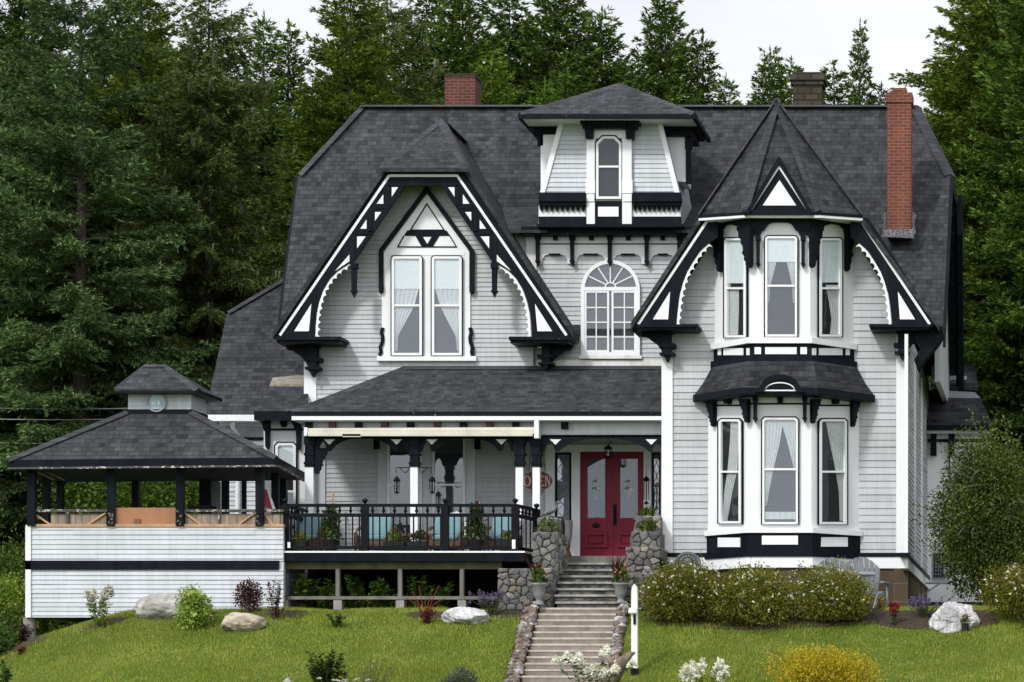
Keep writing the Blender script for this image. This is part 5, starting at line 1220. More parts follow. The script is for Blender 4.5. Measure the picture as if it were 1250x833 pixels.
# walls, posts
FG = FR(yg)
mb = MB(); boards(mb, FG, [[(31, 685), (31, 643), (346, 642), (346, 685)]], .103, .018); boards(mb, FG, [[(31, 754), (31, 695), (346, 695), (346, 754)]], .096, .018); gw_ = mb.build('siding_wall', CLAPW, gz, recalc=False)
xa, xb = W(31.5, 0, yg).x, W(346, 0, yg).x; zb, zt = W(0, 754, yg).z, W(0, 643, yg).z
sh = lambda y: -.26 * (y - yg) / 3.2
mb = MB(); mb.prism([(xa, yg + .01, zb), (xb, yg + .01, zb), (xb + sh(1.2), 1.2, zb), (xa + sh(1.2), 1.2, zb)], (0, 0, .05)); 
for (x0, y0), (x1, y1) in (((xa, yg + .02), (xb, yg + .02)), ((xb, yg + .02), (xb + sh(1.2), 1.2)), ((xa + sh(1.2), 1.2), (xa, yg + .02))):
    A, B = Vector((x0, y0, zb)), Vector((x1, y1, zb)); dd_ = (B - A).normalized(); o = Vector((-dd_.y, dd_.x, 0)) * .08; mb.prism([A, B, B + Vector((0, 0, zt - zb)), A + Vector((0, 0, zt - zb))], o)
mb.prism([(xa, yg + .05, zt - .25), (xb, yg + .05, zt - .25), (xb + sh(1.2), 1.2, zt - .25), (xa + sh(1.2), 1.2, zt - .25)], (0, 0, .05))
mb.build('wall_body', CLAPW, gw_)
MB().frect(FG, 30.5, 684.5, 340, 695.5, 0, .05).build('black_band', BLACK, gw_)
mb = MB().frect(FG, 31, 641, 37.5, 754, 0, .05); mb.build('corner_board', WHITEP, gw_)
MB().frect(FG, 37, 640, 346, 643.2, -.14, .035).build('cedar_sill', CEDAR, gw_)
MB().lathe((W(36, 0, yg + .15).x, yg + .15, ground(-10.5, yg) - .3), [(.13, 0), (.13, zb - ground(-10.5, yg) + .3)], 12).build('concrete_pier', PIER, gz)
MB().lathe((W(330, 0, yg + .15).x, yg + .3, ground(-5, yg) - .3), [(.13, 0), (.13, zb - ground(-5, yg) + .3)], 12).build('concrete_pier', PIER, gz)
for (x0, x1, y, yt_, yb_) in ((33, 42.4, -1.68, 565, 642), (130, 139.3, -1.68, 565, 642), (214.4, 223.6, -1.68, 565, 642), (311.6, 320.8, -1.68, 565, 642), (51, 59, -.4, 570, 640), (69, 76, .95, 574, 640), (161, 169, .95, 576, 640), (243, 251, .95, 576, 640), (341, 349, .95, 574, 640), (331, 339.5, -.4, 570, 640)):
    p = MB().pbox(x0, yt_, x1, yb_, y, y + .16).build('roof_post', BLACK, gz)
mb = MB(); mb.pbox(35, 566, 322, 571, -1.66, -1.54); mb.pbox(60, 577, 350, 585, .95, 1.1); each(mb, 'roof_beam', DARK, gz)
mb = MB(); mb.stroke(FR(-1.0), [(44, 571), (78, 586)], 2, 0, .05); mb.stroke(FR(-1.0), [(44, 576), (66, 586)], 2, 0, .05); mb.pbox(141, 568, 175, 571, -1.5, -1.4); each(mb, 'bare_rafter', WOODB, gz)
mb = MB()
rp = random.Random(3)
for x0, x1 in ((62, 130), (223.5, 312), (321, 346)):
    x = x0
    while x < x1:
        w_ = rp.uniform(8, 13); xx = min(x1, x + w_); mb.frect(FG, x + .2, 627.5, xx - .3, 641, -.10 + rp.uniform(-.01, .01), -.07); x = xx
each(mb, 'board_panel', WOODB, gz)
mb = MB(); mb.frect(FG, 38, 622, 132, 625, -.16, .0); mb.frect(FG, 222, 622, 346, 625, -.16, .0); 
for x in (83, 267, ): mb.frect(FG, x - 1, 625, x + 1, 641, -.08, -.02)
mb.build('rail_cap', paint('flaking_rail_paint', (.06, .06, .062), .7, .3, 5, chips=((.42, .40, .37), .56)), gz)
mb = MB()
for p, q in (((41, 627), (62, 641)), ((129, 626), (106, 641)), ((225, 626), (246, 641)), ((311, 626), (290, 641)), ((322, 626), (333, 641))): mb.stroke(FG, [p, q], 2, -.07, -.03)
each(mb, 'diagonal_brace', CEDAR, gz)
MB().frect(FG, 139.5, 620, 214.5, 641, -.06, -.02).build('plywood_panel', PLY, gz)
mb = MB().frect(FG, 163.5, 633.5, 171.5, 640.5, -.02, .0); mb.build('panel_outlet', paint('brown_plate', (.18, .08, .04), .6, .1, 6), gz)
pbs = [stones(MB(), FR(yg - .02), x0, 623, x1, 641, .075, .0, rs, .006) for x0, x1 in ((133, 139.5), (214.5, 223), (312, 320))]
[m.build('pebbled_post_base', STONEB, gz) for m in pbs]
# inside the gazebo
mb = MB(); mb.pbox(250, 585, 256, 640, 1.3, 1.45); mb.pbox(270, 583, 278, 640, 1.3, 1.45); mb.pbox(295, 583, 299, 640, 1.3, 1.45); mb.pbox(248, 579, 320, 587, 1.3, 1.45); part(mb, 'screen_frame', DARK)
o = MB().pbox(258, 588, 268.5, 640, 1.34, 1.42).build('garden_door', paint('grey_green_door', (.22, .27, .27), .5, .1, 3)); tag(o, 'narrow grey-green door seen through the gazebo beside the shrubs', 'door')
mb = MB(); f = FR(-.9); mb.fprism(f, [(321, 600), (325, 597), (329, 610), (332, 622), (321, 619)], 0, .03); fl = mb.build('folded_flag', paint('red_flag_cloth', (.30, .04, .07), .9, .2, 6)); tag(fl, 'red and white cloth hanging at the right end of the gazebo', 'cloth')
MB().fprism(f, [(325.5, 596.5), (328, 600), (336, 621), (332.5, 622)], .0, .028).build('white_stripe', WHITE, fl)
mb = MB(); mb.frect(FR(-.6), 229, 617, 258, 624, -.4, 0); o = mb.build('storage_box', DARK); tag(o, 'dark box on the gazebo rail near the narrow door', 'box')
# ---------------------------------------------------------------- utilities on the side wall
ac = MB().pbox(1137, 446, 1151, 465, 6.6, 7.2).build('window_air_conditioner', APPL); tag(ac, 'small white air conditioner sticking out high on the side wall', 'air conditioner')
mb = MB(); f = FR(6.59)
for k in range(7): mb.frect(f, 1138.5, 448 + k * 2.2, 1146, 449 + k * 2.2, .0, .012)
mb.build('grille', GREYP, ac)
hp = MB().pbox(1137, 672, 1159, 709, 6.0, 6.4).build('heat_pump', APPL); tag(hp, 'white heat pump unit standing low beside the side wall', 'heat pump')
mb = MB(); f = FR(5.99); mb.frect(f, 1139, 675, 1152, 706, 0, .005); mb.build('fan_opening', DARK, hp)
mb = MB()
for k in range(5): mb.frect(f, 1139 + k * 3.1, 674, 1139.6 + k * 3.1, 707, .005, .02)
for k in range(8): mb.frect(f, 1138, 675 + k * 4.3, 1153, 675.6 + k * 4.3, .006, .018)
mb.build('grille', GREYP, hp)
mb = MB(); mb.tube([W(1130, 712, 6.0), W(1160, 712, 6.0)], .025, 5); mb.tube([W(1124, 728, 6.0), W(1148, 712, 6.0)], .02, 5); mb.tube([W(1126, 712, 6.2), W(1126, 740, 6.2)], .02, 5); mb.build('stand', GREYP, hp)
# ---------------------------------------------------------------- cables on the left
for i, (ya, yb, lab) in enumerate(((494, 493, 'uppermost of the thin grey cables crossing the dark trees beside the gazebo cupola'), (508, 505, 'middle thin grey cable crossing the dark trees beside the gazebo cupola'), (537, 534, 'lowest thin grey cable crossing the dark trees above the gazebo eave'))):
    a, b = W(-120, ya, 6.0), W(300, yb, 6.0); pts = [a.lerp(b, t) - Vector((0, 0, .12 * math.sin(math.pi * t))) for t in [k / 10 for k in range(11)]]
    o = MB().tube(pts, .013, 5).build('power_cable', CABLE); tag(o, lab, 'cable', 'power cables')
# ---------------------------------------------------------------- ground
def in_stairs(x, y, m=0.0):
    if y > -2.1 or y < -8.6: return False
    t = (-2.3 - y) / 4.32; px = PX(x, y); return 642 - 24 * t - m < px < 766 - 12 * t + m
def grid(x0, x1, y0, y1, dx, dy):
    nx, ny = int((x1 - x0) / dx), int((y1 - y0) / dy); vs, fs = [], []
    for j in range(ny + 1):
        for i in range(nx + 1):
            x, y = x0 + (x1 - x0) * i / nx, y0 + (y1 - y0) * j / ny; z = ground(x, y)
            if in_stairs(x, y, -6): z -= .30
            vs.append((x, y, z))
    for j in range(ny):
        for i in range(nx):
            a = j * (nx + 1) + i; fs.append((a, a + 1, a + nx + 2, a + nx + 1))
    return vs, fs
def soilmat():
    m, nt, out = nmat('lawn_soil'); g = N(nt, 'ShaderNodeNewGeometry')
    n1 = N(nt, 'ShaderNodeTexNoise'); n1.inputs['Scale'].default_value = .6; n1.inputs['Detail'].default_value = 8; nt.links.new(g.outputs['Position'], n1.inputs['Vector'])
    n2 = N(nt, 'ShaderNodeTexNoise'); n2.inputs['Scale'].default_value = 22; n2.inputs['Detail'].default_value = 6; nt.links.new(g.outputs['Position'], n2.inputs['Vector'])
    r1 = ramp(nt, [(.3, (.07, .105, .014)), (.55, (.095, .135, .020)), (.75, (.13, .14, .035))]); nt.links.new(n1.outputs[0], r1.inputs[0])
    r2 = ramp(nt, [(.3, (.5, .5, .5)), (.7, (1.2, 1.2, 1.1))]); nt.links.new(n2.outputs[0], r2.inputs[0])
    c = mixc(nt, 1.0, r1.outputs[0], r2.outputs[0], 'MULTIPLY')
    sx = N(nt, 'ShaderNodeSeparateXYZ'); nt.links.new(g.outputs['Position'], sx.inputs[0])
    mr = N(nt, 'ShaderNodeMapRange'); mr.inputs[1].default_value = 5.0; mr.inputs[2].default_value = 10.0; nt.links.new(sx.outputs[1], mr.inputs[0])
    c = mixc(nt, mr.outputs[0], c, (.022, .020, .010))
    b = N(nt, 'ShaderNodeBsdfPrincipled'); b.inputs['Roughness'].default_value = .95; b.inputs['Specular IOR Level'].default_value = .1; nt.links.new(c, b.inputs['Base Color'])
    bp = N(nt, 'ShaderNodeBump'); bp.inputs['Distance'].default_value = .05; nt.links.new(n2.outputs[0], bp.inputs['Height']); nt.links.new(bp.outputs[0], b.inputs['Normal']); nt.links.new(b.outputs[0], out.inputs[0]); return m
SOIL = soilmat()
def grid_obj(name, cells):
    vs, fs = [], []
    for c in cells:
        v, f = grid(*c); o = len(vs); vs += v; fs += [tuple(i + o for i in q) for q in f]
    me = bpy.data.meshes.new(name); me.from_pydata(vs, [], fs)
    for p in me.polygons: p.use_smooth = True
    o = link_mesh(name, me, SOIL); tag(o, kind='structure'); return o
def ground_sheet():
    # graded lines: fine near the lawn, coarse to the horizon, one sheet
    xs = [-400, -250, -150, -90, -60, -40, -28, -22] + [-18 + .25 * i for i in range(0, 137)] + [18, 24, 34, 50, 80, 140, 250, 400]
    ys = [-400, -250, -150, -100, -80, -60, -40, -28, -20, -16, -14] + [-12.5 + .22 * i for i in range(0, 69)] + [3.5, 5, 7, 9, 12, 16, 20, 26, 34, 45, 60, 90, 150, 250, 400]
    vs, fs = [], []
    for y in ys:
        for x in xs:
            z = ground(x, y)
            if in_stairs(x, y, -4): z -= .35
            vs.append((x, y, z))
    n = len(xs)
    for j in range(len(ys) - 1):
        for i in range(n - 1):
            a = j * n + i; fs.append((a, a + 1, a + n + 1, a + n))
    me = bpy.data.meshes.new('ground'); me.from_pydata(vs, [], fs)
    for p in me.polygons: p.use_smooth = True
    tag(link_mesh('ground', me, SOIL), kind='structure')
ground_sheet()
def at(px, y): 
    x = W(px, 0, y).x; return Vector((x, y, ground(x, y)))
def yat(px, py):
    """depth where the ground shows at this pixel"""
    lo, hi = -12.0, 2.0
    for _ in range(40):
        m = (lo + hi) / 2; w = W(px, py, m)
        if w.z < ground(w.x, m): hi = m
        else: lo = m
    return (lo + hi) / 2
def gp(px, py): y = yat(px, py); return at(px, y)
# mulch beds
def bed(pts, name='flower_bed'):
    c = sum(pts, Vector()) / len(pts); n = 26; vs = [c + Vector((0, 0, .035))]; ring_ = []
    P = pts; k = len(P)
    for i in range(n):
        t = i / n * k; a = int(t) % k; f = t - int(t); p = P[a].lerp(P[(a + 1) % k], f); p = c + (p - c) * random.uniform(.9, 1.1)
        vs.append(Vector((p.x, p.y, ground(p.x, p.y) + .012))); q = c.lerp(p, .5); ring_.append(Vector((q.x, q.y, ground(q.x, q.y) + .04)))
    vs[0].z = ground(c.x, c.y) + .05; vs += ring_; fs = []
    for i in range(n):
        j = (i + 1) % n; fs += [(0, 1 + n + i, 1 + n + j), (1 + n + i, 1 + i, 1 + j, 1 + n + j)]
    me = bpy.data.meshes.new(name); me.from_pydata([tuple(v) for v in vs], [], fs); tag(link_mesh(name, me, MULCH), kind='structure')
def bedpx(px0, px1, ya, yb): bed([at(px0, ya), at((px0 + px1) / 2, ya - .1), at(px1, ya), at(px1 + 3, (ya + yb) / 2), at(px1, yb), at((px0 + px1) / 2, yb + .1), at(px0, yb), at(px0 - 3, (ya + yb) / 2)])
bedpx(1072, 1218, -3.5, -2.4); bedpx(588, 640, -2.9, -2.3); bedpx(318, 372, -2.9, -2.3); bedpx(100, 150, -3.0, -2.5); bedpx(800, 1070, -3.5, -1.2); bedpx(208, 262, -3.0, -2.6); bedpx(0, 60, -2.6, -1.7); bedpx(365, 470, -9.2, -6.9); bedpx(500, 545, -2.9, -2.4)
# ---------------------------------------------------------------- grass
def tri_mesh(name, verts, tris):
    me = bpy.data.meshes.new(name); nv, nf = len(verts), len(tris)
    me.vertices.add(nv); me.vertices.foreach_set('co', np.asarray(verts, dtype=np.float32).ravel())
    me.loops.add(nf * 3); me.loops.foreach_set('vertex_index', np.asarray(tris, dtype=np.int32).ravel())
    me.polygons.add(nf); me.polygons.foreach_set('loop_start', np.arange(0, nf * 3, 3, dtype=np.int32)); me.polygons.foreach_set('loop_total', np.full(nf, 3, dtype=np.int32))
    me.update(); me.validate(); return me
rg = np.random.default_rng(11)
def make_grass(n):
    xs = rg.uniform(-13.5, 11.5, n); ys = np.where(rg.random(n) < .06, rg.uniform(-1.6, 5.0, n), rg.uniform(-8.6, -0.6, n)) ; keep = []
    Z = np.zeros(n)
    for i in range(n):
        x, y = xs[i], ys[i]
        px = PX(x, y)
        if px < -40 or px > 1290 or in_stairs(x, y, 3): keep.append(False); continue
        if y > -1.5 and 25 < px < 345: keep.append(False); continue
        if y > -2.3 and 608 < px < 806: keep.append(False); continue
        if (y > -.2 and px > 34) or (y > -1.3 and 345 < px < 610 and rg.random() < .4): keep.append(False); continue
        if 1070 < px < 1222 and -3.5 < y < -2.4 and rg.random() < .92: keep.append(False); continue
        if 775 < px < 1080 and -3.3 < y: keep.append(False); continue
        Z[i] = ground(x, y); keep.append(True)
    k = np.array(keep); xs, ys, Z = xs[k], ys[k], Z[k]; n = len(xs)
    nz = np.array([mnoise.noise(Vector((x * .9, y * .9, 5))) for x, y in zip(xs, ys)])
    h = rg.uniform(.03, .075, n) * (1 + .9 * nz) * np.where(rg.random(n) < .03, 1.6, .92); a = rg.uniform(0, 6.283, n); wd = rg.uniform(.006, .011, n); ln = rg.uniform(0, .045, n); b = rg.uniform(0, 6.283, n)
    P = np.stack([xs, ys, Z - .005], 1); dx = np.stack([np.cos(a) * wd, np.sin(a) * wd, np.zeros(n)], 1)
    tip = P + np.stack([np.cos(b) * ln, np.sin(b) * ln, h], 1)
    V = np.stack([P - dx, P + dx, tip], 1).reshape(-1, 3); T = np.arange(3 * n).reshape(-1, 3)
    return tri_mesh('grass', V, T)
GRASS = leafmat('lawn_grass', [(0, (.17, .235, .026)), (.5, (.275, .345, .044)), (.85, (.38, .41, .075)), (1, (.52, .47, .16))], .35, .6, .36, .45, .10)
nt = GRASS.node_tree; hsn = [n for n in nt.nodes if n.type == 'HUE_SAT'][0]; src = hsn.inputs['Color'].links[0].from_socket
g_ = N(nt, 'ShaderNodeNewGeometry'); n_a = N(nt, 'ShaderNodeTexNoise'); n_a.inputs['Scale'].default_value = .9; n_a.inputs['Detail'].default_value = 7; n_a.inputs['Roughness'].default_value = .65; nt.links.new(g_.outputs['Position'], n_a.inputs['Vector'])
ra = ramp(nt, [(.47, (0, 0, 0)), (.68, (.75, .75, .75))]); nt.links.new(n_a.outputs[0], ra.inputs[0])
n_b = N(nt, 'ShaderNodeTexNoise'); n_b.inputs['Scale'].default_value = 2.7; n_b.inputs['Detail'].default_value = 5; nt.links.new(g_.outputs['Position'], n_b.inputs['Vector'])
rb_ = ramp(nt, [(.52, (0, 0, 0)), (.66, (.7, .7, .7))]); nt.links.new(n_b.outputs[0], rb_.inputs[0])
nt.links.new(mixc(nt, rb_.outputs[0], mixc(nt, ra.outputs[0], src, (.36, .39, .095)), (.17, .265, .045)), hsn.inputs['Color'])
tag(link_mesh('grass', make_grass(260000), GRASS), 'short mown lawn grass on the slope below the house', 'grass', kind='stuff')
# ---------------------------------------------------------------- conifers
def unit(v): return v / np.maximum(np.linalg.norm(v, axis=1, keepdims=True), 1e-9)
def conifer(seed, H=20.0, RB=3.6, base=.08, step=.30, nb=5, droop=.35, up0=.35, spray=.24, dens=1.0, drape=0.0, ragged=.3, tuft=0.0, shape=.8, needle_w=.17):
    g = np.random.default_rng(seed); B, Dn, Sz, U = [], [], [], []; mb = MB(); lich = []
    z = base * H
    while z < H * .985:
        f = 1 - (z - base * H) / (H * (1 - base)); Lm = RB * (f ** shape) * (.55 + .45 * min(1, (1 - f) * 6 + .45)) + .12
        k = max(3, int(round(nb * (.7 + .5 * f)))); a0 = g.uniform(0, 6.28)
        for q in range(k):
            if g.random() < ragged * .35: continue
            az = a0 + 6.283 * q / k + g.normal(0, .22); L = Lm * g.uniform(1 - ragged, 1 + ragged * .4); zz_ = z + g.uniform(-.5, .5) * step
            o = np.array([math.cos(az), math.sin(az), 0.0]); s = np.array([-o[1], o[0], 0.0]); tl = up0 * (1 - f) * 1.6 - .05 + g.normal(0, .07) 
            n = max(2, int(L / .115 * dens)); t = np.linspace(.06 if L < 1.2 else .12, 1, n)
            hgt = L * (tl * t - droop * f * t ** 2 + .16 * f * t ** 3 * (1 + g.normal(0, .5))); r = L * t
            p = np.outer(r, o) + np.stack([0 * t, 0 * t, zz_ + hgt], 1) + g.normal(0, .03, (n, 3))
            if L > .9:
                idx = [0, n // 2, n - 1]; mb.tube([Vector((0, 0, zz_))] + [Vector(p[i]) for i in idx], [.012 + .012 * L, .010 + .008 * L, .012, .006], 4, False)
            dz = L * (tl - 2 * droop * f * t + .48 * f * t ** 2) / L; d = unit(np.outer(np.ones(n), o) + np.stack([0 * t, 0 * t, dz], 1))
            for sg_ in (-1, 1):
                tw = unit(d * .75 + sg_ * s * g.uniform(.5, .95, (n, 1)) + np.stack([0 * t, 0 * t, g.normal(-.20 - drape * .3, .17, n)], 1))
                tlh = np.clip((.20 + .26 * L * (1 - t) ** .6) * g.uniform(.55, 1.3, n), .14, 1.15)
                m = np.maximum(1, (tlh / (.125 / dens)).astype(int)); rep = np.repeat(np.arange(n), m); j = np.concatenate([np.arange(x) for x in m]); fr_ = (j + .4) / m[rep]
                pos = p[rep] + tw[rep] * (tlh[rep] * fr_)[:, None] + np.stack([0 * fr_, 0 * fr_, -drape * .25 * fr_ ** 2], 1)
                B.append(pos); Dn.append(unit(tw[rep] + g.normal(0, .27, (len(rep), 3)))); Sz.append(spray * g.uniform(.6, 1.2, len(rep)))
            B.append(p[-1:]); Dn.append(d[-1:]); Sz.append(np.array([spray * 1.2]))
            if tuft > 0:
                nt_ = int(26 * tuft); pp = p[-1] + g.normal(0, .14, (nt_, 3)) * np.array([1, 1, .7]); B.append(pp); Dn.append(unit(g.normal(0, 1, (nt_, 3)) + o * .8 + np.array([0, 0, .5]))); Sz.append(spray * g.uniform(.6, 1.1, nt_))
            if drape > 0 and L > .8:
                for w in range(int(L * 3.0 * drape)):
                    i = g.integers(0, n); lich.append((p[i] + g.normal(0, .12, 3), g.uniform(.15, .5)))
        z += step * g.uniform(.7, 1.2) * (.55 + .45 * f)
    B.append(np.array([[0, 0, H - .35], [0, 0, H - .2], [0, 0, H - .05]])); Dn.append(np.array([[.1, 0, 1.], [0, .1, 1], [0, 0, 1]])); Sz.append(np.array([.35, .3, .3]))
    B = np.concatenate(B); Dn = unit(np.concatenate(Dn)); Sz = np.concatenate(Sz); n = len(B)
    rv = unit(g.normal(0, 1, (n, 3))); X = unit(np.cross(Dn, rv)); V = []
    for ang in (-.62, 0, .62):
        dd_ = Dn * math.cos(ang) + X * math.sin(ang); wv = unit(np.cross(dd_, g.normal(0, 1, (n, 3)))) * (Sz * needle_w)[:, None]
        L_ = (Sz * (1.0 if ang == 0 else .8))[:, None]; mid = B + dd_ * L_ * .35; tip = B + dd_ * L_
        V.append(np.stack([B, mid + wv, tip], 1)); 
        if ang == 0: V.append(np.stack([B, tip, mid - wv], 1))
    V = np.stack(V, 1)          # n, 4, 3, 3
    verts = V.reshape(-1, 3); tris = np.arange(len(verts)).reshape(-1, 3)
    cm = tri_mesh('crown', verts, tris)
    mb.tube([Vector((0, 0, -1.0)), Vector((0, 0, H * .3)), Vector((.05, 0, H * .65)), Vector((0, 0, H * .97))], [H * .0145, H * .011, H * .006, .015], 9)
    me = bpy.data.meshes.new('trunk'); me.from_pydata([tuple(v) for v in mb.v], [], mb.f)
    lm = None
    if lich:
        vs = []
        for p, l in lich:
            for q in range(3):
                a = p + g.normal(0, .05, 3); w = g.uniform(.02, .05); th = g.uniform(0, 6.28); e = np.array([math.cos(th) * w, math.sin(th) * w, 0]); vs += [a - e, a + e, a + np.array([g.normal(0, .05), g.normal(0, .05), -l])]
        vs = np.array(vs); lm = tri_mesh('lichen', vs, np.arange(len(vs)).reshape(-1, 3))
    return cm, me, lm, H
def conifer_source(args, needles, name):
    cm, tm, lm, H = conifer(**args); cm.materials.append(needles); tm.materials.append(BARK)
    if lm: lm.materials.append(LICHEN)
    return dict(crown=cm, trunk=tm, lichen=lm, H=H, name=name)
SRC = {
    'blue': conifer_source(dict(seed=1, RB=5.0, step=.62, nb=7, droop=.42, spray=.20, tuft=1.2, ragged=.28, dens=1.3, base=.03, shape=.66), L_BLUE, 'blue_spruce'),
    'olive': conifer_source(dict(seed=2, RB=5.0, step=.56, nb=7, droop=.55, drape=.7, spray=.20, ragged=.36, dens=1.3, base=.03, shape=.62), L_OLIVE, 'lichen_spruce'),
    'yel': conifer_source(dict(seed=3, RB=4.8, step=.52, nb=8, droop=.34, spray=.21, ragged=.28, dens=1.25, base=.03, shape=.72), L_YELG, 'balsam_fir'),
    'dark': conifer_source(dict(seed=4, RB=4.8, step=.42, nb=8, droop=.34, spray=.25, ragged=.26, dens=1.05, base=.02, shape=.82), L_DARK, 'dark_spruce'),
    'mid': conifer_source(dict(seed=5, RB=4.8, step=.40, nb=8, droop=.28, up0=.5, spray=.25, ragged=.28, dens=1.1, base=.03, shape=.82), L_MID, 'spruce_tree'),
    'slim': conifer_source(dict(seed=6, RB=3.4, step=.36, nb=7, droop=.28, up0=.45, spray=.24, ragged=.32, dens=1.1, base=.05, shape=.9), L_MID, 'slender_spruce'),
    'bare': conifer_source(dict(seed=8, RB=4.4, step=.56, nb=7, droop=.38, spray=.22, ragged=.32, dens=1.2, base=.38, shape=.62), L_YELG, 'tall_fir'),
}
for k_, v_ in SRC.items(): print('CONIFER', k_, len(v_['crown'].polygons))
rt = random.Random(21)
def tree(kind, px, pytop, y, label, group=None, wide=1.0, rot=None):
    s = SRC[kind]; p = at(px, y); zt = W(px, pytop, y).z; k = (zt - p.z) / s['H']
    r = empty(s['name'], label, 'tree', p, group); r.scale = (k * wide, k * wide, k); r.rotation_euler = (0, 0, rot if rot is not None else rt.uniform(0, 6.28))
    for nm in ('trunk', 'crown', 'lichen'):
        if s[nm] is not None: link_mesh(nm, s[nm], None, r)
    return r
G = 'spruces and firs of the wood behind the house'
tree('blue', 98, -70, 7.5, 'big blue-green spruce with tufted boughs standing just behind the gazebo roof', G, 1.0)
tree('olive', 255, -20, 11.5, 'broad olive spruce hung with pale lichen, rising above the low wing roof', G, 1.0)
tree('yel', 172, -60, 14, 'tall yellow-green fir between the blue-green spruce and the lichen-hung spruce', G, .9)
tree('dark', 30, -60, 12, 'dark spruce standing behind the big blue-green spruce, over the open gazebo corner', G, 1.0)
tree('blue', -12, 60, 8.5, 'second blue-green spruce, cut off by the photo edge on the gazebo side', G, 1.0)
tree('yel', 428, -35, 17, 'yellow-green fir rising just above the main roof hip beside the sky gap', G, 1.0)
tree('slim', 322, 18, 24, 'small distant spruce tip in the sky gap, the one nearer the lichen-hung spruce', G)
tree('slim', 352, 30, 25, 'small distant spruce tip in the sky gap, the one nearer the main roof', G)
tree('olive', 470, -25, 20, 'open olive spruce with grey limbs between the old red chimney and the roof hip', G, .9)
tree('mid', 432, 30, 23, 'dull green spruce behind the end of the main ridge away from the brick chimney', G)
tree('dark', 520, -10, 25, 'dark spruce rising straight behind the old red chimney', G)
tree('mid', 565, -30, 24, 'tall green spruce beside the old red chimney on the dormer side', G)
tree('dark', 622, -20, 27, 'dense dark spruce above the roof between old red chimney and dormer', G)
tree('yel', 600, 70, 21, 'short bright green fir showing low above the ridge between old chimney and dormer', G)
tree('mid', 682, -40, 26, 'tall spruce rising over the dormer roof corner that faces the old chimney', G)
tree('mid', 735, 14, 28, 'pointed spruce rising over the peak of the dormer roof', G)
tree('mid', 812, -14, 26, 'tallest spruce against the open sky, with a ragged top beside the dormer peak', G, .85)
tree('dark', 775, 80, 25, 'low dark spruce in front of the ragged tall spruce beside the dormer peak', G)
tree('slim', 858, 42, 27, 'slender spruce with a narrow spire next to the ragged tall one at the sky', G)
tree('slim', 886, 92, 26, 'short spruce tip barely above the ridge, between slender spire and open sky', G)
tree('mid', 940, 62, 36, 'distant spruce beside the stone chimney, on its dormer side', G, .8)
tree('slim', 966, 74, 38, 'distant spruce tip rising behind the stone chimney', G)
tree('slim', 1018, 80, 36, 'distant spruce beside the stone chimney, on its brick-chimney side', G, 1.3)
tree('slim', 1050, 28, 34, 'lone narrow spruce spire in the open sky between the stone and brick chimneys', G, .62)
tree('dark', 1076, 106, 34, 'low spruce top between the lone spire and the orange brick chimney', G)
tree('yel', 1222, -130, 17, 'huge yellow-green fir towering above the side annex and the leafy bush', G, 1.0)
tree('mid', 1275, -90, 14, 'tall green spruce cut off by the photo edge above the leafy bush', G, 1.0)
tree('bare', 1194, -30, 19, 'tall fir with a bare pale trunk seen behind the side annex roof', G, 1.0)
tree('bare', 1236, -60, 20, 'second bare-trunked fir, nearer the photo edge behind the leafy bush', G)
tree('yel', 1155, 96, 24, 'yellow-green fir showing beside the orange brick chimney, behind the roof end', G, .8)
for i in range(46):     # the packed interior of the wood
    px = rt.uniform(-60, 700); y = rt.uniform(17, 46)
    if 290 < px < 400: top = rt.uniform(100, 160)
    elif px < 300: top = rt.uniform(20, 130) if not (195 < px < 225) else 90
    else: top = rt.uniform(60, 130)
    tree(rt.choice(['dark', 'mid', 'dark', 'slim']), px, top, y, 'dark conifer packed among others deep in the wood behind the house', 'dark conifers deep in the wood')
for i in range(12):
    px = rt.uniform(1175, 1290); tree(rt.choice(['dark', 'bare', 'mid']), px, rt.uniform(-40, 60) if px > 1195 else rt.uniform(120, 200), rt.uniform(19, 40), 'dark conifer packed among others deep in the wood behind the house', 'dark conifers deep in the wood')
# ---------------------------------------------------------------- shrubs
def leaves(seed, w, d, h, n, size, lumps=9, flat=.6, drop=0.0, shell=.55, cyl=False, fill=.35):
    """leaf faces spread through several overlapping lumps; base at z = 0"""
    g = np.random.default_rng(seed); C, Rr = [], []
    for i in range(lumps):
        a = g.uniform(0, 6.283); r = math.sqrt(g.uniform(0, 1)) * .62; z = g.uniform(.25, .78); q = (.30 + .22 * g.random() if lumps <= 30 else .17 + .15 * g.random()) if lumps > 3 else .5
        lim = math.sqrt(max(.05, 1 - (max(0, z - .45) / .6) ** 2)); C.append((r * math.cos(a) * w / 2 * lim, r * math.sin(a) * d / 2 * lim, z * h)); Rr.append((q * w * .62, q * d * .62, min(q * h * .9, z * h)))
    C, Rr = np.array(C), np.array(Rr); k = g.integers(0, lumps, n); v = unit(g.normal(0, 1, (n, 3)))
    rad = np.where(g.random(n) < fill, g.uniform(.2, .9, n), g.uniform(.82, 1.08, n)); P = C[k] + v * Rr[k] * rad[:, None]
    P[:, 2] = np.abs(P[:, 2]); P = P + g.normal(0, size * .5, (n, 3)); P[:, 2] = np.maximum(P[:, 2], .01)
    dirs = unit(v + g.normal(0, flat, (n, 3)) + np.array([0, 0, -drop])); s = size * g.uniform(.55, 1.2, n)
    side = unit(np.cross(dirs, g.normal(0, 1, (n, 3)))) * (s * .28)[:, None]; a, b, c, e = P, P + dirs * (s * .5)[:, None] + side, P + dirs * s[:, None], P + dirs * (s * .5)[:, None] - side
    V = np.stack([a, b, c, e], 1).reshape(-1, 3); i = np.arange(n) * 4; T = np.concatenate([np.stack([i, i + 1, i + 2], 1), np.stack([i, i + 2, i + 3], 1)])
    return V, T, P, v
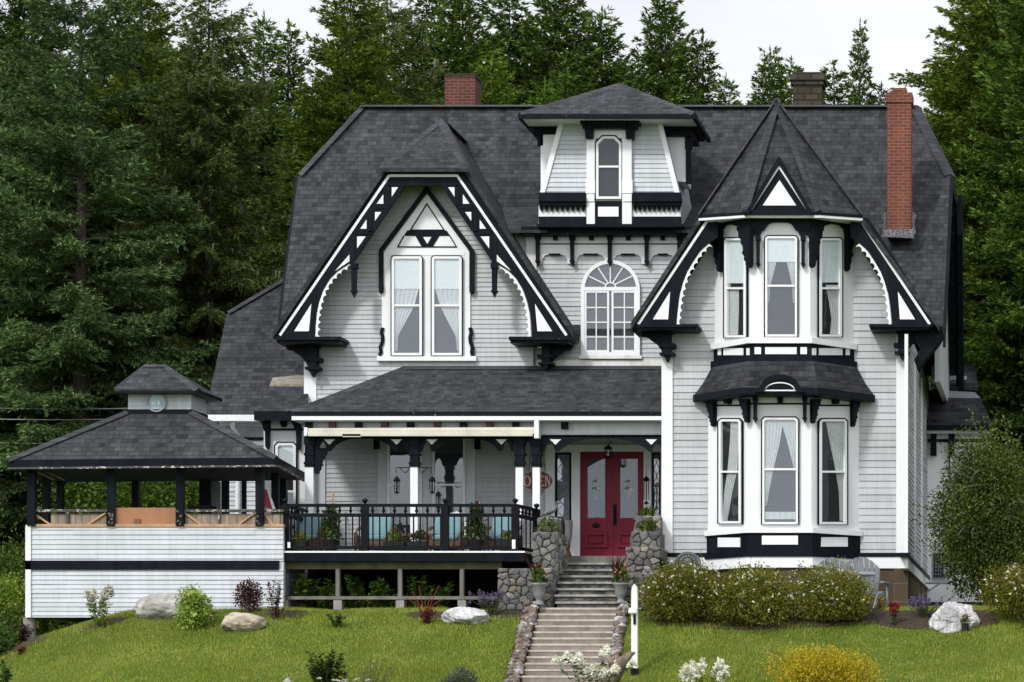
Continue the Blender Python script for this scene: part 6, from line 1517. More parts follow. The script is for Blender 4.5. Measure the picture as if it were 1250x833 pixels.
def shrub(name, label, cat, pos, w, d, h, n, size, mat, seed, group=None, lumps=9, stems=5, blossoms=None, fill=.28, drop=0.0, stemmat=None, shoots=0, slen=.25):
    root = empty(name, label, cat, pos, group); V, T, P, v = leaves(seed, w, d, h, n, size, lumps, fill=fill, drop=drop); tws = []
    if shoots:
        g = np.random.default_rng(seed + 7); idx = g.choice(len(P), shoots); NV = []
        for i in idx:
            dv = v[i] * .8 + np.array([0, 0, .55]) + g.normal(0, .35, 3); dv /= np.linalg.norm(dv); L = slen * g.uniform(.5, 1.5); p0 = P[i]; p1 = p0 + dv * L; p1[2] = max(p1[2], .02); tws.append((p0, p1))
            for t in np.linspace(.1, 1, max(4, int(L / (size * .42)))):
                c = p0 + (p1 - p0) * t; a = dv * .6 + g.normal(0, .7, 3); a /= np.linalg.norm(a); b = np.cross(a, g.normal(0, 1, 3)); b /= np.linalg.norm(b); l = size * g.uniform(.5, 1.1); NV += [c, c + a * l * .5 + b * l * .27, c + a * l, c + a * l * .5 - b * l * .27]
        NV = np.array(NV); k0 = len(V); m_ = len(NV) // 4; q_ = k0 + np.arange(m_) * 4; V = np.concatenate([V, NV]); T = np.concatenate([T, np.stack([q_, q_ + 1, q_ + 2], 1), np.stack([q_, q_ + 2, q_ + 3], 1)])
    link_mesh('foliage', tri_mesh('foliage', V, T), mat, root); rr_ = random.Random(seed); mb = MB()
    for k in range(stems):
        a = rr_.uniform(0, 6.28); r = rr_.uniform(.1, .35); mb.tube([(0, 0, -.05), (r * .4 * w * math.cos(a), r * .4 * d * math.sin(a), h * .35), (r * w * math.cos(a), r * d * math.sin(a), h * .75)], [.02 + .01 * h, .014 + .006 * h, .006], 5)
    me = bpy.data.meshes.new('stem'); me.from_pydata([tuple(x) for x in mb.v], [], mb.f); so = link_mesh('stem', me, stemmat or TWIG, root)
    if tws:
        m2 = MB()
        for a_, b_ in tws[::2]: m2.tube([Vector(a_), Vector(b_)], [.006, .002], 3, False)
        me2 = bpy.data.meshes.new('twigs'); me2.from_pydata([tuple(x) for x in m2.v], [], m2.f); link_mesh('twigs', me2, stemmat or TWIG, root)['kind'] = 'stuff'
    if blossoms:
        bn, bs, bm_ = blossoms; g = np.random.default_rng(seed + 50); sel = g.choice(len(P), bn * 3, replace=False); out = [i for i in sel if v[i][2] > -.2][:bn]; vs = []
        for i in out:
            p = P[i] + v[i] * size * .8
            for q in range(5):
                a = g.normal(0, 1, 3); a /= np.linalg.norm(a); b = np.cross(a, g.normal(0, 1, 3)); b /= np.linalg.norm(b); o = p + g.normal(0, bs * .25, 3); vs += [o - b * bs * .5, o + b * bs * .5, o + a * bs * .9]
        vs = np.array(vs); link_mesh('blossoms', tri_mesh('blossoms', vs, np.arange(len(vs)).reshape(-1, 3)), bm_, root)
    return root
def mw(px, y): return M(px, y)
# hedge of flowering bushes in front of the bay
GH = 'olive bushes with white flowers under the bay window'
for i, (px, wpx, y, top, lab) in enumerate(((828, 104, -3.15, 698, 'olive flowering bush next to the stone pier and white post'), (915, 108, -3.35, 701, 'olive flowering bush in the middle of three under the bay window'), (1016, 112, -3.15, 700, 'largest olive flowering bush, in front of the slatted garden chairs'))):
    p = at(px, y); h = W(px, top, y).z - p.z; shrub('potentilla_bush', lab, 'bush', p, mw(wpx, y) * 1.0, 1.7, h * 1.02, 22000, .056, L_HEDGE, 100 + i, GH, 28, 6, (330, .038, WHITEF), shoots=420, slen=.16)
p = at(1252, -3.2); shrub('potentilla_bush', 'olive flowering bush beside the quartz rock, cut off by the photo edge', 'bush', p, mw(104, -3.2), 1.6, W(0, 694, -3.2).z - p.z, 15000, .058, L_HEDGE, 110, GH, 20, 6, (200, .042, WHITEF), shoots=260, slen=.16)
# small leafy tree at the right
p = at(1206, -.3); rt_ = shrub('willow_bush', 'tall loose green bush hiding the side annex and heat pump', 'bush', p, mw(176, -.3), 2.5, W(0, 510, -.3).z - p.z, 38000, .080, L_BUSH, 120, None, 60, 9, None, .4, .4, shoots=520, slen=.42)
mb = MB(); rr_ = random.Random(9)
for k in range(34):
    a = rr_.uniform(0, 6.28); r0 = rr_.uniform(.2, .9); z0 = rr_.uniform(1.2, 3.2); pts = [Vector((r0 * math.cos(a), r0 * math.sin(a), z0))]
    dv = Vector((math.cos(a + rr_.uniform(-.8, .8)), math.sin(a + rr_.uniform(-.8, .8)), rr_.uniform(-.1, .6)))
    for q in range(5): pts.append(pts[-1] + dv * .16); dv.z -= .16
    mb.tube(pts, [.010, .009, .008, .007, .006, .004], 4)
mb_o = bpy.data.meshes.new('twig'); mb_o.from_pydata([tuple(x) for x in mb.v], [], mb.f); link_mesh('twig', mb_o, WOODG, rt_)['kind'] = 'stuff'
p = at(1222, 1.6); shrub('dark_bush', 'dark bush low behind the tall loose bush beside the heat pump', 'bush', p, 2.6, 1.8, 2.2, 12000, .09, L_DARK, 121, None, 12, 5)
# shrubs behind and beside the gazebo
for i, (px, y, w, h, n, lab) in enumerate(((100, 4.2, 2.4, 2.6, 9000, 'bright shrub behind the gazebo, framed between its first two front posts'), (175, 4.4, 2.6, 2.7, 9000, 'bright shrub behind the gazebo, framed above the orange plywood panel'), (238, 4.3, 2.0, 2.5, 7000, 'bright shrub behind the gazebo beside the narrow grey-green door'))):
    p = at(px, y); h = W(px, 583, y).z - p.z + .25; shrub('laurel_shrub', lab, 'shrub', p, w, 1.6, h, n, .12, L_LAUR, 130 + i, 'bright shrubs behind the gazebo', 10, 5)
for i, (px, y, w, h, n, mt, lab) in enumerate(((14, 1.2, 2.0, 1.6, 8000, L_LIME, 'yellow-green shrub at the left edge below the wood, beside the gazebo wall'), (24, -.6, 1.1, .75, 3500, L_BUSH, 'low green shrub tucked behind the burgundy plant at the gazebo corner'), (-4, 3.6, 2.6, 2.6, 7000, L_BUSH, 'large dim green shrub under the trees at the left edge'), (45, 5.5, 2.6, 2.2, 6000, L_DARK, 'dark shrub under the trees just left of the gazebo'), (0, -2.2, .9, .5, 3000, L_PLANT, 'clump of green leaves at the left edge beside the burgundy plant'))):
    p = at(px, y); shrub('green_shrub', lab, 'shrub', p, w, 1.3, h, n, .085, mt, 140 + i, None, 8, 4)
# garden plants along the foot of the house
def plant(name, label, px, pybase, pytop, wpx, n, size, mat, seed, y=None, **kw):
    yy = y if y is not None else yat(px, pybase); p = at(px, yy); h = W(px, pytop, yy).z - p.z; w = mw(wpx, yy)
    return shrub(name, label, kw.pop('cat', 'plant'), p, w, w * kw.pop('dep', .8), h, n, size, mat, seed, **kw)
plant('lime_hydrangea', 'bright lime hydrangea in front of the flat grey rock by the gazebo wall', 234, 767, 722, 46, 3200, .07, L_LIME, 201, lumps=9, blossoms=(45, .09, LIMEF))
plant('barberry', 'rounded dark burgundy shrub behind the tan rock at the gazebo wall', 302, 748, 713, 34, 2200, .055, L_PURP, 202, lumps=7)
def wand(name, label, px, pyb, pyt, wpx, mat, seed, nst=9, leaf=.06, per=26, y=None, cat='plant', tips=None, stem=TWIG, lean=.5, stw=.007):
    """upright leafy stems: leaves set along each one"""
    yy = y if y is not None else yat(px, pyb); p = at(px, yy); H = W(px, pyt, yy).z - p.z; w = mw(wpx, yy); g = random.Random(seed); root = empty(name, label, cat, p); mb = MB(); vs = []; tp = []
    for k in range(nst):
        a = g.uniform(0, 6.28); r = g.uniform(.1, .5) * w; h = H * g.uniform(.6, 1.0); q = [Vector((0 + .2 * r * math.cos(a), .2 * r * math.sin(a), -.03)), Vector((r * .55 * math.cos(a), r * .4 * math.sin(a), h * .5)), Vector((r * math.cos(a) * lean * 2, r * .7 * math.sin(a) * lean * 2, h))]
        mb.tube(q, [stw, stw * .8, stw * .4], 4)
        for j in range(per):
            t = g.uniform(.12, 1.0); c = q[0].lerp(q[1], t * 2) if t < .5 else q[1].lerp(q[2], t * 2 - 1); th = g.uniform(0, 6.28); d = Vector((math.cos(th), math.sin(th), g.uniform(-.2, .7))).normalized(); l = leaf * g.uniform(.6, 1.2); s = d.cross(Vector((g.uniform(-1, 1), g.uniform(-1, 1), 1))).normalized() * l * .26
            m = c + d * l * .5; vs += [c, m + s, c + d * l, c, c + d * l, m - s]
        tp.append(q[2])
    me = bpy.data.meshes.new('stem'); me.from_pydata([tuple(x) for x in mb.v], [], mb.f); link_mesh('stem', me, stem, root)
    vs = np.array([tuple(v) for v in vs]); link_mesh('foliage', tri_mesh('foliage', vs, np.arange(len(vs)).reshape(-1, 3)), mat, root)
    if tips:
        tm, tl, tw_, shape = tips; vs = []
        for q in tp:
            nb_ = int(60 * max(1, tl * 4)) if shape != 'spike' else 26
            for j in range(nb_):
                if shape == 'spike': c = q + Vector((g.gauss(0, tw_), g.gauss(0, tw_), g.uniform(-tl, tl * .3))); s_ = .022
                else:
                    zt_ = g.uniform(0, 1); rr2 = tw_ * (1 - zt_ * .8); th = g.uniform(0, 6.28); c = q + Vector((rr2 * math.cos(th), rr2 * math.sin(th), zt_ * tl - tl * .3)); s_ = .05
                d = Vector((g.gauss(0, 1), g.gauss(0, 1), g.gauss(0, 1))).normalized(); e = d.cross(Vector((g.gauss(0, 1), g.gauss(0, 1), g.gauss(0, 1)))).normalized() * s_ * .6
                vs += [c - e, c + e, c + d * s_ * 1.3]
        vs = np.array([tuple(v) for v in vs]); link_mesh('blossoms', tri_mesh('blossoms', vs, np.arange(len(vs)).reshape(-1, 3)), tm, root)
    return root
wand('white_hydrangea', 'young white hydrangea with upright flower cones in front of the gazebo siding', 124, 767, 722, 44, L_LIME, 210, 9, .10, 34, tips=(WHITEF, .16, .055, 'cone'), stem=STEM, lean=.42)
wand('purple_ninebark', 'tall sparse dark purple shrub at the right end of the gazebo wall', 337, 757, 702, 36, L_PURP, 211, 13, .065, 40, lean=.45)
wand('small_green_plant', 'small dark green plant alone on the lawn bench before the deck', 412, 766, 748, 28, L_DARK, 212, 10, .07, 30)
wand('red_astilbe', 'reddish plant with thin red stalks in front of the deck by the white rock', 519, 762, 740, 32, L_REDL, 213, 14, .06, 36)
mb = MB(); p = gp(519, 760)
for k in range(7):
    a = -1 + k * .33; mb.tube([p + Vector((0, 0, .1)), p + Vector((a * .18, 0, .38)), p + Vector((a * .42, .05, .52 + .13 * (k % 3)))], [.012, .011, .006], 4)
o = mb.build('dry_red_stalk', L_REDL); tag(o, 'spray of bare red stalks rising from the reddish plant before the deck', 'stalks')
wand('lavender_clump', 'lavender with purple spikes at the foot of the stone wall under the deck', 603, 752, 720, 52, L_GREY, 214, 34, .06, 14, tips=(PURPF, .10, .012, 'spike'), stem=STEM, lean=.6)
wand('lavender_clump', 'lavender with purple spikes in the mulch left of the white quartz rock', 1130, 755, 728, 52, L_GREY, 215, 34, .06, 12, tips=(PURPF, .10, .012, 'spike'), stem=STEM, lean=.6)
wand('red_rose', 'small plant with red flowers in the mulch right of the flowering bushes', 1091, 764, 738, 22, L_PLANT, 216, 9, .07, 20, tips=(REDF, .035, .022, 'cone'))
wand('yellow_plant', 'small yellowish plant between the flowering bush and the stone foundation', 1073, 752, 724, 18, L_GOLD, 217, 8, .07, 24, y=-1.6)
wand('burgundy_heuchera', 'burgundy plant at the concrete pier of the gazebo corner', 26, 787, 760, 34, L_PURP, 218, 16, .085, 26)
wand('red_seedling', 'tiny reddish plant on the grass at the lower left edge', 25, 800, 787, 16, L_REDL, 219, 8, .06, 18)
for i, (px, top, y, w, lab) in enumerate(((372, 700, .3, 34, 'first from the left'), (404, 706, .5, 30, 'second from the left'), (436, 698, .6, 32, 'third from the left'), (462, 704, .2, 26, 'fourth from the left'), (512, 700, .5, 30, 'second from the right'), (540, 712, .3, 26, 'rightmost'))):
    wand('shade_plant', 'leafy green plant in the dark space under the deck, %s' % lab, px, 742, top, w * 1.25, L_PLANT, 230 + i, 13, .11, 60, y=-1.12 + .05 * (i % 3), lean=.45)
plant('ground_vine', 'low green creeper at the deck foot beside the concrete footings', 450, 742, 728, 170, 2600, .08, L_PLANT, 240, y=-.9, dep=.25, lumps=14, stems=3)
# foreground plants at the bottom of the photo
plant('golden_spirea', 'rounded golden-yellow shrub at the bottom of the lawn', 1004, 900, 800, 132, 19000, .05, L_GOLD, 250, y=-7.6, lumps=24, dep=.9, shoots=300, slen=.14)
wand('white_hydrangea', 'white hydrangea in front of the concrete steps beside the driftwood', 722, 900, 793, 92, L_PLANT, 251, 13, .11, 34, y=-8.2, tips=(WHITEF, .13, .085, 'cone'), stem=STEM, lean=.62)
wand('white_hydrangea', 'white hydrangea with tall cones at the bottom edge left of the golden shrub', 853, 900, 812, 74, L_LIME, 252, 14, .10, 30, y=-8.0, tips=(WHITEF, .20, .07, 'cone'), stem=STEM, lean=.55)
wand('butterfly_bush', 'dark green bushy plant beside the dry stalks at the bottom of the lawn', 398, 900, 794, 56, L_DARK, 253, 42, .085, 80, y=-7.6, lean=.5)
wand('dry_perennial', 'patch of thin brown-green stalks at the bottom edge right of the dark bushy plant', 448, 900, 796, 84, L_DRY, 254, 34, .035, 22, y=-7.9, lean=.55, stw=.005)
plant('heather_mound', 'low dark grey-purple mound at the bottom edge left of the steps', 560, 900, 817, 56, 5200, .05, L_GREY, 255, y=-7.8, lumps=9)
wand('daisy_clump', 'white daisies at the bottom edge beneath the dry stalks', 418, 900, 826, 70, L_GREY, 256, 16, .05, 16, y=-8.6, tips=(WHITEF, .012, .022, 'spike'), stem=STEM)
wand('red_perennial', 'dull red flower stems at the bottom edge right of the golden shrub', 1100, 900, 824, 70, L_REDL, 257, 16, .05, 18, y=-8.0)
wand('iris_leaves', 'clump of tall green blades in the lower left corner', 4, 900, 806, 24, L_PLANT, 258, 22, .16, 8, y=-5.4, stem=STEM)
# ---------------------------------------------------------------- rocks
def rock(name, label, px0, px1, pyt, pyb, mat, seed, dep=.7, flat=.0, y=None):
    pxm = (px0 + px1) / 2; yy = y if y is not None else yat(pxm, pyb - 2); p = at(pxm, yy); w = mw(px1 - px0, yy); h = W(pxm, pyt, yy).z - p.z
    g = random.Random(seed); bm = bmesh.new(); bmesh.ops.create_icosphere(bm, subdivisions=5, radius=1); sd = Vector((g.uniform(0, 50), g.uniform(0, 50), 0)); cuts = []
    for k in range(11):
        n = Vector((g.gauss(0, 1), g.gauss(0, 1), g.gauss(0, .8) + .2)).normalized(); cuts.append((n, g.uniform(.52, .90)))
    for v in bm.verts:
        d = v.co.normalized(); r = 1.0
        for n, c in cuts:
            q = d.dot(n)
            if q > .05: r = min(r, c / q)
        r *= 1 + .09 * mnoise.noise(d * 2.2 + sd) - .07 * abs(mnoise.noise(d * 4.5 + sd)) + .05 * mnoise.noise(d * 9 + sd) - .03 * abs(mnoise.noise(d * 18 + sd)); v.co = d * r
    xs = [v.co.x for v in bm.verts]; zs = [v.co.z for v in bm.verts]; x0, x1, z0, z1 = min(xs), max(xs), min(zs), max(zs)
    for v in bm.verts:
        v.co.x = (v.co.x - (x0 + x1) / 2) / (x1 - x0) * w; v.co.y *= dep * w / 2; v.co.z = (v.co.z - z0) / (z1 - z0) * (h * 1.42) - h * .42
    me = bpy.data.meshes.new(name); bm.to_mesh(me); bm.free()
    for f in me.polygons: f.use_smooth = True
    o = link_mesh(name, me, mat, None, p); tag(o, label, 'rock'); return o
rock('grey_boulder', 'long flat grey rock against the gazebo siding, behind the lime hydrangea', 165, 262, 724, 754, ROCKG, 1, .6)
rock('tan_boulder', 'blocky tan rock on the lawn in front of the burgundy shrubs', 268, 326, 747, 769, ROCKT, 2, .7)
rock('white_boulder', 'wedge-shaped white rock on the lawn between the red plant and the stairs', 537, 598, 741, 762, ROCKW, 14, .6)
rock('quartz_boulder', 'large rounded white quartz rock in the mulch at the right', 1133, 1197, 734, 769, ROCKW, 5, .8)
rock('small_stone', 'small dark stone at the bottom edge of the lawn below the tan rock', 345, 356, 827, 836, ROCKG, 6, .8, y=-7.0)
# driftwood
mb = MB(); y = -7.7; pts = [W(735, 850, y), W(748, 828, y), W(760, 808, y - .1), W(771, 797, y - .15)]
mb.tube(pts, [.17, .15, .12, .05], 9); mb.tube([W(752, 822, y), W(745, 808, y + .1), W(744, 800, y + .15)], [.08, .06, .02], 7); mb.tube([W(766, 802, y - .12), W(770, 799, y - .1), W(775, 797, y - .05)], [.07, .05, .02], 7)
o = mb.build('driftwood_stump', DRIFT, smooth=True); tag(o, 'weathered grey-brown driftwood limb leaning up at the bottom edge by the white post', 'driftwood')
# ---------------------------------------------------------------- urns and pots
def flowers(pos, w, h, n, size, mat, seed, parent, nm='foliage', spread=1.0):
    g = random.Random(seed); vs = []
    for k in range(n):
        a = g.uniform(0, 6.28); el = g.uniform(.1, 1.4); L = g.uniform(.5, 1) ; c = Vector(pos) + Vector((math.cos(a) * math.cos(el) * w * .5 * L, math.sin(a) * math.cos(el) * w * .5 * L, math.sin(el) * h * L)); d = Vector((g.gauss(0, 1), g.gauss(0, 1), g.gauss(.4, 1))).normalized(); l = size * g.uniform(.6, 1.3); s = d.cross(Vector((g.gauss(0, 1), g.gauss(0, 1), g.gauss(0, 1)))).normalized() * l * .28; m = c + d * l * .5
        vs += [c, m + s, c + d * l, c, c + d * l, m - s]
    off = worigin(parent); vs = np.array([tuple(v - off) for v in vs]); return link_mesh(nm, tri_mesh(nm, vs, np.arange(len(vs)).reshape(-1, 3)), mat, parent)
def spikes(pos, h, n, mat, seed, parent, wdt=.018, lean=.45, nm='spiky_leaves'):
    g = random.Random(seed); vs = []
    for k in range(n):
        a = g.uniform(0, 6.28); l = h * g.uniform(.6, 1); c = Vector(pos); t = Vector((math.cos(a), math.sin(a), 0)); s = Vector((-math.sin(a), math.cos(a), 0)) * wdt; m = c + t * l * lean * .4 + Vector((0, 0, l * .6)); e = c + t * l * lean + Vector((0, 0, l))
        vs += [c - s, c + s, m + s, c - s, m + s, m - s, m - s, m + s, e]
    off = worigin(parent); vs = np.array([tuple(v - off) for v in vs]); return link_mesh(nm, tri_mesh(nm, vs, np.arange(len(vs)).reshape(-1, 3)), mat, parent)
def urn(px, pyt, pyb, y, label, seed, fl):
    a, b = W(px, pyb, y), W(px, pyt, y); h = b.z - a.z; r = M(10.2, y); u = empty('urn_planter', label, 'planter', a, 'grey urns flanking the stairs')
    mb = MB().lathe(a, [(r * .62, 0), (r * .66, h * .07), (r * .42, h * .14), (r * .34, h * .24), (r * .58, h * .36), (r * .72, h * .5), (r * .80, h * .86), (r * 1.0, h * .92), (r * 1.02, h), (r * .9, h), (r * .85, h * .93)], 20); mb.build('urn', URN, u, smooth=True)
    c = Vector((a.x, a.y, b.z - .03)); flowers(c, r * 2.2, .40, 170, .10, L_PLANT, seed, u); flowers(c + Vector((0, 0, .08)), r * 2.2, .38, 60, .07, fl, seed + 1, u, 'blossoms'); spikes(c + Vector((-.1, .05, 0)), .72, 26, L_PURP, seed + 2, u)
urn(658, 712, 739, -2.35, 'grey urn with yellow flowers and dark spiky leaves left of the stairs', 31, ORANGEF)
urn(758, 712, 737, -2.30, 'grey urn with pink and red flowers right of the stairs', 34, PINKF)
for px, lab, sd_ in ((1150.5, 'small black pot of pink flowers leaning on the quartz rock, the left of two', 1), (1178, 'small black pot of pink flowers leaning on the quartz rock, the right of two', 2)):
    y = yat(px, 770) - .05; p = at(px, y); u = empty('flower_pot', lab, 'flower pot', p, 'black pots by the quartz rock'); MB().lathe(p, [(.06, -.02), (.085, .15), (.09, .17), (.08, .17)], 12).build('pot', POTB, u); flowers(p + Vector((0, 0, .15)), .24, .22, 90, .07, L_PLANT, sd_, u); flowers(p + Vector((0, 0, .22)), .22, .2, 22, .06, PINKF, sd_ + 7, u, 'blossoms')
# plants set on the stone walls
def wallplant(px, py, y, w, h, label, sd_, mat=L_BUSH):
    c = W(px, py, y); u = empty('wall_plant', label, 'plant', c); flowers(c, w, h, 260, .07, mat, sd_, u)
wallplant(670, 650, -1.3, .62, .30, 'low green plant growing on the step of the stone wall left of the stairs', 41)
wallplant(791, 649, -.75, .50, .28, 'trailing green plant on the lower step of the stone pier by the doors', 42)
wallplant(790, 631, -.2, .40, .18, 'small green plant on the top of the stone pier by the doors', 43)
wallplant(807, 697, -1.3, .42, .26, 'small green plant at the foot of the stone pier by the flowering bush', 44)
# carved heron and urn by the door
h0 = W(691, 681, 1.9); u = empty('tall_vase', 'grey tapered vase on a brown carved foot left of the red doors', 'vase', h0)
MB().lathe(h0, [(.10, 0), (.13, .05), (.08, .18), (.10, .28)], 10).build('vase_foot', TERRA, u); MB().lathe(h0 + Vector((0, 0, .28)), [(.09, 0), (.13, .18), (.155, .48), (.15, .56), (.12, .56)], 14).build('vase_body', paint('grey_vase', (.26, .26, .28), .6, .15, 5), u, smooth=True)
mb = MB(); c = W(672, 632, -.3)
mb.tube([c + Vector((-.22, 0, .03)), c + Vector((-.05, 0, .12)), c + Vector((.08, 0, .17)), c + Vector((.14, 0, .26)), c + Vector((.12, 0, .33)), c + Vector((.19, 0, .34)), c + Vector((.27, 0, .31))], [.015, .07, .055, .025, .022, .03, .006], 8); mb.tube([c + Vector((0, 0, .1)), c + Vector((0, 0, -.02))], .012, 5)
o = mb.build('bird_figure', VERDI, smooth=True); tag(o, 'dark metal bird figure perched on the stone wall left of the stairs', 'figurine')
mb = MB(); mb.tube([W(656, 634, -.6), W(672, 631.5, -.6), W(686, 632, -.6), W(688.5, 640, -.6), W(689, 690, -.6)], .02, 6); o = mb.build('hand_rail', IRON); tag(o, 'thin dark rail along the top of the stone wall left of the stairs', 'rail')
# ---------------------------------------------------------------- porch furniture
def lounge(px, y, label, w=.62, rot=0, back=.55):
    z = zd; x = W(px, 0, y).x; r = empty('wicker_chair', label, 'chair', (x, y, z), 'wicker porch chairs')
    mb = MB(); mb.box(x - w / 2, x + w / 2, y - .3, y + .3, z + .12, z + .30); mb.build('seat', WICKER, r)
    mb = MB()
    for s in (-1, 1):
        xx = x + s * (w / 2 + .04); mb.tube([(xx, y - .32, z + .02), (xx, y - .32, z + .46), (xx, y - .15, z + .55), (xx, y + .30, z + .62)], .04, 6); mb.box(xx - .03, xx + .03, y - .3, y + .3, z + .15, z + .42)
    mb.build('armrest', WICKER, r)
    mb = MB(); mb.prism([(x - w / 2, y + .25, z + .28), (x + w / 2, y + .25, z + .28), (x + w / 2 - .03, y + .42, z + .85), (x - w / 2 + .03, y + .42, z + .85)], (0, .06, .02)); mb.build('backrest', WICKER, r)
    for sx_ in (-1, 1):
        for sy_ in (-1, 1): MB().box(x + sx_ * (w / 2 - .03) - .025, x + sx_ * (w / 2 - .03) + .025, y + sy_ * .26 - .025, y + sy_ * .26 + .025, z + .002, z + .13).build('leg', WICKER, r)
    return x, z
def softbox(mb, c, sx, sy, sz, tilt=0):
    bm = bmesh.new(); bmesh.ops.create_cube(bm, size=1); bmesh.ops.subdivide_edges(bm, edges=bm.edges[:], cuts=5, use_grid_fill=True); i0 = len(mb.v); ct, st_ = math.cos(tilt), math.sin(tilt)
    for v in bm.verts:
        p = v.co * 2; e = 5; k = 1 / max(1e-6, (abs(p.x) ** e + abs(p.y) ** e + abs(p.z) ** e) ** (1 / e)); q = p * k if True else p
        x_, y_, z_ = q.x * sx / 2, q.y * sy / 2, q.z * sz / 2; mb.v.append(Vector(c) + Vector((x_, y_ * ct - z_ * st_, y_ * st_ + z_ * ct)))
    for f in bm.faces: mb.f.append([i0 + v.index for v in f.verts])
    bm.free(); return mb
for px, w, y, lab in ((374, .62, -.3, 'at the gazebo end of the porch'), (459, .66, -.2, 'beside the second railing post'), (545, .66, -.2, 'beside the third railing post'), (614, .60, -.3, 'nearest the stone wall')):
    x, z = lounge(px, y, 'brown wicker chair with teal cushions %s' % lab, w)
    mb = softbox(MB(), (x, y - .02, z + .36), w - .04, .58, .13); o = mb.build('chair_cushion', TEAL, smooth=True); tag(o, 'teal seat cushion on the wicker chair %s' % lab, 'cushion', 'teal chair cushions')
    mb = softbox(MB(), (x, y + .22, z + .64), w - .06, .14, .50, -.25); o = mb.build('chair_cushion', TEAL, smooth=True); tag(o, 'teal back cushion on the wicker chair %s' % lab, 'cushion', 'teal chair cushions')
x = W(505, 0, -.3).x; tb_ = empty('patio_table', 'low dark wicker table between the teal-cushioned chairs on the porch', 'table', (x, -.2, zd)); MB().box(x - .45, x + .45, -.5, .1, zd + .40, zd + .45).build('tabletop', WICKER, tb_)
for sx_ in (-1, 1):
    for sy_ in (-1, 1): MB().box(x + sx_ * .4 - .03, x + sx_ * .4 + .03, -.2 + sy_ * .26 - .03, -.2 + sy_ * .26 + .03, zd + .002, zd + .40).build('leg', WICKER, tb_)
wx, wz = W(554, 0, 1.2).x, zd
mb = MB(); pts = [(-.23, .35), (.23, .35), (.25, .8), (.22, 1.0), (.05, 1.06), (-.12, 1.02), (-.24, .85)]; mb.prism([(wx + a, 1.3, wz + b) for a, b in pts], (0, .06, 0)); mb.box(wx - .25, wx + .25, .85, 1.3, wz + .38, wz + .44)
wc = mb.build('white_rounded_shape', WHITEP, origin=(wx, 1.1, wz)); tag(wc, 'white rounded shape with seat and legs in front of the right porch window', 'chair')  # white rounded outline given a seat and legs
for sx_ in (-1, 1):
    for sy_ in (.9, 1.25): MB().box(wx + sx_ * .21 - .02, wx + sx_ * .21 + .02, sy_ - .02, sy_ + .02, wz + .002, wz + .38).build('leg', WHITEP, wc)
def deckpot(px, y, w, h, label, sd_, top=None, fl=None, tall=0, mat=L_PLANT, box=True):
    x = W(px, 0, y).x; u = empty('deck_planter', label, 'planter', (x, y, zd))
    if box: MB().prism([(x - w * .46, y - .12, zd + .002), (x + w * .46, y - .12, zd + .002), (x + w * .5, y - .13, zd + h), (x - w * .5, y - .13, zd + h)], (0, .25, 0)).build('pot', POTB, u)
    else: MB().lathe((x, y, zd + .002), [(w * .36, 0), (w * .5, h), (w * .44, h)], 14).build('pot', POTB, u)
    c = Vector((x, y, zd + h)); 
    if tall: flowers(c - Vector((0, 0, .05)), w * 1.3, tall, 620, .10, mat, sd_, u); mb = MB(); [mb.tube([c, c + Vector((.1 * math.cos(k), .1 * math.sin(k), tall * .9))], .008, 4) for k in range(5)]; mb.build('stem', STEM, u)
    else: flowers(c, w * 1.0, .22, 160, .08, mat, sd_, u)
    if fl: flowers(c + Vector((0, 0, .04)), w * .95, (tall or .22), 34, .055, fl, sd_ + 3, u, 'blossoms')
deckpot(366, -1.15, .34, .24, 'black planter with yellow-green flowers at the left end of the deck railing', 51, fl=ORANGEF, mat=L_LIME)
deckpot(404, -1.1, .34, .26, 'pot with a tall leafy green plant behind the left railing panel', 52, tall=.85, fl=ORANGEF, box=False)
deckpot(482, -1.15, .46, .24, 'black planter box with upright grassy leaves right of the second railing post', 53, mat=L_LIME)
deckpot(510, -1.15, .42, .24, 'black planter box with red, yellow and white flowers in the middle railing panel', 54, fl=REDF)
deckpot(581, -1.1, .36, .28, 'pot with a tall bushy green plant and orange flowers behind the right railing panel', 55, tall=.88, fl=ORANGEF, box=False)
deckpot(620, -1.15, .34, .26, 'black planter with bright leaves at the right end of the deck railing', 56, mat=L_LIME)
# ---------------------------------------------------------------- slatted chairs and wall plaque
def adirondack(px, y, label, w, rot):
    p = at(px, y); u = empty('slatted_chair', label, 'chair', (0, 0, 0), 'blue-grey slatted garden chairs')
    m = MB(); m.prism([(-w * .45, -.35, .36), (w * .45, -.35, .36), (w * .42, .25, .26), (-w * .42, .25, .26)], (0, 0, .03)); m.build('seat', GREYP, u)
    m = MB(); n = 7
    for k in range(n):
        t = (k - (n - 1) / 2) / ((n - 1) / 2); xb_ = t * w * .40; xt_ = t * w * .56; hw = w * .082; hf = lambda x: 1.08 - .20 * (x / (w * .56)) ** 2; m.prism([(xb_ - hw * .75, .24, .28), (xb_ + hw * .75, .24, .28), (xt_ + hw, .52, hf(xt_ + hw)), (xt_, .52, hf(xt_) + .008), (xt_ - hw, .52, hf(xt_ - hw))], (0, .025, .01))
    m.box(-w * .5, w * .5, .42, .46, .72, .78); m.build('backrest', GREYP, u)
    for s in (-1, 1):
        MB().box(s * w * .6 - .07, s * w * .6 + .07, -.45, .38, .55, .58).build('armrest', GREYP, u); MB().box(s * w * .55 - .02, s * w * .55 + .02, -.42, -.34, .0, .55).build('leg', GREYP, u); MB().prism([(s * w * .48, -.40, .36), (s * w * .48, .55, .0), (s * w * .48, .62, .0), (s * w * .48, .30, .30)], (.03, 0, 0)).build('leg', GREYP, u)
    u.location = p; u.rotation_euler = (0, 0, rot)
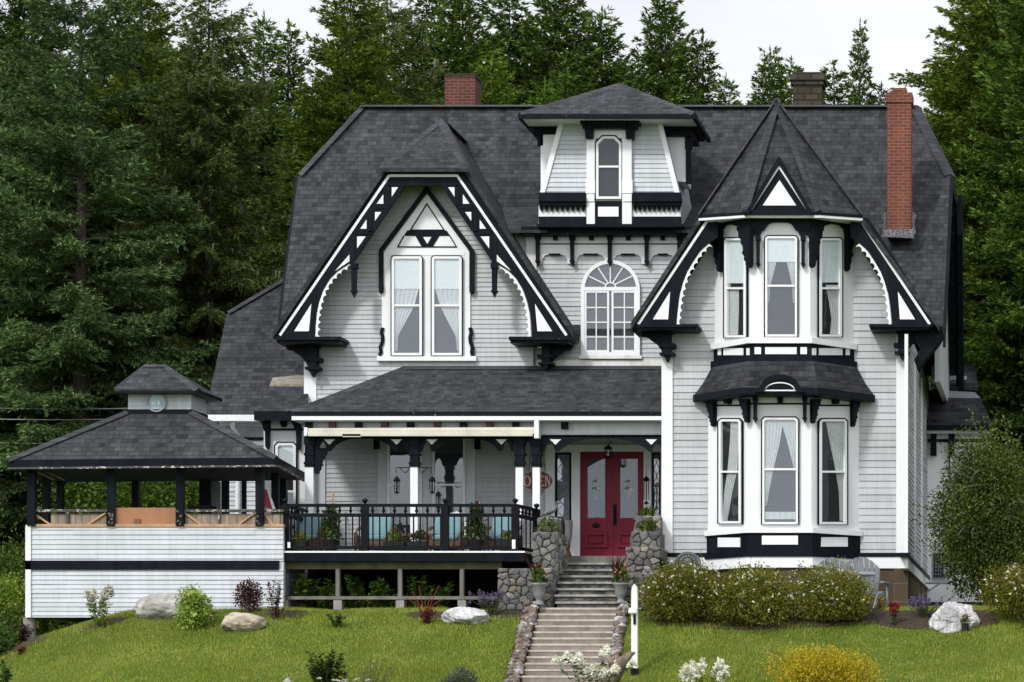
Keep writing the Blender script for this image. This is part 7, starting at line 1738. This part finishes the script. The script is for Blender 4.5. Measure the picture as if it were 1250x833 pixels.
adirondack(1058, -1.35, 'blue-grey slatted garden chair at the stone foundation corner, its whole fan back showing', .66, R(170)); adirondack(1015, -1.55, 'blue-grey slatted garden chair mostly hidden behind the flowering bush, only its top showing', .58, R(186))
c = W(839.5, 687, -.25); u = empty('lion_plaque', 'round dark green-grey plaque with a lion face leaning at the left of the bay', 'plaque', W(839.5, 704, -.25)); r = M(16)
f = FR(-.3); MB().fprism(f, E_(839.5, 687, 16, 13.5, 28), -.06, 0).build('disc', VERDI, u); mb = MB().fband(f, E_(839.5, 687, 16, 13.5, 28), E_(839.5, 687, 13, 10.8, 28), 0, .03, True); mb.build('rim', VERDI, u)
mb = MB(); mb.ball(f.pt(839.5, 687, .01), .11, 2, (1, .5, 1)); mb.ball(f.pt(839.5, 690, .06), .055, 2, (1.1, .6, .8)); mb.ball(f.pt(836.5, 684.5, .06), .022, 1); mb.ball(f.pt(842.5, 684.5, .06), .022, 1)
for k in range(14): a = k * 2 * math.pi / 14; mb.ball(f.pt(839.5 + 8.5 * math.cos(a), 687 + 7.6 * math.sin(a), .01), .045, 1, (1, .6, 1))
mb.build('lion_face', VERDI, u, smooth=True)
mb = MB().pbox(826, 697, 853, 742, -.36, -.22); mb.build('pedestal', VERDI, u)
# ---------------------------------------------------------------- sky, sun, camera
w = bpy.data.worlds.new('World'); scene.world = w; w.use_nodes = True; nt = w.node_tree; nt.nodes.clear()
SUN_EL, SUN_AZ = 42.0, 206.0      # azimuth from +Y towards +X
out = nt.nodes.new('ShaderNodeOutputWorld'); bg = nt.nodes.new('ShaderNodeBackground'); sky = nt.nodes.new('ShaderNodeTexSky')
sky.sky_type = 'NISHITA'; sky.sun_disc = False; sky.sun_elevation = R(SUN_EL); sky.sun_rotation = R(SUN_AZ); sky.air_density = 1.0; sky.dust_density = 2.0; sky.ozone_density = 1.0
tc = nt.nodes.new('ShaderNodeTexCoord'); mp = nt.nodes.new('ShaderNodeMapping'); mp.inputs['Scale'].default_value = (1, 1, 3.0); nz = nt.nodes.new('ShaderNodeTexNoise'); nz.inputs['Scale'].default_value = 2.6; nz.inputs['Detail'].default_value = 7; nz.inputs['Roughness'].default_value = .55
nt.links.new(tc.outputs['Generated'], mp.inputs[0]); nt.links.new(mp.outputs[0], nz.inputs['Vector'])
cl = ramp(nt, [(.36, (8.0, 8.4, 9.5)), (.62, (10.2, 10.3, 10.6))]); nt.links.new(nz.outputs[0], cl.inputs[0])
cov = ramp(nt, [(.20, (.90, .90, .90)), (.50, (1, 1, 1))]); nt.links.new(nz.outputs[0], cov.inputs[0])
dv = Vector((math.sin(R(SUN_AZ)) * math.cos(R(SUN_EL)), math.cos(R(SUN_AZ)) * math.cos(R(SUN_EL)), math.sin(R(SUN_EL))))
dp = nt.nodes.new('ShaderNodeVectorMath'); dp.operation = 'DOT_PRODUCT'; nt.links.new(tc.outputs['Generated'], dp.inputs[0]); dp.inputs[1].default_value = dv
gl_ = ramp(nt, [(0.0, (.98, .98, .98)), (.35, (1.15, 1.15, 1.14)), (1, (2.0, 1.97, 1.9))]); nt.links.new(dp.outputs['Value'], gl_.inputs[0])
nt.links.new(mixc(nt, 1.0, mixc(nt, cov.outputs[0], sky.outputs[0], cl.outputs[0]), gl_.outputs[0], 'MULTIPLY'), bg.inputs[0]); bg.inputs[1].default_value = .10
nt.links.new(bg.outputs[0], out.inputs[0])
sd_l = bpy.data.lights.new('sun', 'SUN'); sd_l.energy = 2.35; sd_l.angle = R(7); sd_l.color = (1, .975, .935); so = bpy.data.objects.new('sun', sd_l); COL.objects.link(so)
dirv = Vector((math.sin(R(SUN_AZ)) * math.cos(R(SUN_EL)), math.cos(R(SUN_AZ)) * math.cos(R(SUN_EL)), math.sin(R(SUN_EL)))); so.rotation_euler = dirv.to_track_quat('Z', 'Y').to_euler(); so.location = (0, -20, 40)
cam = bpy.data.cameras.new('camera'); co = bpy.data.objects.new('camera', cam); COL.objects.link(co); co.location = (OX, -D, OZ); co.rotation_euler = (R(90), 0, 0)
cam.sensor_width = 36; cam.sensor_fit = 'HORIZONTAL'; cam.lens = 36 * D / (1250 * S); cam.shift_x = (625 - CX) / 1250; cam.shift_y = (CY - 416.5) / 1250; cam.clip_start = .5; cam.clip_end = 2000; scene.camera = co
scene.view_settings.view_transform = 'Standard'; scene.view_settings.look = 'None'; scene.view_settings.exposure = 0; scene.view_settings.gamma = 1; scene.view_settings.use_curve_mapping = False
scene.cycles.max_bounces = 6; scene.cycles.transparent_max_bounces = 12; scene.cycles.diffuse_bounces = 3; scene.cycles.glossy_bounces = 3; scene.cycles.use_denoising = True
